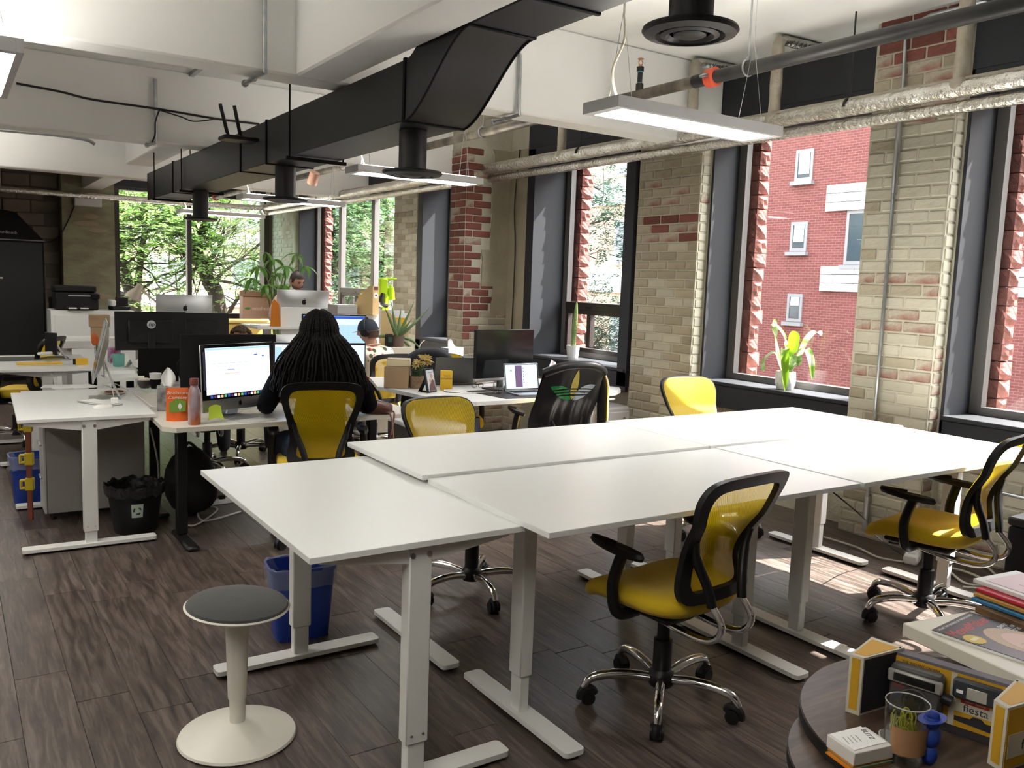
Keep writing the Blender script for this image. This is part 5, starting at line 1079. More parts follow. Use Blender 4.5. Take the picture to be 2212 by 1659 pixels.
quadpanel('dark_column', t, Ms2, -.058, .004, .026, .196, SCRP); quadpanel('dock', t, Ms2, -.11, .11, .019, .027, SCRX)
for i in range(6): quadpanel('message_mark', t, Ms2, .012, .020, .06+i*.022, .066+i*.022, SCRD)
quadpanel('green_mark', t, Ms2, -.10, -.085, .150, .162, SCRG)
p = at(1076, 851, z=ZL); t = thing('water_glass', 'stemless glass of water on the desk pad', 'glass', p); obj('glass', MB().lathe([(0,.002),(.026,.002),(.040,.03),(.043,.055),(.035,.105),(.0335,.105),(.041,.055),(.038,.032),(.024,.006),(0,.006)], 28), CLEAR, t); obj('water', MB().lathe([(0,.007),(.024,.007),(.037,.033),(.0395,.05),(0,.05)], 24), CLEAR, t)
p = at(1040, 840, z=ZL); t = thing('reading_glasses', 'dark reading glasses beside the desk pad', 'glasses', p+Vector((0,.06,0))); obj('frame', MB().tube([(.03+.022*math.cos(a),0,.02+.017*math.sin(a)) for a in [k*.52 for k in range(12)]], .002, 5, closed=True).tube([(-.03+.022*math.cos(a),0,.02+.017*math.sin(a)) for a in [k*.52 for k in range(12)]], .002, 5, closed=True).tube([(-.008,0,.024),(.008,0,.024)], .002, 5).tube([(.052,0,.024),(.05,.12,.012)], .002, 5).tube([(-.052,0,.024),(-.05,.12,.012)], .002, 5), BLK, t)
cable('white charging cable curving across the laptop desk', [at(940,866,z=ZL+.004), at(958,853,z=ZL+.004), at(1000,850,z=ZL+.004), at(1040,848,z=ZL+.004), at(1065,846,z=ZL+.004)], .003, CABW)
p = at(1193, 800, z=.80); t = thing('tissue', 'white tissue sticking up behind the jacket chair', 'tissue', (p.x, p.y, ZL)); obj('box', MB().box(-.06,.06,-.06,.06,0,.06,.004), mat('lilac_paper', (.42,.40,.60), .7), t); obj('sheet', MB().surf(lambda u, v: ((u-.5)*(.10-.05*v)+.015*v, .01*math.sin(7*u), .06+.095*v*(1-.35*u)), 7, 6), mat('cream_tissue', (.72,.66,.60), .8), t, sharp=80)
t = thing('drawer_pedestal', 'grey metal drawer pedestal with a round lock under the right end of the laptop desk', 'cabinet', (4.55, 5.62, 0)); obj('body', MB().box(-.2,.2,-.25,.25,.03,.60,.02), GREY, t); obj('drawer', MB().box(-.18,.18,-.262,-.25,.33,.56,.01), GREY, t); obj('drawer', MB().box(-.18,.18,-.262,-.25,.06,.31,.01), GREY, t); obj('lock', MB().cyl((.12,-.27,.50),(.12,-.262,.50),.014,n=14), CHROME, t)
p = at(1075, 930, z=0); t = thing('shopping_bag', 'blue plastic bag hanging under the laptop desk', 'bag', (3.42, 5.75, 0)); obj('bag', MB().surf(lambda u, v: (.11*math.cos(2*PI*u)*(1-.25*v), .07*math.sin(2*PI*u)*(1-.3*v)+.008*math.sin(20*u), .30*v+.22), 24, 6, True), mat('blue_bag', (.05,.09,.30), .4, bump=(20,.6)), t, sharp=80); obj('bag_base', MB().box(-.13,.13,-.09,.09,0,.22,.04), BLKM, t)
# jacket over the chair back: flat drape over the backrest with folds
jc = [o for o in bpy.data.objects if o.get('label', '').startswith('yellow task chair with a black')][0]
JM = mat('black_track_jacket', (.008,.008,.010), .38, bump=(5,.25), sheen=.1)
t = thing('jacket', 'black track jacket with a large three leaf emblem, hung over a task chair', 'jacket', jc.location, jc.rotation_euler.z)
def jk(u, v):
    x = (u-.5)*2; W = .232+.04*v; z = 1.03-.60*v; sh = (1-abs(x)**3*.045*(1-v))
    yb = back_y(min(.2,abs(x)*.2), max(.49, z))-.045-.03*v
    fold = .014*math.sin(x*9+v*2.2)*v+.008*math.sin(x*21+1)*v
    top = .012*math.cos(x*PI/2)
    return (W*x, yb-fold-.09*abs(x)**4*(-1)*.8, z*sh+top*(1-v))
def jk2(u, v):
    x = (u-.5)*2; z = 1.03-.36*v; W = .232
    return (W*x, back_y(min(.2,abs(x)*.2), max(.49,z))+.022+.035*abs(x)**4, z*(1-abs(x)**3*.045*(1-v))+.012*math.cos(x*PI/2)*(1-v))
obj('jacket_back', MB().surf(jk, 37, 27), JM, t, sharp=80); obj('jacket_front', MB().surf(jk2, 25, 12), JM, t, sharp=80)
obj('shoulder_roll', MB().tube([Vector(jk(u/20, 0)).lerp(Vector(jk2(u/20, 0)), .5) for u in range(21)], .033, 10), JM, t)
for s, m_ in ((0.985, mat('silver_stripe', (.55,.60,.66), .3, .4)),): 
    obj('sleeve', MB().tube(smooth_path([(s*.225,-.30,1.0),(s*.262,-.30,.90),(s*.272,-.29,.75),(s*.28,-.285,.55),(s*.275,-.28,.47)], 5), [.035]*6+[.042]*15, 10), JM, t)
    for k in (0,1,2): obj('sleeve_stripe', MB().tube(smooth_path([(s*.225+.004+.010*k,-.337+.012*k,1.0),(s*.265+.008+.012*k,-.340+.012*k,.90),(s*.275+.010+.012*k,-.331+.012*k,.75),(s*.282+.012+.010*k,-.326+.012*k,.55)], 5), .0045, 6), m_ if k else YELP, t)
def leaf(cx, cy, L, W, ang, bend=0):
    o = []
    for i in range(9): tt = i/8; o.append((W*math.sin(PI*tt)**.8*(1-.25*tt), L*tt))
    o = o+[(-x, y) for x, y in o[-2:0:-1]]
    ca, sa = math.cos(ang), math.sin(ang)
    return [(cx+(x+bend*(y/L)**2)*ca-y*sa, cy+(x+bend*(y/L)**2)*sa+y*ca) for x, y in o]
jm = {'g': mat('green_print_emblem', (.02,.24,.07), .4), 'y': mat('gold_print_emblem', (.66,.56,.14), .4), 's': mat('silver_print_emblem', (.48,.58,.68), .35)}
def onjack(x, y):     # emblem plane coordinates -> point just outside the jacket back
    v = (1.03-y)/.60; u = .5+x/(2*(.232+.04*v)); p_ = Vector(jk(u, v)); return Vector((p_.x, p_.y-.004, p_.z))
def emblem(name, poly, m, cut):
    bm = bmesh.new(); vs = [bm.verts.new((x, y, 0)) for x, y in poly]; bm.faces.new(vs)
    for y0 in cut:
        for yy in (y0, y0+.009): bmesh.ops.bisect_plane(bm, geom=bm.verts[:]+bm.edges[:]+bm.faces[:], plane_co=(0,yy,0), plane_no=(0,1,0))
    kill = [f for f in bm.faces if any(y0 < f.calc_center_median().y < y0+.009 for y0 in cut)]
    bmesh.ops.delete(bm, geom=kill, context='FACES'); bmesh.ops.triangulate(bm, faces=bm.faces[:]); bmesh.ops.subdivide_edges(bm, edges=bm.edges[:], cuts=2)
    bm.verts.index_update(); m_ = MB(); m_.add([onjack(v.co.x, v.co.y) for v in bm.verts], [[v.index for v in f.verts] for f in bm.faces]); bm.free(); obj(name, m_, m, t, flat=True)
cut = (.818,.840,.862)
EX, EY = -.018, .785
emblem('emblem_leaf', leaf(EX,EY+.004,.215,.029,0), jm['y'], cut); emblem('emblem_leaf', leaf(EX-.006,EY,.20,.045,.80,-.03), jm['g'], cut); emblem('emblem_leaf', leaf(EX+.006,EY,.20,.045,-.80,.03), jm['s'], cut)
# dark coat on the chair behind the flowers
cp = at(925, 790, d=7.2); t = thing('coat', 'dark navy coat hung over a chair back behind the yellow flowers', 'coat', (cp.x, cp.y, 0), -.2)
NV = mat('navy_coat', (.012,.014,.022), .75, bump=(8,.4))
obj('coat_back', MB().surf(lambda u, v: ((u-.5)*(.40+.08*v)*(1-.0*v), -.08*math.sin(PI*u)+.012*math.sin(u*23)*v, .99-.10*abs(2*u-1)**2.4-.45*v), 33, 14).surf(lambda u, v: ((u-.5)*.40, .06+.012*math.sin(u*17)*v, .99-.10*abs(2*u-1)**2.4-.35*v), 33, 10), NV, t, sharp=80)
obj('coat_top', MB().tube([((u/16-.5)*.40, -.01-.04*math.sin(PI*u/16), .985-.10*abs(u/8-1)**2.4) for u in range(17)], .045, 10), NV, t)
dup(chA, (cp.x+.06, cp.y-.30+.02, 0), math.radians(168), 'yellow task chair under the dark navy coat, behind the flowers', CG)
# ------------------------------------------------------------------ window sills
p = at(1240, 775, z=.867); POT = mat('white_glazed_pot', (.78,.78,.77), .3)
p = at(1240, 776, x=5.22); t = thing('snake_plant', 'white pot with a single upright green leaf on the window sill', 'potted plant', (5.20, p.y, .866))
obj('pot', MB().lathe([(0,0),(.052,0),(.055,.01),(.068,.125),(.062,.125),(.05,.105),(0,.10)], 28), POT, t)
obj('leaf', MB().tube(smooth_path([(0,0,.09),(.0,-.008,.25),(.0,-.02,.40),(.0,-.03,.56)], 5), [.024]*5+[.028,.028,.026,.025,.023,.022,.020,.017,.013,.008,.002], 8), mat('snake_leaf', (.10,.20,.05), .45, noise=(30,(.25,.32,.12),.15,(1,1,4))), t); obj('soil', MB().cyl((0,0,.098),(0,0,.106),.055,n=16), mat('soil', (.03,.02,.015), .95), t)
p = at(1697, 838, x=5.25); t = thing('bromeliad', 'arching green and white striped plant in a faceted white pot on the sunlit sill', 'potted plant', (5.24, p.y, .866))
fv = []; N = 12
m = MB()
rows = [(.060,.0),(.074,.045),(.076,.09),(.070,.135)]
for i, (r_, z) in enumerate(rows):
    for k in range(N): a = 2*PI*(k+(.5 if i % 2 else 0))/N; fv.append((r_*math.cos(a), r_*math.sin(a), z))
ff = []
for i in range(3):
    for k in range(N):
        a, b = i*N+k, i*N+(k+1) % N; c, d = (i+1)*N+k, (i+1)*N+(k+1) % N
        if i % 2 == 0: ff += [(a, b, c), (b, d, c)]
        else: ff += [(a, b, d), (a, d, c)]
m.add(fv, ff+[tuple(range(N))[::-1]])
obj('pot', m, POT, t, flat=True); obj('soil', MB().cyl((0,0,.118),(0,0,.126),.066,n=16), MATS['soil'], t)
BL = mat('striped_leaf', (.14,.30,.03), .4, noise=(11,(.55,.62,.42),.10,(1,1,1.5)), trans=.4); BL2 = mat('bright_leaf', (.20,.36,.015), .4, trans=.45)
def strap(pts, w, m_, name='leaf'):
    P = smooth_path(pts, 5); n = len(P)
    def f(u, v):
        i = min(n-1, round(v*(n-1))); tn = (P[min(i+1,n-1)]-P[max(i-1,0)]).normalized(); s = tn.cross(Vector((0,0,1))); s = s.normalized() if s.length > .05 else Vector((0,1,0)); nn = s.cross(tn)
        ww = w*min(1, .55+1.2*v)*(1-max(0,(v-.72)/.28)**2*.85); k = 2*u-1
        return P[i]+s*(k*ww)+nn*(abs(k)**2*ww*.45)
    return obj(name, MB().surf(f, 7, n), m_, t, sharp=80)
strap([(0,0,.12),(-.02,-.0,.22),(-.05,-.02,.30),(-.09,-.05,.24),(-.10,-.07,.09),(-.10,-.08,.0)], .030, BL2); strap([(0,.02,.12),(-.03,.07,.24),(-.05,.10,.26),(-.09,.13,.20),(-.10,.13,.12)], .027, BL)
strap([(0,.03,.12),(.01,.10,.25),(-.0,.13,.40),(-.02,.12,.52)], .024, BL); strap([(0,-.02,.12),(.02,-.03,.26),(.0,-.05,.37),(-.02,-.06,.44)], .040, BL2)
strap([(.01,0,.12),(.04,.05,.28),(.03,.06,.38),(.02,.13,.46),(.01,.18,.47)], .022, BL); strap([(.02,-.02,.12),(.05,-.08,.26),(.05,-.14,.38),(.03,-.22,.44),(.02,-.27,.42)], .034, BL)
strap([(.02,-.03,.12),(.02,-.09,.24),(.0,-.16,.31),(-.03,-.23,.24),(-.04,-.27,.10)], .030, BL); strap([(0,-.02,.12),(-.02,-.08,.20),(-.05,-.13,.26),(-.08,-.17,.19)], .030, BL)
p = at(935, 733, x=5.25); t = thing('pot_cover', 'plain white cylindrical pot on the sill beside the red brick corner', 'pot', (5.20, p.y, .866)); obj('pot', MB().lathe([(0,0),(.052,0),(.055,.004),(.055,.15),(.050,.152),(.049,.02),(0,.015)], 28), POT, t)
cable('white cable dropping from the sill by the white cylindrical pot', [at(930,735,x=5.1), at(918,735,x=5.02), at(908,745,x=4.98), at(900,770,x=4.98)], .005, CABW)
# far sill carton
p = at(548, 685, y=15.55); t = thing('cardboard_box', 'open brown delivery carton on the sill of the far window', 'box', (p.x, 15.40, .776), -.12); k = mpp(p); w = .50
obj('carton', MB().box(-.26,.26,-.19,.19,.0,.40,.003), mat('brown_carton', (.40,.235,.155), .8), t)
obj('flap', MB().add([(-.26,-.19,.40),(.26,-.19,.40),(.26,-.24,.43),(-.26,-.24,.43),(-.26,-.186,.40),(.26,-.186,.40),(.26,-.236,.434),(-.26,-.236,.434)], [(0,1,2,3),(7,6,5,4),(0,4,5,1),(1,5,6,2),(2,6,7,3),(3,7,4,0)]), MATS['brown_carton'], t); obj('flap', MB().box(-.26,.26,.186,.19,.40,.50), MATS['brown_carton'], t); obj('flap', MB().add([(-.26,-.19,.40),(-.26,.19,.40),(-.33,.17,.47),(-.33,-.15,.46)], [(0,1,2,3)]), MATS['brown_carton'], t)
text('lettering', 'missfresh', .085, mat('pale_carton_print', (.66,.56,.44), .7), t, FRONT((.06,-.1915,.20)), .001)
obj('leaf_mark', MB(FRONT((-.18,-.1915,.20))).prism([(-.055,.0),(-.03,.022),(.02,.026),(.055,.012),(.03,-.018),(-.02,-.02)], lambda u, v, w: (u, v, w), .001), mat('green_mark', (.06,.17,.03), .7), t, flat=True)
# man's standing desk
md = at(640, 712, d=9.75); zm = md.z
mt = [at(px, py, z=zm) for px, py in ((560,722),(612,722),(730,722),(730,712),(540,706))]
t = thing('standing_desk', 'raised desk at which the man in the pink shirt stands', 'desk', (0,0,0), 0); X0, X1, Yd = at(553,705,z=zm).x, at(735,705,z=zm).x, at(600,712,z=zm).y
Yd = 9.25; zt = 1.02; X0, X1 = at(556,708,y=Yd).x, at(735,705,y=Yd).x; t.location = ((X0+X1)/2, Yd, 0); LW = X1-X0
obj('desktop', MB().box(-LW/2, LW/2, 0, .62, zt-.03, zt, .003), WHITE, t)
for s in (-1, 1): l = obj('leg', MB().box(s*(LW/2-.2)-.04, s*(LW/2-.2)+.04, .27, .35, .03, zt-.031, .004), WMET, t); obj('foot', MB().box(s*(LW/2-.2)-.04, s*(LW/2-.2)+.04, .0, .62, 0, .03, .008), WMET, l)
a_, b_ = at(608, 664, y=9.3), at(727, 664, y=9.3)
t = thing('desk_screen', 'plain white privacy panel in front of the silver computer of the standing man', 'desk screen', ((a_.x+b_.x)/2, 9.42, zt+.001)); w = b_.x-a_.x; hz = a_.z-zt; obj('front_panel', MB().box(-w/2,w/2,-.10,-.085,-.28,hz,.003), WHITE, t); obj('clamp', MB().box(-w/2+.1,-w/2+.16,-.085,-.03,0,.03), WMET, t); obj('clamp', MB().box(w/2-.16,w/2-.1,-.085,-.03,0,.03), WMET, t)
imac('silver all-in-one computer in front of the standing man, its back to the camera', ((a_.x+b_.x)/2, 9.52, zt+.001), math.radians(176), .60, tilt=.12, z0=-.04, lv=.70)
p = at(596, 698, y=9.32); t = thing('orange_cone', 'tall orange carton with a slanted top on the raised desk', 'carton', (p.x, 9.34, zt), face_cam(p)); obj('body', MB().prism([(-.055,0),(.055,0),(.04,.24),(-.01,.30),(-.04,.26)], lambda u, v, w: (u, -w, v), .07), mat('orange_card', (.72,.22,.01), .5), t, flat=True)
p = at(570, 706, y=9.3); solo('paper_sheet', MB().box(-.16,.16,-.1,.1,0,.012), PAPER, 'stack of papers at the left end of the raised desk', 'paper', loc=(p.x+.08, 9.42, zt+.001), rz=.3)
# window side table with files
wz = .98; wy = 8.9
q0 = at(745, 681, d=9.4)
t = thing('shelf_unit', 'white shelf unit by the windows carrying files and a small white box', 'shelf', (4.15, 9.25, 0), 0); obj('carcass', MB().box(-.42,.10,-.2,.25,.03,q0.z,.004), WHITE, t); obj('plinth', MB().box(-.40,.08,-.19,.24,0,.03), BLKM, t)
zq = q0.z+.001
def onshelf(px): return at(px, 681, y=9.15).x
xa = onshelf(745); t = thing('storage_box', 'small white box with a grey end on the window shelf', 'box', (xa, 9.2, zq), -.1); obj('body', MB().box(-.09,.14,-.08,.10,0,.105,.003), mat('white_card', (.78,.80,.84), .6), t); obj('grey_end', MB().box(-.15,-.092,-.08,.10,0,.104,.003), mat('grey_card', (.34,.30,.30), .7), t)
xa = onshelf(785); MANI = mat('buff_card', (.66,.48,.23), .7)
def magfile(label, loc, rz, s=1, sticker=True):
    t = thing('magazine_file', label, 'magazine file', loc, rz, 'yellow magazine files'); d, w, h = .24*s, .10*s, .31*s
    for x in (-w/2, w/2-.004): obj('side', MB().prism([(-d/2,0),(d/2,0),(d/2,h),(d/2-.05*s,h),(-d/2,h*.42)], lambda u, v, ww, x=x: (x+ww, u, v), .004), MANI, t, flat=True)
    obj('spine', MB().box(-w/2,w/2,d/2,d/2+.004,0,h), MANI, t); obj('front', MB().box(-w/2,w/2,-d/2-.004,-d/2,0,h*.42), MANI, t); obj('base', MB().box(-w/2,w/2,-d/2,d/2,0,.004), MANI, t)
    if sticker:
        obj('sticker', MB(BACK((0,d/2+.0045,h*.68))).prism([(.036*math.cos(a), .036*math.sin(a)) for a in [k*.26 for k in range(24)]], lambda u, v, w: (u, v, w), .0006), PAPER, t, flat=True); obj('sticker_mark', MB(BACK((0,d/2+.0055,h*.68))).prism([(-.02,0),(-.008,.012),(.0,.004),(.01,.012),(.02,0),(.006,-.01),(-.006,-.01)], lambda u, v, w: (u, v, w), .0006), DARKP, t, flat=True); obj('finger_tab', MB().box(-.035,.035,d/2+.004,d/2+.0052,h-.045,h-.01), mat('maroon_card', (.12,.03,.04), .6), t)
    for k in range(3): obj('folder', MB().box(-w/2+.012+k*.025,-w/2+.022+k*.025,-d/2+.01,d/2-.01,.006,h*(.8-.06*k)), [YELP, PAPER, YELP][k], t)
    return t
magfile('yellow magazine file with a round white sticker on its spine, on the window shelf', (xa+.02, 9.1, zq), math.radians(205), 1.05)
LIME = mat('lime_plastic', (.46,.72,.01), .4, trans=.15)
xb = onshelf(832); t = thing('water_blaster', 'lime green plastic contraption with black parts on the window shelf', 'toy', (xb+.02, 9.22, zq), 0)
obj('body', MB().box(-.07,.03,-.03,.03,.22,.42,.015).box(-.02,.05,-.03,.03,.0,.24,.02), LIME, t); obj('arm', MB().cyl((-.04,0,.41),(.15,0,.415),.014,n=10), LIME, t); obj('tank', MB().cyl((.09,0,.17),(.075,0,.31),.042,n=14).cyl((.075,0,.31),(.07,0,.34),.02), LIME, t); obj('grip', MB().tube(smooth_path([(-.03,-.02,.24),(-.06,-.04,.16),(-.02,-.04,.11),(.02,-.03,.10)], 5), .026, 8), BLK, t); obj('base', MB().box(-.05,.06,-.04,.04,0,.03,.008), LIME, t)
ap = at(862, 742, d=8.9); zs_ = ap.z
t = thing('side_cabinet', 'pale cabinet behind the aloe plant by the windows', 'cabinet', (3.76, 8.06, 0), 0); obj('body', MB().box(-.30,.22,-.20,.22,.03,.90,.006), mat('cream_laminate', (.60,.56,.46), .5), t); obj('plinth', MB().box(-.28,.20,-.18,.2,0,.03), BLKM, t)
def onc(px, y=7.95): return at(px, 740, y=y).x
t = magfile('yellow magazine file holding white sheets behind the aloe plant', (onc(852, 8.1), 8.12, .902), math.radians(75), 1.15, False); obj('loose_sheets', MB().box(-.04,.0,-.10,.16,.08,.36).box(.0,.012,-.14,.1,.1,.33), PAPER, t)
t = thing('aloe_plant', 'spiky aloe plant with long pale green leaves in front of the yellow file', 'potted plant', (onc(858, 7.92), 7.92, .902)); obj('pot', MB().lathe([(0,0),(.06,0),(.075,.11),(.068,.11),(.06,.09),(0,.09)], 20), mat('brown_glazed_pot', (.16,.11,.09), .4), t)
AL = mat('aloe_leaf', (.17,.27,.12), .5, trans=.2); g = random.Random(21)
for dx, dz, L, cv in ((-.55,.85,.42,-.02),(-.18,.98,.36,0),(.12,.98,.30,.0),(.42,.90,.38,.03),(.75,.65,.42,.06),(.95,.15,.34,-.22),(-.95,.22,.38,-.12),(.6,-.1,.28,-.30),(-.75,-.15,.22,-.18),(.25,.5,.25,.0)):
    dy = g.uniform(-.5,.3); d = Vector((dx, dy, dz)).normalized(); pts = [Vector((0,0,.09))+d*L*s+Vector((0,0,cv*s*s)) for s in (0,.25,.5,.75,1)]
    P = smooth_path(pts, 3); n = len(P); obj('leaf', MB().tube(P, [.020*(1-(i/(n-1))**1.4)+.0015 for i in range(n)], 7), AL, t)
t = thing('phone_box', 'small dark upright speaker with green marks beside the aloe plant', 'speaker', (onc(838, 7.92), 7.90, .902)); obj('body', MB().box(-.035,.035,-.03,.03,0,.13,.01), BLK, t); obj('display', MB().box(-.02,.02,-.032,-.03,.05,.10), mat('dim_green_display', (.03,.07,.04), .3), t)
t = thing('side_table', 'narrow dark table under the window by the blue tissue box', 'table', (4.20, 7.42, 0)); obj('top', MB().box(-.18,.18,-.16,.16,.815,.84,.004), BLKM, t); obj('post', MB().box(-.03,.03,-.03,.03,.03,.815).box(-.15,.15,-.13,.13,0,.03,.006), BLKM, t)
t = thing('tissue_box', 'blue patterned tissue box with a tissue sticking out, by the windows', 'tissue box', (4.20, 7.45, .842), .2); obj('box', MB().box(-.10,.10,-.06,.06,0,.085,.003), mat('blue_print_card', (.12,.15,.19), .7, noise=(40,(.30,.33,.36),.08)), t); obj('tissue', MB().surf(lambda u, v: ((u-.5)*.10*(1-.5*v)-.03*v, .012*math.sin(7*u), .085+.085*v*(.6+.4*math.sin(PI*u))), 8, 6), PAPER, t, sharp=80)
# pachira plant
p = at(600, 700, d=11.2); t = thing('money_tree', 'tall indoor plant with drooping green leaf fans beside the corner column', 'potted plant', (p.x, p.y, 0))
obj('pot', MB().lathe([(0,0),(.15,0),(.19,.34),(.175,.34),(.15,.28),(0,.28)], 24), mat('dark_planter', (.05,.045,.04), .5), t); g = random.Random(31)
tops = [(575,545),(560,575),(600,590),(590,560),(618,575),(545,600),(612,615),(575,615),(640,548),(660,575),(600,630)]
sm_ = MB(); lv = MB(); lf_ = None; root = Vector((0,0,.3)); LG = mat('pachira_leaf', (.085,.22,.03), .4, trans=.4, noise=(3,(.14,.32,.06),.3)); STM = mat('pachira_stem', (.13,.17,.06), .6)
lmesh = MB(); 
def lf1(u, v): return ((2*u-1)*.030*math.sin(PI*(.04+.96*v))**.8*(1-.2*v), .20*v, .02*math.sin(PI*v)-.07*v*v-abs(2*u-1)*.006)
lmesh.surf(lf1, 5, 7); first = None
for i, (px, py) in enumerate(tops):
    e = at(px, py, d=11.2+g.uniform(-.25,.25))-Vector((p.x, p.y, 0)); mid = Vector((e.x*.35, e.y*.35, e.z*.65+.25)); sm_.tube(smooth_path([root, mid, e], 6), [.016-.011*k/12 for k in range(13)], 6)
    for k in range(6):
        if first is None: first = obj('leaf', lmesh, LG, t); l = first
        else: l = inst(first, t)
        l.location = e; l.rotation_euler = (g.uniform(-.75,.1), g.uniform(-.3,.3), 2*PI*k/6+g.uniform(-.3,.3)); l.scale = [g.uniform(.75,1.25)]*3
obj('stems', sm_, STM, t)
t = thing('yellow_bench', 'yellow bench box under the far window sill', 'bench', at(520, 695, d=12.5).to_2d().to_3d()); bz = at(520, 690, d=12.5).z; obj('body', MB().box(-.45,.5,-.2,.2,.02,bz-.05,.01), mat('yellow_wood', (.55,.38,.10), .6), t); obj('lid', MB().box(-.47,.52,-.22,.22,bz-.045,bz,.01), mat('yellow_lid', (.62,.48,.16), .5), t)
# ------------------------------------------------------------------ the foreground
p = at(514, 1592, z=.02); t = thing('stool', 'wobble stool with a round grey seat and white domed foot', 'stool', (.788, 2.825, 0)); WP = mat('cream_plastic', (.74,.72,.64), .42)
obj('base', MB().lathe([(0,.0),(.19,.0),(.197,.006),(.193,.014),(.150,.030),(.09,.046),(.045,.056),(.03,.058)], 48), WP, t); obj('lower_tube', MB().lathe([(.026,.05),(.0265,.15)], 24), WP, t); obj('column', MB().lathe([(.030,.14),(.031,.145),(.036,.30),(.040,.445)], 28), WP, t)
Mz = Matrix.Translation((0,0,.445)) @ Matrix.Rotation(.05,4,'Y') @ Matrix.Rotation(.03,4,'X'); obj('seat_shell', MB(Mz).lathe([(.03,-.01),(.10,-.002),(.168,.016),(.173,.022),(.168,.026)], 48), WP, t); obj('seat_pad', MB(Mz).lathe([(.168,.023),(.163,.034),(.13,.046),(.07,.053),(0,.055)], 48), mat('charcoal_wool', (.050,.052,.050), .9, bump=(500,.3), sheen=.3), t)
# white bench with magazines
zs = .60; c0, c1, c2 = at(1950,1345,z=zs), at(2208,1463,z=zs), at(2140,1288,z=zs)
ex = (c1-c0).normalized(); ey = Vector((-ex.y, ex.x, 0)); ey = ey if ey.dot(c2-c0) > 0 else -ey; ra = math.atan2(ex.y, ex.x)
t = thing('white_bench', 'thick white bench top with magazines at the lower right', 'bench', (c0.x, c0.y, 0), ra); DW = (c2-c0).dot(ey)+.12
sg = 1 if Vector((-math.sin(ra), math.cos(ra), 0)).dot(ey) > 0 else -1
obj('top', MB().box(0,.95,0,sg*DW,zs-.042,zs,.003), mat('warm_white_laminate', (.74,.70,.60), .4), t)
for x in (.80,.90): obj('leg', MB().box(x-.03,x+.03,sg*.05,sg*.09,0,zs-.042), WMET, t); obj('leg', MB().box(x-.03,x+.03,sg*(DW-.09),sg*(DW-.05),0,zs-.042), WMET, t)
mo, m1, m2 = at(2012,1360,z=zs+.01), at(2093,1322,z=zs+.01), at(2200,1435,z=zs+.01)
mx = (m1-mo); mw_ = .205; mxd = mx.normalized(); myd = Vector((mxd.y, -mxd.x, 0)); myd = myd if myd.dot(m2-mo) > 0 else -myd
Mm = frame((mo.x, mo.y, zs+.009), mxd, -myd)     # x along the title, y up the page
t = thing('magazine', 'film magazine with a large face on its cover on the white bench', 'magazine', (mo.x, mo.y, zs), 0); Mm = Matrix.Translation(-Vector((mo.x, mo.y, zs))) @ Mm
MW, MH = mx.length*1.02, mx.length*1.02*1.33
obj('pages', MB(Mm).box(.001,MW-.001,-MH+.001,-.001,-.0085,-.001), PAPER, t, flat=True); obj('cover', MB(Mm).box(0,MW,-MH,0,-.001,.0005), mat('dark_grey_cover', (.045,.043,.047), .3), t, flat=True)
def ell(cx, cy, rx, ry, n=28, j=0): return [(cx+(rx+j*(i % 2))*math.cos(2*PI*i/n), cy+(ry+j*(i % 2))*math.sin(2*PI*i/n)) for i in range(n)]
def pr_(name, poly, m, lay): return obj(name, MB(Mm).prism(poly, lambda u, v, w: (u, v, .0005*lay+w), .0004), m, t, flat=True)
S = MW/.205
SKC = mat('cover_skin', (.62,.40,.32), .4); SKD = mat('cover_skin_shadow', (.42,.20,.15), .4); HRC = mat('cover_fair_hair', (.46,.33,.20), .4)
pr_('printed_hair', ell(.115*S,-.172*S,.066*S,.098*S), HRC, 1); pr_('printed_face', ell(.118*S,-.190*S,.050*S,.078*S), SKC, 2)
for sx in (-1,1):
    pr_('printed_eye', ell((.118+sx*.020)*S,-.180*S,.010*S,.0055*S,16), mat('cover_eye_white', (.70,.68,.68), .4), 3); pr_('printed_iris', ell((.118+sx*.020)*S,-.180*S,.0048*S,.0048*S,14), mat('cover_blue_iris', (.12,.20,.34), .4), 4); pr_('printed_brow', [((.118+sx*.008)*S,-.168*S),((.118+sx*.020)*S,-.163*S),((.118+sx*.033)*S,-.168*S),((.118+sx*.020)*S,-.166*S)], HRC, 3)
pr_('printed_nose', [(.114*S,-.190*S),(.122*S,-.190*S),(.126*S,-.212*S),(.118*S,-.215*S),(.110*S,-.212*S)], SKD, 3); pr_('printed_mouth', ell(.118*S,-.232*S,.018*S,.006*S,16), mat('cover_lips', (.48,.16,.15), .4), 3)
MT = lambda x, y, lay=1: Mm @ Matrix.Translation((x*S, y*S, .0005*lay))
text('title', 'MovieMaker', .046*S, mat('magazine_red', (.62,.035,.03), .4), t, MT(.100,-.045), .0003, sx=.80)
text('strapline', 'THE ART AND BUSINESS OF MAKING MOVIES', .0105*S, PAPER, t, MT(.100,-.012), .0002, sx=.85)
text('coverline', 'SWEET\nHELL OF\nSUCCESS', .015*S, PAPER, t, MT(.180,-.105), .0002); pr_('seal', ell(.028*S,-.088*S,.024*S,.024*S,40,.002*S), mat('gold_seal', (.66,.46,.05), .4), 2); pr_('seal_band', [(.012*S,-.094*S),(.044*S,-.094*S),(.044*S,-.082*S),(.012*S,-.082*S)], mat('pale_gold', (.75,.66,.35), .4), 3)
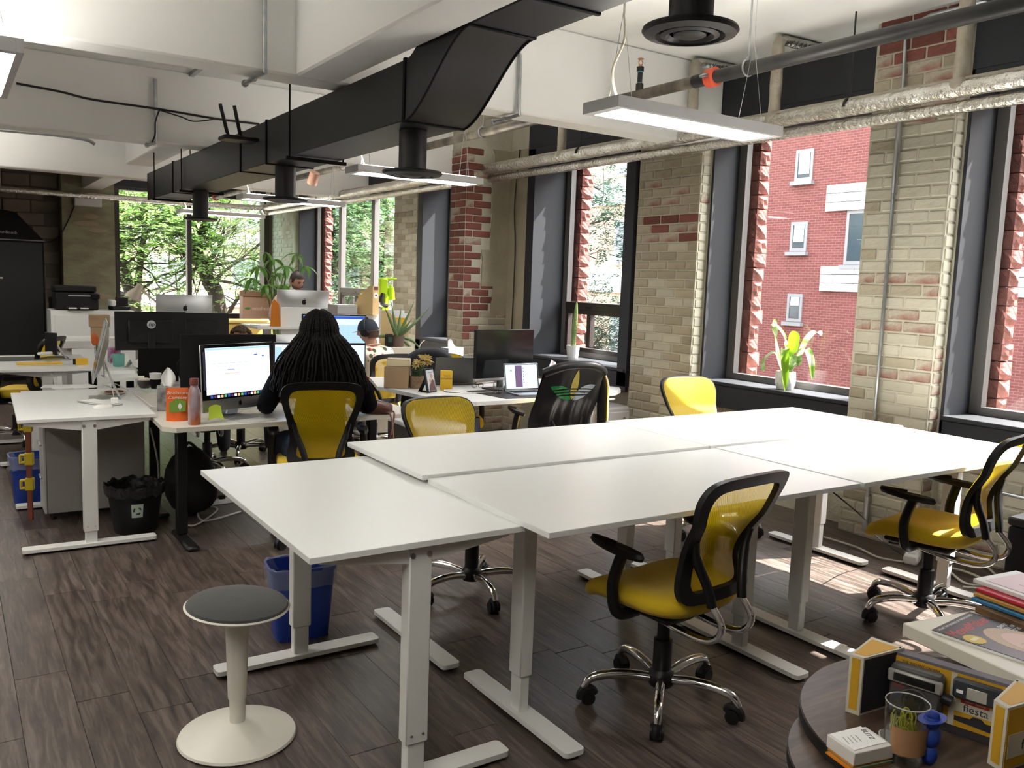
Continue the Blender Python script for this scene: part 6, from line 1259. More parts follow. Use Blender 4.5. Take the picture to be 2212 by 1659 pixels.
b0 = at(2080,1315,z=zs); t = thing('book', 'brown wood-patterned book under the coloured folders on the white bench', 'book', at(2105,1322,z=zs+.001), ra); obj('cover', MB().box(0,.32,0,.19,0,.022,.002), mat('wood_print_cover', (.20,.11,.045), .6, noise=(14,(.10,.05,.02),.2)), t); text('lettering', 'CI', .024, mat('pale_carton_print', (.66,.56,.44), .7), t, frame((.022,.026,.0225), (0,1,0), (-1,0,0)))
stk = (('blue folder under the yellow one on the white bench', BLUEP if False else mat('teal_blue_card', (.03,.17,.34), .5), .0), ('ochre folder between the blue and red ones on the white bench', mat('ochre_card', (.50,.27,.05), .5), .014), ('red folder on top of the blue and ochre ones, white sheets on it', mat('crimson_card', (.50,.02,.05), .45), .028))
fp = at(2110,1292,z=zs+.03)
for i, (lab, m_, dz) in enumerate(stk): solo('folder', MB().box(.006*i,.40,-.03,.21,.0,.012,.002), m_, lab, 'folder', 'coloured folders on the white bench', loc=(fp.x+.012*i, fp.y+.006*i, zs+.026+dz), rz=ra+.06)
t = thing('paper_stack', 'white and pale pink printed sheets on top of the red folder', 'papers', (fp.x+.05, fp.y+.03, zs+.068), ra+.05); obj('sheet', MB().box(0,.34,-.02,.20,0,.012), PAPER, t); obj('pink_sheet', MB().box(.03,.36,.0,.22,.0125,.0145), mat('pale_pink_paper', (.76,.60,.64), .6), t)
for k in range(6): a = -.5+k*.25; obj('printed_spray', MB().box(.10+.02*k,.13+.02*k,.06+.01*(k % 3),.063+.01*(k % 3),.0145,.0150), mat('pink_print', (.60,.32,.40), .6), t)
# round drop-leaf side table
zr = .50; WOODT = woodmat('dark_oak_laminate', (.085,.055,.038), (.038,.024,.017), (.15,.105,.075), (1.2, 9, 1), .34)
tc = Vector((2.165, 1.03, 0)); R_ = .455
t = thing('side_table', 'upper round dark wood side table at the lower right, carrying the yellow carton', 'table', (tc.x, tc.y, 0))
l0, l1 = at(1736,1590,z=zr), at(1792,1640,z=zr); ld = (l1-l0).normalized(); ln = Vector((-ld.y, ld.x, 0)); ln = ln if ln.y > 0 else -ln
off = (l0-tc).dot(ln)
def dshape(sign, gap):
    o = []
    for i in range(97):
        a = 2*PI*i/96; q = Vector((R_*math.cos(a), R_*math.sin(a), 0)); s = q.dot(ln)-off
        if s*sign >= gap: o.append(q)
    # order round the arc, starting after the cut
    base = math.atan2(ln.y*sign, ln.x*sign); o.sort(key=lambda q: (math.atan2(q.y, q.x)-base+PI) % (2*PI))
    return [(q.x, q.y) for q in o]
L2 = at(1722,1662,z=zr-.036); C2 = Vector((L2.x+.42*.834, L2.y-.42*.55, 0))
t2 = thing('side_table', 'second, slightly lower round dark wood side table at the bottom right corner', 'table', C2)
p2_ = [(.42*math.cos(2*PI*i/96), .42*math.sin(2*PI*i/96)) for i in range(96)]
obj('top', MB().prism(p2_, lambda u, v, w: (u, v, zr-.042+w), .004), WOODT, t2, flat=True); obj('edge_band', MB().prism([(x*1.006, y*1.006) for x, y in p2_], lambda u, v, w: (u, v, zr-.07+w), .0275), BLK, t2, flat=True); obj('pedestal', MB().lathe([(.14,0),(.15,.02),(.04,.06),(.03,.12),(.03,.40),(.10,.425)], 24, (.1,-.25,0)), BLK, t2)
for zz in (zr,):
    pl_ = [(R_*math.cos(2*PI*i/120), R_*math.sin(2*PI*i/120)) for i in range(120)]; obj('leaf_top', MB().prism(pl_, lambda u, v, w, zz=zz: (u, v, zz-.004+w), .004), WOODT, t, flat=True); obj('edge_band', MB().prism([(x*1.006, y*1.006) for x, y in pl_], lambda u, v, w, zz=zz: (u, v, zz-.032+w), .0275), BLK, t, flat=True)
obj('pedestal', MB().lathe([(.17,0),(.18,.02),(.05,.06),(.035,.12),(.035,.44),(.12,.456)], 24), BLK, t)
# instant camera display carton
ca, cb2 = at(1930,1410,z=zr+.150), at(2180,1484,z=zr+.150); u_ = (cb2-ca); u_.z = 0; CWd = u_.length; rc = math.atan2(u_.y, u_.x)
YC = mat('carton_yellow', (.60,.33,.02), .5); WC = mat('carton_cream', (.60,.56,.46), .6); DC = mat('carton_dark_inside', (.022,.020,.026), .7); GC = mat('carton_grey_edge', (.13,.12,.14), .6)
t = thing('camera_carton', 'open yellow display carton holding an old camera and flash unit', 'carton', (ca.x, ca.y, zr), rc); hC = .150
obj('back_panel', MB().box(-.01,CWd,.012,.045,0,hC,.001), GC, t); obj('yellow_insert', MB().box(0,CWd-.004,.0095,.012,.004,hC-.008), YC, t); obj('white_strip', MB().box(CWd*.52,CWd*.57,.009,.0096,.004,hC-.008).box(CWd*.57,CWd*.97,.009,.0096,.045,.075), WC, t); obj('floor_panel', MB().box(0,CWd-.004,-.03,.009,0,.004), DC, t)
def wing(x0, s, ang, L=.105):
    M_ = Matrix.Translation((x0,.01,0)) @ Matrix.Rotation(ang,4,'Z')
    ou = [(0,.035),(0,0),(s*L,-.0),(s*L,-.055),(s*L*.9,-.058),(s*-.0,.035)]
    poly = [(0,0),(s*L,0),(s*(L+.008),.045),(s*.02,.05)]
    obj('wing', MB(M_).prism([(0,-.002),(s*L,-.002),(s*L,.040),(s*.0,.030)], lambda u, v, w: (u, v, w), hC+.006), WC, t, flat=True); obj('wing_top_print', MB(M_).prism([(s*.012,.004),(s*(L-.008),.004),(s*(L-.008),.033),(s*.012,.026)], lambda u, v, w: (u, v, hC+.006+w), .0006), YC, t, flat=True)
    obj('wing_inside', MB(M_).box(s*.004,s*(L-.006),-.0035,-.0018,.006,hC), DC, t); obj('wing_edge_print', MB(M_).box(s*L-.0006*(s<0),s*L+.0012*s,.006,.032,.01,hC-.006), YC, t); obj('rivet', MB(M_).cyl((s*.010,.012,hC+.006),(s*.010,.012,hC+.009),.0025,n=8), BLK, t)
    return M_
Mi = Matrix.Rotation(-rc,4,'Z') @ Matrix.Translation((-ca.x,-ca.y,0))
def wingp(px_, dark, yel):
    zt2 = hC+.006; W = [Mi @ Vector((*at(a, b, z=zr+zt2).xy, 0)) for a, b in px_]; c = sum(W, Vector())/4
    obj('wing', MB().prism([(q.x, q.y) for q in W], lambda u, v, w: (u, v, w), zt2), WC, t, flat=True)
    obj('wing_top_print', MB().prism([tuple((q*.80+c*.20).xy) for q in W], lambda u, v, w: (u, v, zt2+w), .0006), YC, t, flat=True)
    def panel(name, i, j, m, a=.06, b=.94, z0=.006, z1=None, o=.0012):
        A_, B_ = W[i].lerp(W[j], a), W[i].lerp(W[j], b); d = (B_-A_).normalized(); n = Vector((d.y,-d.x,0)); n = n if n.dot((A_+B_)/2-c) > 0 else -n
        z1 = zt2-.006 if z1 is None else z1; obj(name, MB().add([(*(A_+n*q).xy, zz) for q in (0,o) for zz in (z0,z1)]+[(*(B_+n*q).xy, zz) for q in (0,o) for zz in (z0,z1)], [(0,1,3,2),(4,6,7,5),(2,3,7,6),(0,4,5,1),(0,2,6,4),(1,5,7,3)]), m, t, flat=True)
        return frame((*((A_+B_)/2+n*(o+.0004)).xy, 0), d if Vector((d.y,-d.x,0)).dot(n) > 0 else -d, (0,0,1))
    obj('rivet', MB().cyl((*(W[3]*.85+c*.15).xy, zt2), (*(W[3]*.85+c*.15).xy, zt2+.002), .0025, n=8), BLK, t)
    return panel
pn = wingp(((1866,1422),(1836,1413),(1883,1376),(1955,1399)), 0, 1); pn('wing_inside', 0, 3, DC, .03, .97); pn('wing_edge_print', 0, 1, YC, .2, .8, .012)
pn = wingp(((2147,1512),(2178,1530),(2290,1497),(2196,1466)), 1, 0); pn('wing_edge_print', 0, 1, YC, .2, .8, .012); pn('wing_cover', 1, 2, YC, .02, .98); Mw = pn('wing_cover', 1, 2, WC, .06, .94, .03, .088, .0018)
obj('wing_cover', MB(Mw).box(.004,.111,.040,.0412,.006,hC), YC, t); obj('wing_cover', MB(Mw).box(.008,.107,-.0052,-.004,.02,.085), WC, t)
text('lettering', 'fiesta', .034, DARKP, t, Mw @ Matrix.Translation((0,.055,0))); obj('red_label', MB(Mw).box(-.012,.05,.074,.086,0,.0006), REDP, t)
text('lettering', 'fiesta', .028, DARKP, t, frame((CWd*.75,.0085,.058), (1,0,0), (0,0,1))); obj('red_label', MB().box(CWd*.62,CWd*.86,.0082,.0092,.070,.084), REDP, t); text('small_lettering', 'instant camera', .008, mat('pale_carton_print', (.66,.56,.44), .7), t, frame((CWd*.74,.008,.077), (1,0,0), (0,0,1))); text('small_lettering', 'THE INSTANT CAMERA', .009, DARKP, t, frame((CWd*.25,.0092,hC-.018), (1,0,0), (0,0,1)))
obj('printed_profile', MB(frame((CWd*.76,.0090,.028), (1,0,0), (0,0,1))).prism([(-.05,-.008),(.045,-.014),(.048,.006),(.02,.006),(.012,.014),(-.008,.014),(-.014,.006),(-.05,.004)], lambda u, v, w: (u, v, w), .0008), DARKP, t, flat=True)
t = thing('instant_camera', 'old black and silver instant camera standing in the yellow carton', 'camera', (ca.x, ca.y, zr+.005), rc); CB = mat('camera_grey', (.07,.068,.066), .5); xc = CWd*.25
obj('body', MB().box(xc-.062,xc+.062,-.034,.006,0,.128,.006), CB, t); obj('flash_bar', MB().box(xc-.066,xc+.066,-.042,-.028,.085,.118,.004), mat('camera_trim', (.40,.39,.35), .35, .3), t); obj('viewfinder', MB().box(xc-.05,xc+.05,-.0435,-.041,.092,.112), SCRB, t); obj('lens_ring', MB().tube([(xc+.004+.034*math.cos(a),-.036,.045+.034*math.sin(a)) for a in [k*.2618 for k in range(24)]], .004, 8, closed=True), CB, t); obj('lens', MB().cyl((xc+.004,-.044,.045),(xc+.004,-.034,.045),.024,n=24), SCRB, t); obj('crank', MB().cyl((xc+.062,-.018,.075),(xc+.085,-.018,.070),.014,n=12), BLK, t); obj('red_plate', MB().box(xc-.055,xc-.025,-.0348,-.034,.072,.080), mat('dull_red_plate', (.20,.04,.04), .5), t)
t = thing('flash_unit', 'dark camera flash unit beside the instant camera in the carton', 'camera flash', (ca.x, ca.y, zr+.088), rc); xf = CWd*.76; obj('body', MB().box(xf-.055,xf+.055,-.016,.008,0,.050,.005), mat('dark_blue_grey', (.03,.035,.042), .5), t); obj('reflector', MB().box(xf-.022,xf+.024,-.018,-.0155,.006,.036,.001), mat('reflector_silver', (.62,.60,.52), .25, .4), t); obj('switch', MB().box(xf-.045,xf-.030,-.018,-.0155,.016,.024), PAPER, t)
p = at(1950, 1640, z=zr); t = thing('paper_clip_glass', 'drinking glass of yellow green looped straws with a tan paper band', 'glass', (p.x, p.y, zr)); k = mpp(p); rg = 45*k
obj('glass', MB().lathe([(0,.0),(rg*.86,0),(rg*.9,.01),(rg,.142),(rg-.002,.142),(rg*.88,.012),(0,.008)], 32), CLEAR, t); obj('rim', MB().tube([((rg-.001)*math.cos(a), (rg-.001)*math.sin(a), .142) for a in [k*.1309 for k in range(48)]], .0016, 6, closed=True), mat('glass_rim', (.62,.64,.60), .1, alpha=.7), t); obj('paper_band', MB().surf(lambda u, v: ((rg*.93+.07*rg*(.02+.5*v)+.0006)*math.cos(3.0+u*2.6), (rg*.93+.07*rg*(.02+.5*v)+.0006)*math.sin(3.0+u*2.6), .03+.065*v), 24, 3), mat('tan_paper', (.36,.19,.09), .7), t)
LY = mat('olive_yellow_cord', (.36,.36,.02), .45); g = random.Random(8)
for i in range(22):
    a = g.uniform(0,6.28); r_ = g.uniform(.1,.72)*rg; c = Vector((r_*math.cos(a), r_*math.sin(a), 0)); d = Vector((math.cos(a+1.57), math.sin(a+1.57), 0))*g.uniform(.006,.010); hh = g.uniform(.08,.118); b_ = c*.35+Vector((0,0,.012))
    obj('loop', MB().tube(smooth_path([b_-d*.4, (c-d)+Vector((0,0,hh-.02)), c-d*.6+Vector((0,0,hh-.004)), c+Vector((0,0,hh)), c+d*.6+Vector((0,0,hh-.004)), (c+d)+Vector((0,0,hh-.02)), b_+d*.4], 4), .0016, 5), LY, t)
p = at(2012, 1655, z=zr); t = thing('figurine', 'lumpy deep blue plastic figurine beside the glass', 'figurine', (p.x+.004, p.y+.01, zr)); BF = mat('deep_blue_plastic', (.015,.05,.33), .5)
obj('body', MB().ball((0,0,.025), (.020,.018,.027)).ball((.002,0,.068), (.026,.020,.030)).ball((.018,.002,.062), (.012,.012,.02)), BF, t); obj('head', MB().ball((-.002,0,.105), (.022,.020,.020)), BF, t); obj('brim', MB().surf(lambda u, v: (-.002+(.016+.018*v)*math.cos(2*PI*u), (.016+.014*v)*math.sin(2*PI*u), .113+.006*math.cos(2*PI*u+.8)*v), 24, 3, True).ball((-.002,0,.12), (.017,.016,.012)), BF, t)
p = at(1850, 1650, z=zr); bl_o = at(1782, 1640, z=zr+.04); t = thing('card_box', 'white card box lettered BLITZ on orange and green cards on the side table', 'box', (p.x+.03, p.y+.012, zr+.001), math.radians(-12))
obj('box', MB().box(-.062,.055,-.045,.045,.014,.045,.0015), mat('white_card2', (.66,.64,.60), .6), t); obj('lid_card', MB(Matrix.Translation((-.006,.004,.0455)) @ Matrix.Rotation(.06,4,'Z')).box(-.05,.05,-.036,.04,0,.0012), PAPER, t)
text('lettering', 'BLITZ', .018, DARKP, t, frame((.030,.012,.0469), (-.25,-1,0), (1,-.25,0)), .0002); 
for k in range(4): obj('small_print', MB(frame((-.006-.012*k,.004,.0469), (-.25,-1,0), (1,-.25,0))).box(-.014-.003*(k % 2),.014,-.001,.001,0,.0003), mat('grey_print', (.30,.29,.28), .6), t, flat=True)
obj('orange_card', MB().box(-.060,.05,-.042,.04,.009,.0135), mat('orange_card', (.72,.22,.01), .5), t); obj('green_card', MB().box(-.058,.055,-.046,.044,.0045,.0088), mat('green_card', (.14,.24,.14), .6), t); obj('lower_orange_card', MB().box(-.066,.05,-.044,.04,0,.0042), MATS['orange_card'], t)
p = at(1935, 1610, z=zr); t = thing('small_dish', 'pale oval dish leaning behind the card box', 'dish', (p.x-.02, p.y+.0, zr+.0), .4); obj('dish', MB(Matrix.Rotation(.5,4,'X')).lathe([(0,.004),(.03,.006),(.042,.014),(.040,.017),(.03,.010),(0,.008)], 24), mat('grey_ceramic', (.45,.43,.40), .4), t)
t = thing('side_speaker', 'black box on the floor at the right edge below the window', 'box', (4.75, 2.05, 0), .05); obj('body', MB().box(-.16,.16,-.16,.16,0,.42,.01), BLKM, t); obj('lid', MB().box(-.165,.165,-.165,.165,.425,.47,.01), BLK, t)
# floor cables and strips on the right
cable('loops of cream cable on the floor under the window at the right', [at(2050,1205,z=.012), at(2120,1218,z=.012), at(2155,1255,z=.012), at(2090,1262,z=.012), at(2050,1228,z=.012), at(2100,1240,z=.012), at(2158,1272,z=.012), at(2080,1268,z=.012)], .007, mat('cream_cable', (.55,.52,.44), .5))
cable('cream cable running along the wall to the white plug block', [at(1780,1160,z=.012), at(1850,1182,z=.012), at(1900,1205,z=.012), at(1965,1215,z=.012)], .007, MATS['cream_cable'])
cable('thin black cable hanging from the right white desks to the floor', [(3.62,3.0,.80), at(1850,1105,z=.45), at(1895,1160,z=.2), at(1960,1205,z=.03), at(1985,1210,z=.01)], .004)
t = thing('plug_block', 'white multi-plug block on the floor by the right desk foot', 'power strip', at(1985,1222,z=0)+Vector((.0,.05,0)), .4); obj('body', MB().box(-.05,.12,-.04,.04,0,.06,.01), PAPER, t); obj('socket', MB().cyl((.0,0,.06),(.0,0,.062),.02,n=14), mat('pale_grey_plastic', (.62,.64,.66), .5), t)
t = thing('power_strip', 'cream power strip with a red switch, fixed below a white desk by the window', 'power strip', (4.25, 3.62, .30), -.1); t.location = (4.55, 4.0, 0); obj('body', MB().box(-.16,.16,-.03,.03,0,.045,.012), mat('cream_plastic', (.74,.72,.64), .42), t); obj('switch', MB().box(.09,.115,-.032,.0,.015,.05), REDP, t)
for k in range(4): obj('socket', MB().box(-.13+k*.05,-.10+k*.05,-.0315,-.029,.012,.034), mat('grey_print', (.30,.29,.28), .6), t)
t = thing('outlet_conduit', 'galvanised conduit with a junction fitting low on the window wall', 'conduit', (4.985, 2.2, .48)); obj('tube', MB().cyl((0,-1.4,0),(0,.73,.02),.011,n=10).tube([(0,.73,.02),(-.0,.735,.03),(0,.735,.0)], .013, 8), GALV, t); obj('fitting', MB().box(-.02,.02,.58,.70,0,.045,.006), STEEL, t)
for y in (-.3,.35): obj('strap', MB().box(-.016,.014,y-.012,y+.012,-.016,.03,.002), STEEL, t)
# ------------------------------------------------------------------ people
def skinbody(name, joints, bones, m, parent, lev=2, root=None):
    """one continuous surface grown from a jointed skeleton"""
    idx = {k: i for i, k in enumerate(joints)}
    me = bpy.data.meshes.new(name); me.from_pydata([joints[k][0] for k in joints], [(idx[a], idx[b]) for a, b in bones], []); me.materials.append(m)
    o = bpy.data.objects.new(name, me); COL.objects.link(o)
    md = o.modifiers.new('skin', 'SKIN'); md.use_smooth_shade = True; md.branch_smoothing = .4
    sv = me.skin_vertices[0].data
    for k in joints:
        r = joints[k][1]; sv[idx[k]].radius = r if isinstance(r, tuple) else (r, r); sv[idx[k]].use_root = (k == (root or next(iter(joints))))
    ss = o.modifiers.new('sub', 'SUBSURF'); ss.levels = lev; ss.render_levels = lev
    dg = bpy.context.evaluated_depsgraph_get(); me2 = bpy.data.meshes.new_from_object(o.evaluated_get(dg)); bpy.data.objects.remove(o)
    me2.name = name; me2.materials.clear(); me2.materials.append(m); me2.polygons.foreach_set('use_smooth', [True]*len(me2.polygons))
    n = bpy.data.objects.new(name, me2); COL.objects.link(n); n.parent = parent; return n
def headmesh(M, s=1.0):
    """head looking along local -Y, origin at the chin base of the skull; 0.23 high"""
    def f(u, v):
        a = 2*PI*u; c, sn = math.cos(a), math.sin(a); t = max(.003, min(.997, v)); z = -math.cos(PI*t)
        r = math.sin(PI*t); zz = .115+z*.118
        wx = .076*(1-.20*max(0,-z)**1.3); wy = .096*(1-.05*max(0,-z))
        x = wx*r*c; y = wy*r*sn+.004
        fr = max(0, -sn)
        if fr > 0:
            y += .012*fr*max(0,-z)*r*.2
            g = math.exp(-(x/.011)**2)                      # nose
            y -= fr*g*.024*math.exp(-((zz-.088)/.016)**2)+fr*g*.012*math.exp(-((zz-.108)/.02)**2)
            y += fr*.008*math.exp(-((abs(x)-.031)/.014)**2)*math.exp(-((zz-.118)/.013)**2)      # eye sockets
            y -= fr*.005*math.exp(-(x/.03)**2)*math.exp(-((zz-.132)/.008)**2)                   # brow
            y -= fr*.006*math.exp(-(x/.022)**2)*(math.exp(-((zz-.058)/.005)**2)+math.exp(-((zz-.048)/.005)**2))  # lips
            y -= fr*.010*math.exp(-(x/.022)**2)*math.exp(-((zz-.020)/.014)**2)                  # chin
        return (x*s, y*s, zz*s)
    m = MB(M).surf(f, 44, 36, True)
    for sx in (-1, 1): m.surf(lambda u, v, sx=sx: ((sx*(.074+.012*math.sin(PI*v)))*s, (.012+.016*math.cos(2*PI*u)*math.sin(PI*max(.01,min(.99,v)))+.006*v)*s, (.105-.030*math.cos(PI*v)+.0*u+.006*math.sin(2*PI*u))*s), 12, 9, True)
    return m
SK1 = mat('light_skin', (.44,.23,.155), .55); SK2 = mat('brown_skin', (.16,.075,.045), .5); HAIRB = mat('dark_brown_hair', (.018,.011,.008), .55); HAIRK = mat('black_braided_hair', (.004,.0037,.004), .6, spec=.18)
# --- man standing behind the raised desk
hd = at(637, 600, d=10.55); g0 = Vector((hd.x, hd.y, 0)); rzm = math.radians(4)
t = thing('person', 'standing man with short dark hair in a pale pink shirt looking down', 'person', g0, rzm)
PINK = mat('pale_pink_shirt', (.52,.37,.36), .8, bump=(9,.35)); TRO = mat('dark_trousers', (.03,.032,.04), .8)
zt_ = hd.z+.085      # crown
S_ = zt_/1.74
def V(x, y, z): return (x*S_, y*S_, z*S_)
body = {'pel': (V(0,.02,.95),(.15,.11)),'w': (V(0,.03,1.10),(.14,.10)),'ch': (V(0,.02,1.30),(.165,.115)),'nk': (V(0,.0,1.46),(.075,.065)),'ls': (V(-.205,.01,1.40),.075),'le': (V(-.31,.02,1.12),.055),'lw': (V(-.24,-.20,1.03),.038),'rs': (V(.205,.01,1.41),.068),'re': (V(.27,.02,1.12),.050),'rw': (V(.20,-.20,1.03),.036)}
skinbody('shirt', body, (('pel','w'),('w','ch'),('ch','nk'),('ch','ls'),('ls','le'),('le','lw'),('ch','rs'),('rs','re'),('re','rw')), PINK, t)
legs = {'p': (V(0,.02,.95),(.14,.11)),'lh': (V(-.10,.02,.86),.088),'lk': (V(-.11,.0,.48),.06),'la': (V(-.11,.03,.09),.04),'lt': (V(-.12,-.12,.04),.04),'rh': (V(.10,.02,.86),.088),'rk': (V(.11,.0,.48),.06),'ra': (V(.11,.03,.09),.04),'rt': (V(.12,-.12,.04),.04)}
skinbody('trousers', legs, (('p','lh'),('lh','lk'),('lk','la'),('la','lt'),('p','rh'),('rh','rk'),('rk','ra'),('ra','rt')), TRO, t)
Mh = Matrix.Translation(V(0,-.03,1.50)) @ Matrix.Rotation(.36,4,'X') @ Matrix.Rotation(.25,4,'Z')
hb = headmesh(Mh); hb.tube([V(0,.015,1.40), V(0,-.01,1.55)], [.060,.055], 14); obj('head', hb, SK1, t)
def cap_(u, v):
    a = 2*PI*u; k = v; c, sn = math.cos(a), math.sin(a); lim = .168 if sn < -.45 else .075 if sn > .2 else .10
    th = PI*(1-k*.5*1.0); z = .120+.124*math.cos(PI/2*(1-v))*1.0; zz = lim+(.242-lim)*math.sin(PI/2*v); rr = math.sqrt(max(0, 1-((zz-.115)/.128)**2))
    return (.083*rr*c, .103*rr*sn+.004, zz)
obj('hair', MB(Mh).surf(cap_, 36, 10, True), HAIRB, t, sharp=80)
BEARD = mat('stubble', (.12,.065,.045), .7)
obj('beard', MB(Mh).surf(lambda u, v: (.072*math.sin((u-.5)*3.0)*(1-.22*(1-v)), -.103*math.cos((u-.5)*3.0)*(.80+.18*v)+.010, .008+.042*v+.016*abs(2*u-1)), 17, 5), BEARD, t, sharp=80)
for sx in (-1, 1): obj('eyebrow', MB(Mh).tube([(sx*.014,-.096,.131),(sx*.030,-.094,.135),(sx*.046,-.084,.131)], .0035, 6), HAIRB, t); obj('eye', MB(Mh).ball((sx*.030,-.0845,.117), (.010,.007,.006), 10, 7), HAIRB, t)
obj('mouth', MB(Mh).tube([(-.020,-.097,.052),(0,-.103,.053),(.020,-.097,.052)], .003, 6), mat('lips', (.26,.10,.08), .5), t)
def hand(parent, wrist, d, up, s=1, m=SK1, curl=.5, L=.085):
    """palm and five fingers from the wrist, d = pointing direction, up = back of the hand"""
    d = Vector(d).normalized(); up = Vector(up); up = (up-d*up.dot(d)).normalized(); sd = d.cross(up); w = Vector(wrist)
    J = {'w': (w, (.026,.019)), 'p': (w+d*.045, (.036,.014)), 'k': (w+d*.078, (.038,.012))}; bn = [('w','p'),('p','k')]
    skinbody('hand', J, bn, m, parent, 2)
    for i, (o, l) in enumerate(((-.030,.058),(-.010,.070),(.010,.066),(.029,.050))):
        b0 = w+d*.070+sd*o*s; d1 = (d-up*curl*.35+sd*o*s*2).normalized(); d2 = (d-up*curl*1.0).normalized(); d3 = (d*.6-up*curl*1.5).normalized()
        p1 = b0+d1*l*.5; p2 = p1+d2*l*.32; p3 = p2+d3*l*.25
        obj('finger', MB().tube(smooth_path([b0, p1, p2, p3], 3), [.0095]*4+[.0085]*3+[.0078]*2+[.005], 8), m, parent, sharp=80)
    b0 = w+d*.025-sd*.030*s; obj('thumb', MB().tube(smooth_path([b0, b0+d*.022-sd*.018*s-up*.006, b0+d*.046-sd*.020*s-up*.014, b0+d*.062-sd*.012*s-up*.02], 3), [.0125]*4+[.010]*3+[.009]*2+[.005], 8), m, parent, sharp=80)
hand(t, V(-.22,-.21,1.03), (.25,-1,-.1), (0,0,1), -1); hand(t, V(.20,-.21,1.03), (-.2,-1,-.1), (0,0,1), 1)
# --- woman with long braids, seated with her back to the camera
ch = [o for o in bpy.data.objects if o.get('label', '').startswith('yellow mesh task chair that the woman')][0]
t = thing('person', 'woman seen from behind with very long black braids, black sweater and blue jeans', 'person', ch.location, ch.rotation_euler.z)
SW = mat('black_knit_sweater', (.005,.005,.0065), .9, bump=(70,.5), spec=.1); JE = mat('blue_jeans', (.018,.032,.070), .85, noise=(60,(.03,.05,.10),.3), bump=(120,.2)); SHOE = mat('black_shoe', (.01,.01,.01), .5)
bj = {'pel': ((0,-.04,.60),(.185,.14)),'w': ((0,-.03,.76),(.165,.125)),'ch': ((0,.0,.94),(.185,.13)),'sh': ((0,.02,1.045),(.13,.10)),'nk': ((0,.03,1.125),(.062,.06)),
      'ls': ((-.20,.03,1.025),.078),'le': ((-.31,.06,.80),.062),'lf': ((-.29,.22,.79),.048),'lw': ((-.26,.34,.79),.036),
      'rs': ((.20,.03,1.025),.078),'re': ((.31,.05,.80),.062),'rf': ((.28,.20,.79),.048),'rw': ((.22,.33,.79),.036)}
skinbody('sweater', bj, (('pel','w'),('w','ch'),('ch','sh'),('sh','nk'),('sh','ls'),('ls','le'),('le','lf'),('lf','lw'),('sh','rs'),('rs','re'),('re','rf'),('rf','rw')), SW, t)
lj = {'p': ((0,-.03,.575),(.18,.12)),'lh': ((-.13,.06,.565),.105),'lk': ((-.22,.40,.53),.078),'la': ((-.20,.40,.13),.050),'rh': ((.13,.06,.565),.105),'rk': ((.17,.42,.53),.078),'ra': ((.17,.42,.13),.050)}
skinbody('jeans', lj, (('p','lh'),('lh','lk'),('lk','la'),('p','rh'),('rh','rk'),('rk','ra')), JE, t)
for sx in (-.20,.17): obj('shoe', MB().ball((sx,.46,.055), (.05,.14,.05)).box(sx-.045,sx+.045,.34,.58,0,.03,.014), SHOE, t)
hand(t, (-.255,.35,.790), (.3,1,.15), (0,-.1,1), -1, SK2, .6); hand(t, (.215,.34,.79), (-.3,1,0), (0,0,1), 1, SK2, .5)
HO = Vector((.0,.045,1.118)); Mh = Matrix.Translation(HO) @ Matrix.Rotation(PI,4,'Z') @ Matrix.Rotation(.12,4,'X'); hb = headmesh(Mh); obj('head', hb, SK2, t)
# braids: rows of plaits that leave a centre parting, lie over the crown and hang to the waist
g = random.Random(17); hm = MB(); hm.surf(lambda u, v: ((.098-.006*v)*math.cos(2*PI*u)*math.sin(PI*max(.01,v)*.62+.0), .112*math.sin(2*PI*u)*math.sin(PI*max(.01,v)*.62), .135*math.cos(PI*v*.62)), 28, 14, True)
obj('scalp_hair', (lambda m: m)(MB(Matrix.Translation(HO+Vector((0,-.008,.118)))).add(hm.v, hm.f)), HAIRK, t, sharp=80)
br = MB(); C0 = HO+Vector((0,-.008,.118))
for layer, (rx, ry, rz_, nb) in enumerate(((.104,.118,.140,46),(.114,.130,.148,40))):
    for i in range(nb):
        q = (i+.5*layer)/(nb-1); a = PI*(-.16+1.32*q)+PI        # from front left round the back to front right
        a += g.gauss(0,.02); side = math.cos(a); bk = -math.sin(a)
        dirx, diry = math.cos(a), math.sin(a); pts = []
        for k in range(7):
            ph = .10+k/6*1.40; pts.append(C0+Vector((dirx*rx*math.sin(ph)+.010*math.copysign(1,dirx)*(k == 0), diry*ry*math.sin(ph), rz_*math.cos(ph))))
        e = pts[-1]; Lh = 1.165+.118-.0; zend = (.80+g.uniform(-.03,.07)) if abs(dirx) < .5 else (.93+g.uniform(-.03,.05))
        sx = math.copysign(1, dirx); fx = 1+.95*min(1, abs(dirx))
        w_ = abs(dirx)**.8
        for k in range(1, 9):
            s = k/8; z = e.z+(zend-e.z)*s; spread = .095*math.sin(min(1, s*1.3)*PI/2)+.07*s
            xx = dirx*rx+sx*spread*w_+g.gauss(0,.003); yy = diry*ry-(.055*math.sin(min(1,s*1.8)*PI/2) if diry < .3 else -.02)-.02*s+g.gauss(0,.003)
            if z < 1.13: yy = min(yy, -.085-.05*(1-abs(xx)/.25)+.045*max(0,(.9-z))*0) if abs(xx) < .21 else yy
            yy = max(yy, -.205 if z < .98 else -.24); pts.append(Vector((xx, yy, z)))
        P = smooth_path(pts, 7); n = len(P); br.tube(P, [(.0072+.0016*math.sin(j*1.9+i))*(1-.35*(j/n)**3) for j in range(n)], 5)
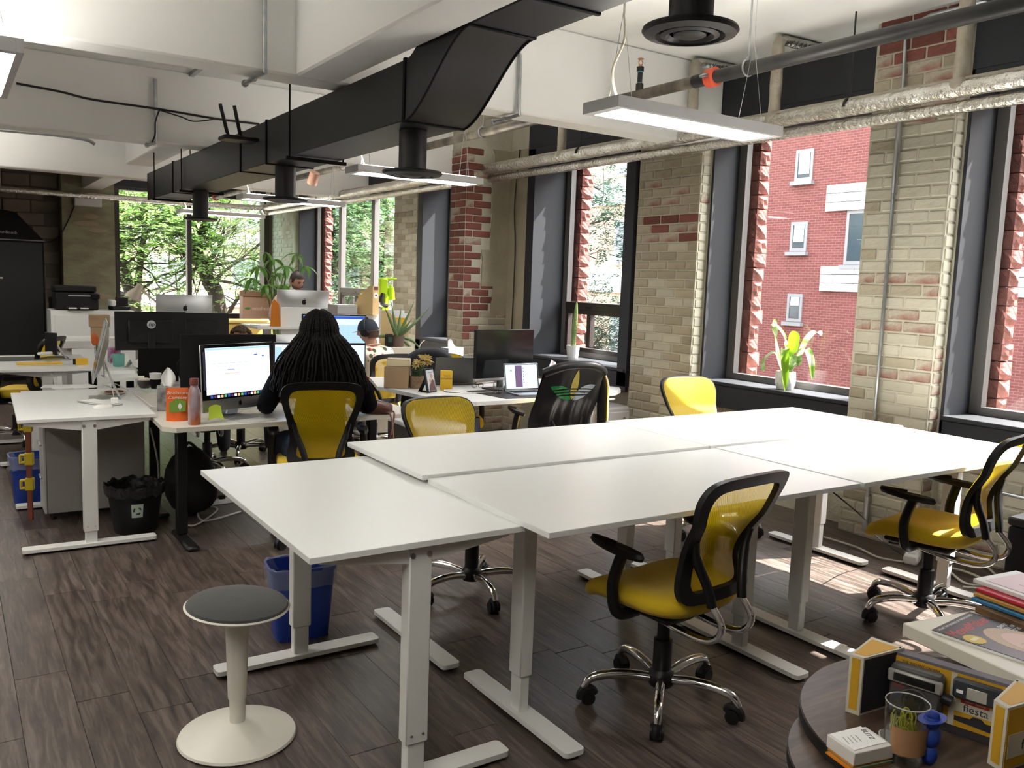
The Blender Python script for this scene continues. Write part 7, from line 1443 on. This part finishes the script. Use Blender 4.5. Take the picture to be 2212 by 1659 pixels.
def sheet(u, v):
    a = PI*(-.10+1.20*u)+PI; dx, dy = math.cos(a), math.sin(a)
    if v < .4: ph = .15+v/.4*1.35; return tuple(C0+Vector((dx*.100*math.sin(ph), dy*.112*math.sin(ph), .134*math.cos(ph))))
    s = (v-.4)/.6; z0_ = C0.z+.009; z = z0_+(.88-z0_)*s
    return (dx*.100+math.copysign(1,dx)*(.085*math.sin(min(1,s*1.3)*PI/2)+.05*s)*abs(dx)**.8, max(-.20, dy*.112-(.045*math.sin(min(1,s*1.8)*PI/2) if dy < .3 else -.02)-.015*s+C0.y-.045), z)
obj('under_hair', MB().surf(sheet, 41, 24), HAIRK, t, sharp=80)
o = obj('braids', br, HAIRK, t, sharp=80); o['kind'] = 'stuff'
obj('hair_cuffs', (lambda m: [m.ball((-.075,-.195,1.0-.028*k), (.004,.004,.005), 6, 4) for k in range(5)] and m)(MB()), PAPER, t)
# --- person with cap and headphones
cc = [o for o in bpy.data.objects if o.get('label', '').startswith('yellow mesh task chair of the person in cap')][0]
t = thing('person', 'seated person seen from behind in a navy cap, black headphones and floral shirt', 'person', cc.location, cc.rotation_euler.z+.25); cc.scale = (.97,.97,.95); t.scale = (.97,.97,.91)
def floral():
    m = mat('floral_shirt', (.70,.64,.58), .8); nt = m.node_tree; b = nt.nodes['Principled BSDF']; tc_ = nt.nodes.new('ShaderNodeTexCoord'); prev = None
    for sc_, th, col, of in ((11,.30,(.62,.03,.03),0),(9,.24,(.05,.06,.02),3),(13,.25,(.28,.27,.06),7)):
        mp_ = nt.nodes.new('ShaderNodeMapping'); mp_.inputs['Location'].default_value = (of,of,of); nt.links.new(tc_.outputs['Object'], mp_.inputs[0])
        vo = nt.nodes.new('ShaderNodeTexVoronoi'); vo.inputs['Scale'].default_value = sc_; nt.links.new(mp_.outputs[0], vo.inputs['Vector']); ls = nt.nodes.new('ShaderNodeMath'); ls.operation = 'LESS_THAN'; ls.inputs[1].default_value = th; nt.links.new(vo.outputs['Distance'], ls.inputs[0])
        mx = nt.nodes.new('ShaderNodeMix'); mx.data_type = 'RGBA'; mx.inputs[6].default_value = (.70,.64,.58,1); mx.inputs[7].default_value = (*col,1); nt.links.new(ls.outputs[0], mx.inputs[0])
        if prev: nt.links.new(prev, mx.inputs[6])
        prev = mx.outputs[2]
    nt.links.new(prev, b.inputs['Base Color']); return m
FLW = floral()
dz = -.045
bj2 = {k: ((v[0][0]*.95, v[0][1], v[0][2]+(dz if v[0][2] > .7 else 0)), v[1]) for k, v in bj.items()}
skinbody('shirt', bj2, (('pel','w'),('w','ch'),('ch','sh'),('sh','nk'),('sh','ls'),('ls','le'),('le','lf'),('lf','lw'),('sh','rs'),('rs','re'),('re','rf'),('rf','rw')), FLW, t)
skinbody('trousers', lj, (('p','lh'),('lh','lk'),('lk','la'),('p','rh'),('rh','rk'),('rk','ra')), TRO, t)
for sx in (-.20,.17): obj('shoe', MB().ball((sx,.46,.055), (.05,.14,.05)).box(sx-.045,sx+.045,.34,.58,0,.03,.014), SHOE, t)
hand(t, (-.245,.35,.745), (.3,1,.0), (0,0,1), -1, SK1, .4); hand(t, (.21,.34,.745), (-.3,1,0), (0,0,1), 1, SK1, .4)
HO = Vector((-.02,.06,1.09)); Mh = Matrix.Translation(HO) @ Matrix.Rotation(PI+.45,4,'Z') @ Matrix.Rotation(.15,4,'X'); hb = headmesh(Mh); hb.tube([(0,.02,-.05),(0,.02,.06)], [.058,.054], 14); obj('head', hb, SK1, t)
obj('hair', MB(Mh).surf(lambda u, v: (.080*math.cos(PI*u)*(.9+.1*v), .02+.092*math.sin(PI*u)*(.82+.18*v), .045+.065*v), 20, 5), mat('brown_hair', (.06,.032,.02), .6), t, sharp=80)
NAVY = mat('navy_cap', (.012,.020,.036), .75)
def cp_(u, v): a = 2*PI*u; zz = .118+.122*math.sin(PI/2*v); rr = math.cos(PI/2*v*.985)**.8; return (.085*rr*math.cos(a), .104*rr*math.sin(a)+.004, zz)
obj('cap', MB(Mh).surf(cp_, 36, 10, True), NAVY, t, sharp=80); obj('cap_brim', MB(Mh).surf(lambda u, v: (.074*math.cos(PI*(1+u))*(1-.10*v), -.085*abs(math.sin(PI*u))**.7-.07*v*math.sin(PI*u)-.01, .126-.012*v), 20, 5), mat('tan_brim', (.42,.25,.10), .7), t, sharp=80); obj('cap_opening', MB(Mh).surf(lambda u, v: (.024*math.cos(PI*u), .1085-.006*v, .122+.026*math.sin(PI*u)*v), 12, 3), HAIRB, t, sharp=80)
obj('headphone_band', MB(Mh).tube([(.094*math.cos(PI*k/16), .0, .115+.140*math.sin(PI*k/16)) for k in range(17)], .009, 8), BLK, t)
for sx in (-1, 1): obj('ear_cup', MB(Mh).cyl((sx*.076,.0,.10),(sx*.108,.0,.10),.042,.036,20), BLK, t)
obj('bead_necklace', MB().tube([(.075*math.cos(a)-.01, .03+.07*math.sin(a), 1.06-.02*math.sin(a)) for a in [k*.26 for k in range(24)]], .007, 6, closed=True), mat('pale_beads', (.62,.50,.36), .5), t)
# --- person with curly hair behind the dark monitor
hp_ = at(520, 716, d=7.35)
t = thing('person', 'seated person with curly brown hair, mostly hidden by the large dark monitor', 'person', (hp_.x, hp_.y, 0), math.radians(-6)); dzz = hp_.z-1.285+.0
HO = Vector((0, 0, hp_.z-.205)); b3 = {k: ((v[0][0], -v[0][1]+.03, v[0][2]+(HO.z-1.165 if v[0][2] > .7 else 0)), v[1]) for k, v in bj.items()}
skinbody('sweater', b3, (('pel','w'),('w','ch'),('ch','sh'),('sh','nk'),('sh','ls'),('ls','le'),('le','lf'),('lf','lw'),('sh','rs'),('rs','re'),('re','rf'),('rf','rw')), mat('grey_sweater', (.10,.10,.11), .85), t)
l3 = {k: ((v[0][0], -v[0][1], v[0][2]), v[1]) for k, v in lj.items()}; skinbody('trousers', l3, (('p','lh'),('lh','lk'),('lk','la'),('p','rh'),('rh','rk'),('rk','ra')), TRO, t)
Mh = Matrix.Translation(HO) @ Matrix.Rotation(.12,4,'X'); hb = headmesh(Mh); hb.tube([(0,.02,-.06),(0,.02,.06)], [.056,.052], 14); obj('head', hb, SK1, t); CUR = mat('curly_brown_hair', (.055,.028,.014), .6, noise=(30,(.10,.05,.022),.3), bump=(45,1.0)); cu = MB(Mh); g = random.Random(3)
for i in range(150):
    a = g.uniform(0,6.28); ph = g.uniform(0,1.75); 
    if math.sin(a) < -.2 and ph > .75: continue
    cu.ball((.090*math.sin(ph)*math.cos(a), .108*math.sin(ph)*math.sin(a)+.008, .118+.128*math.cos(ph)), (.021,.021,.018), 7, 5)
obj('hair', cu, CUR, t, sharp=80); dup(chA, (hp_.x, hp_.y-.0, 0), math.radians(174), 'yellow task chair of the curly haired person, hidden by the dark monitor', CG)
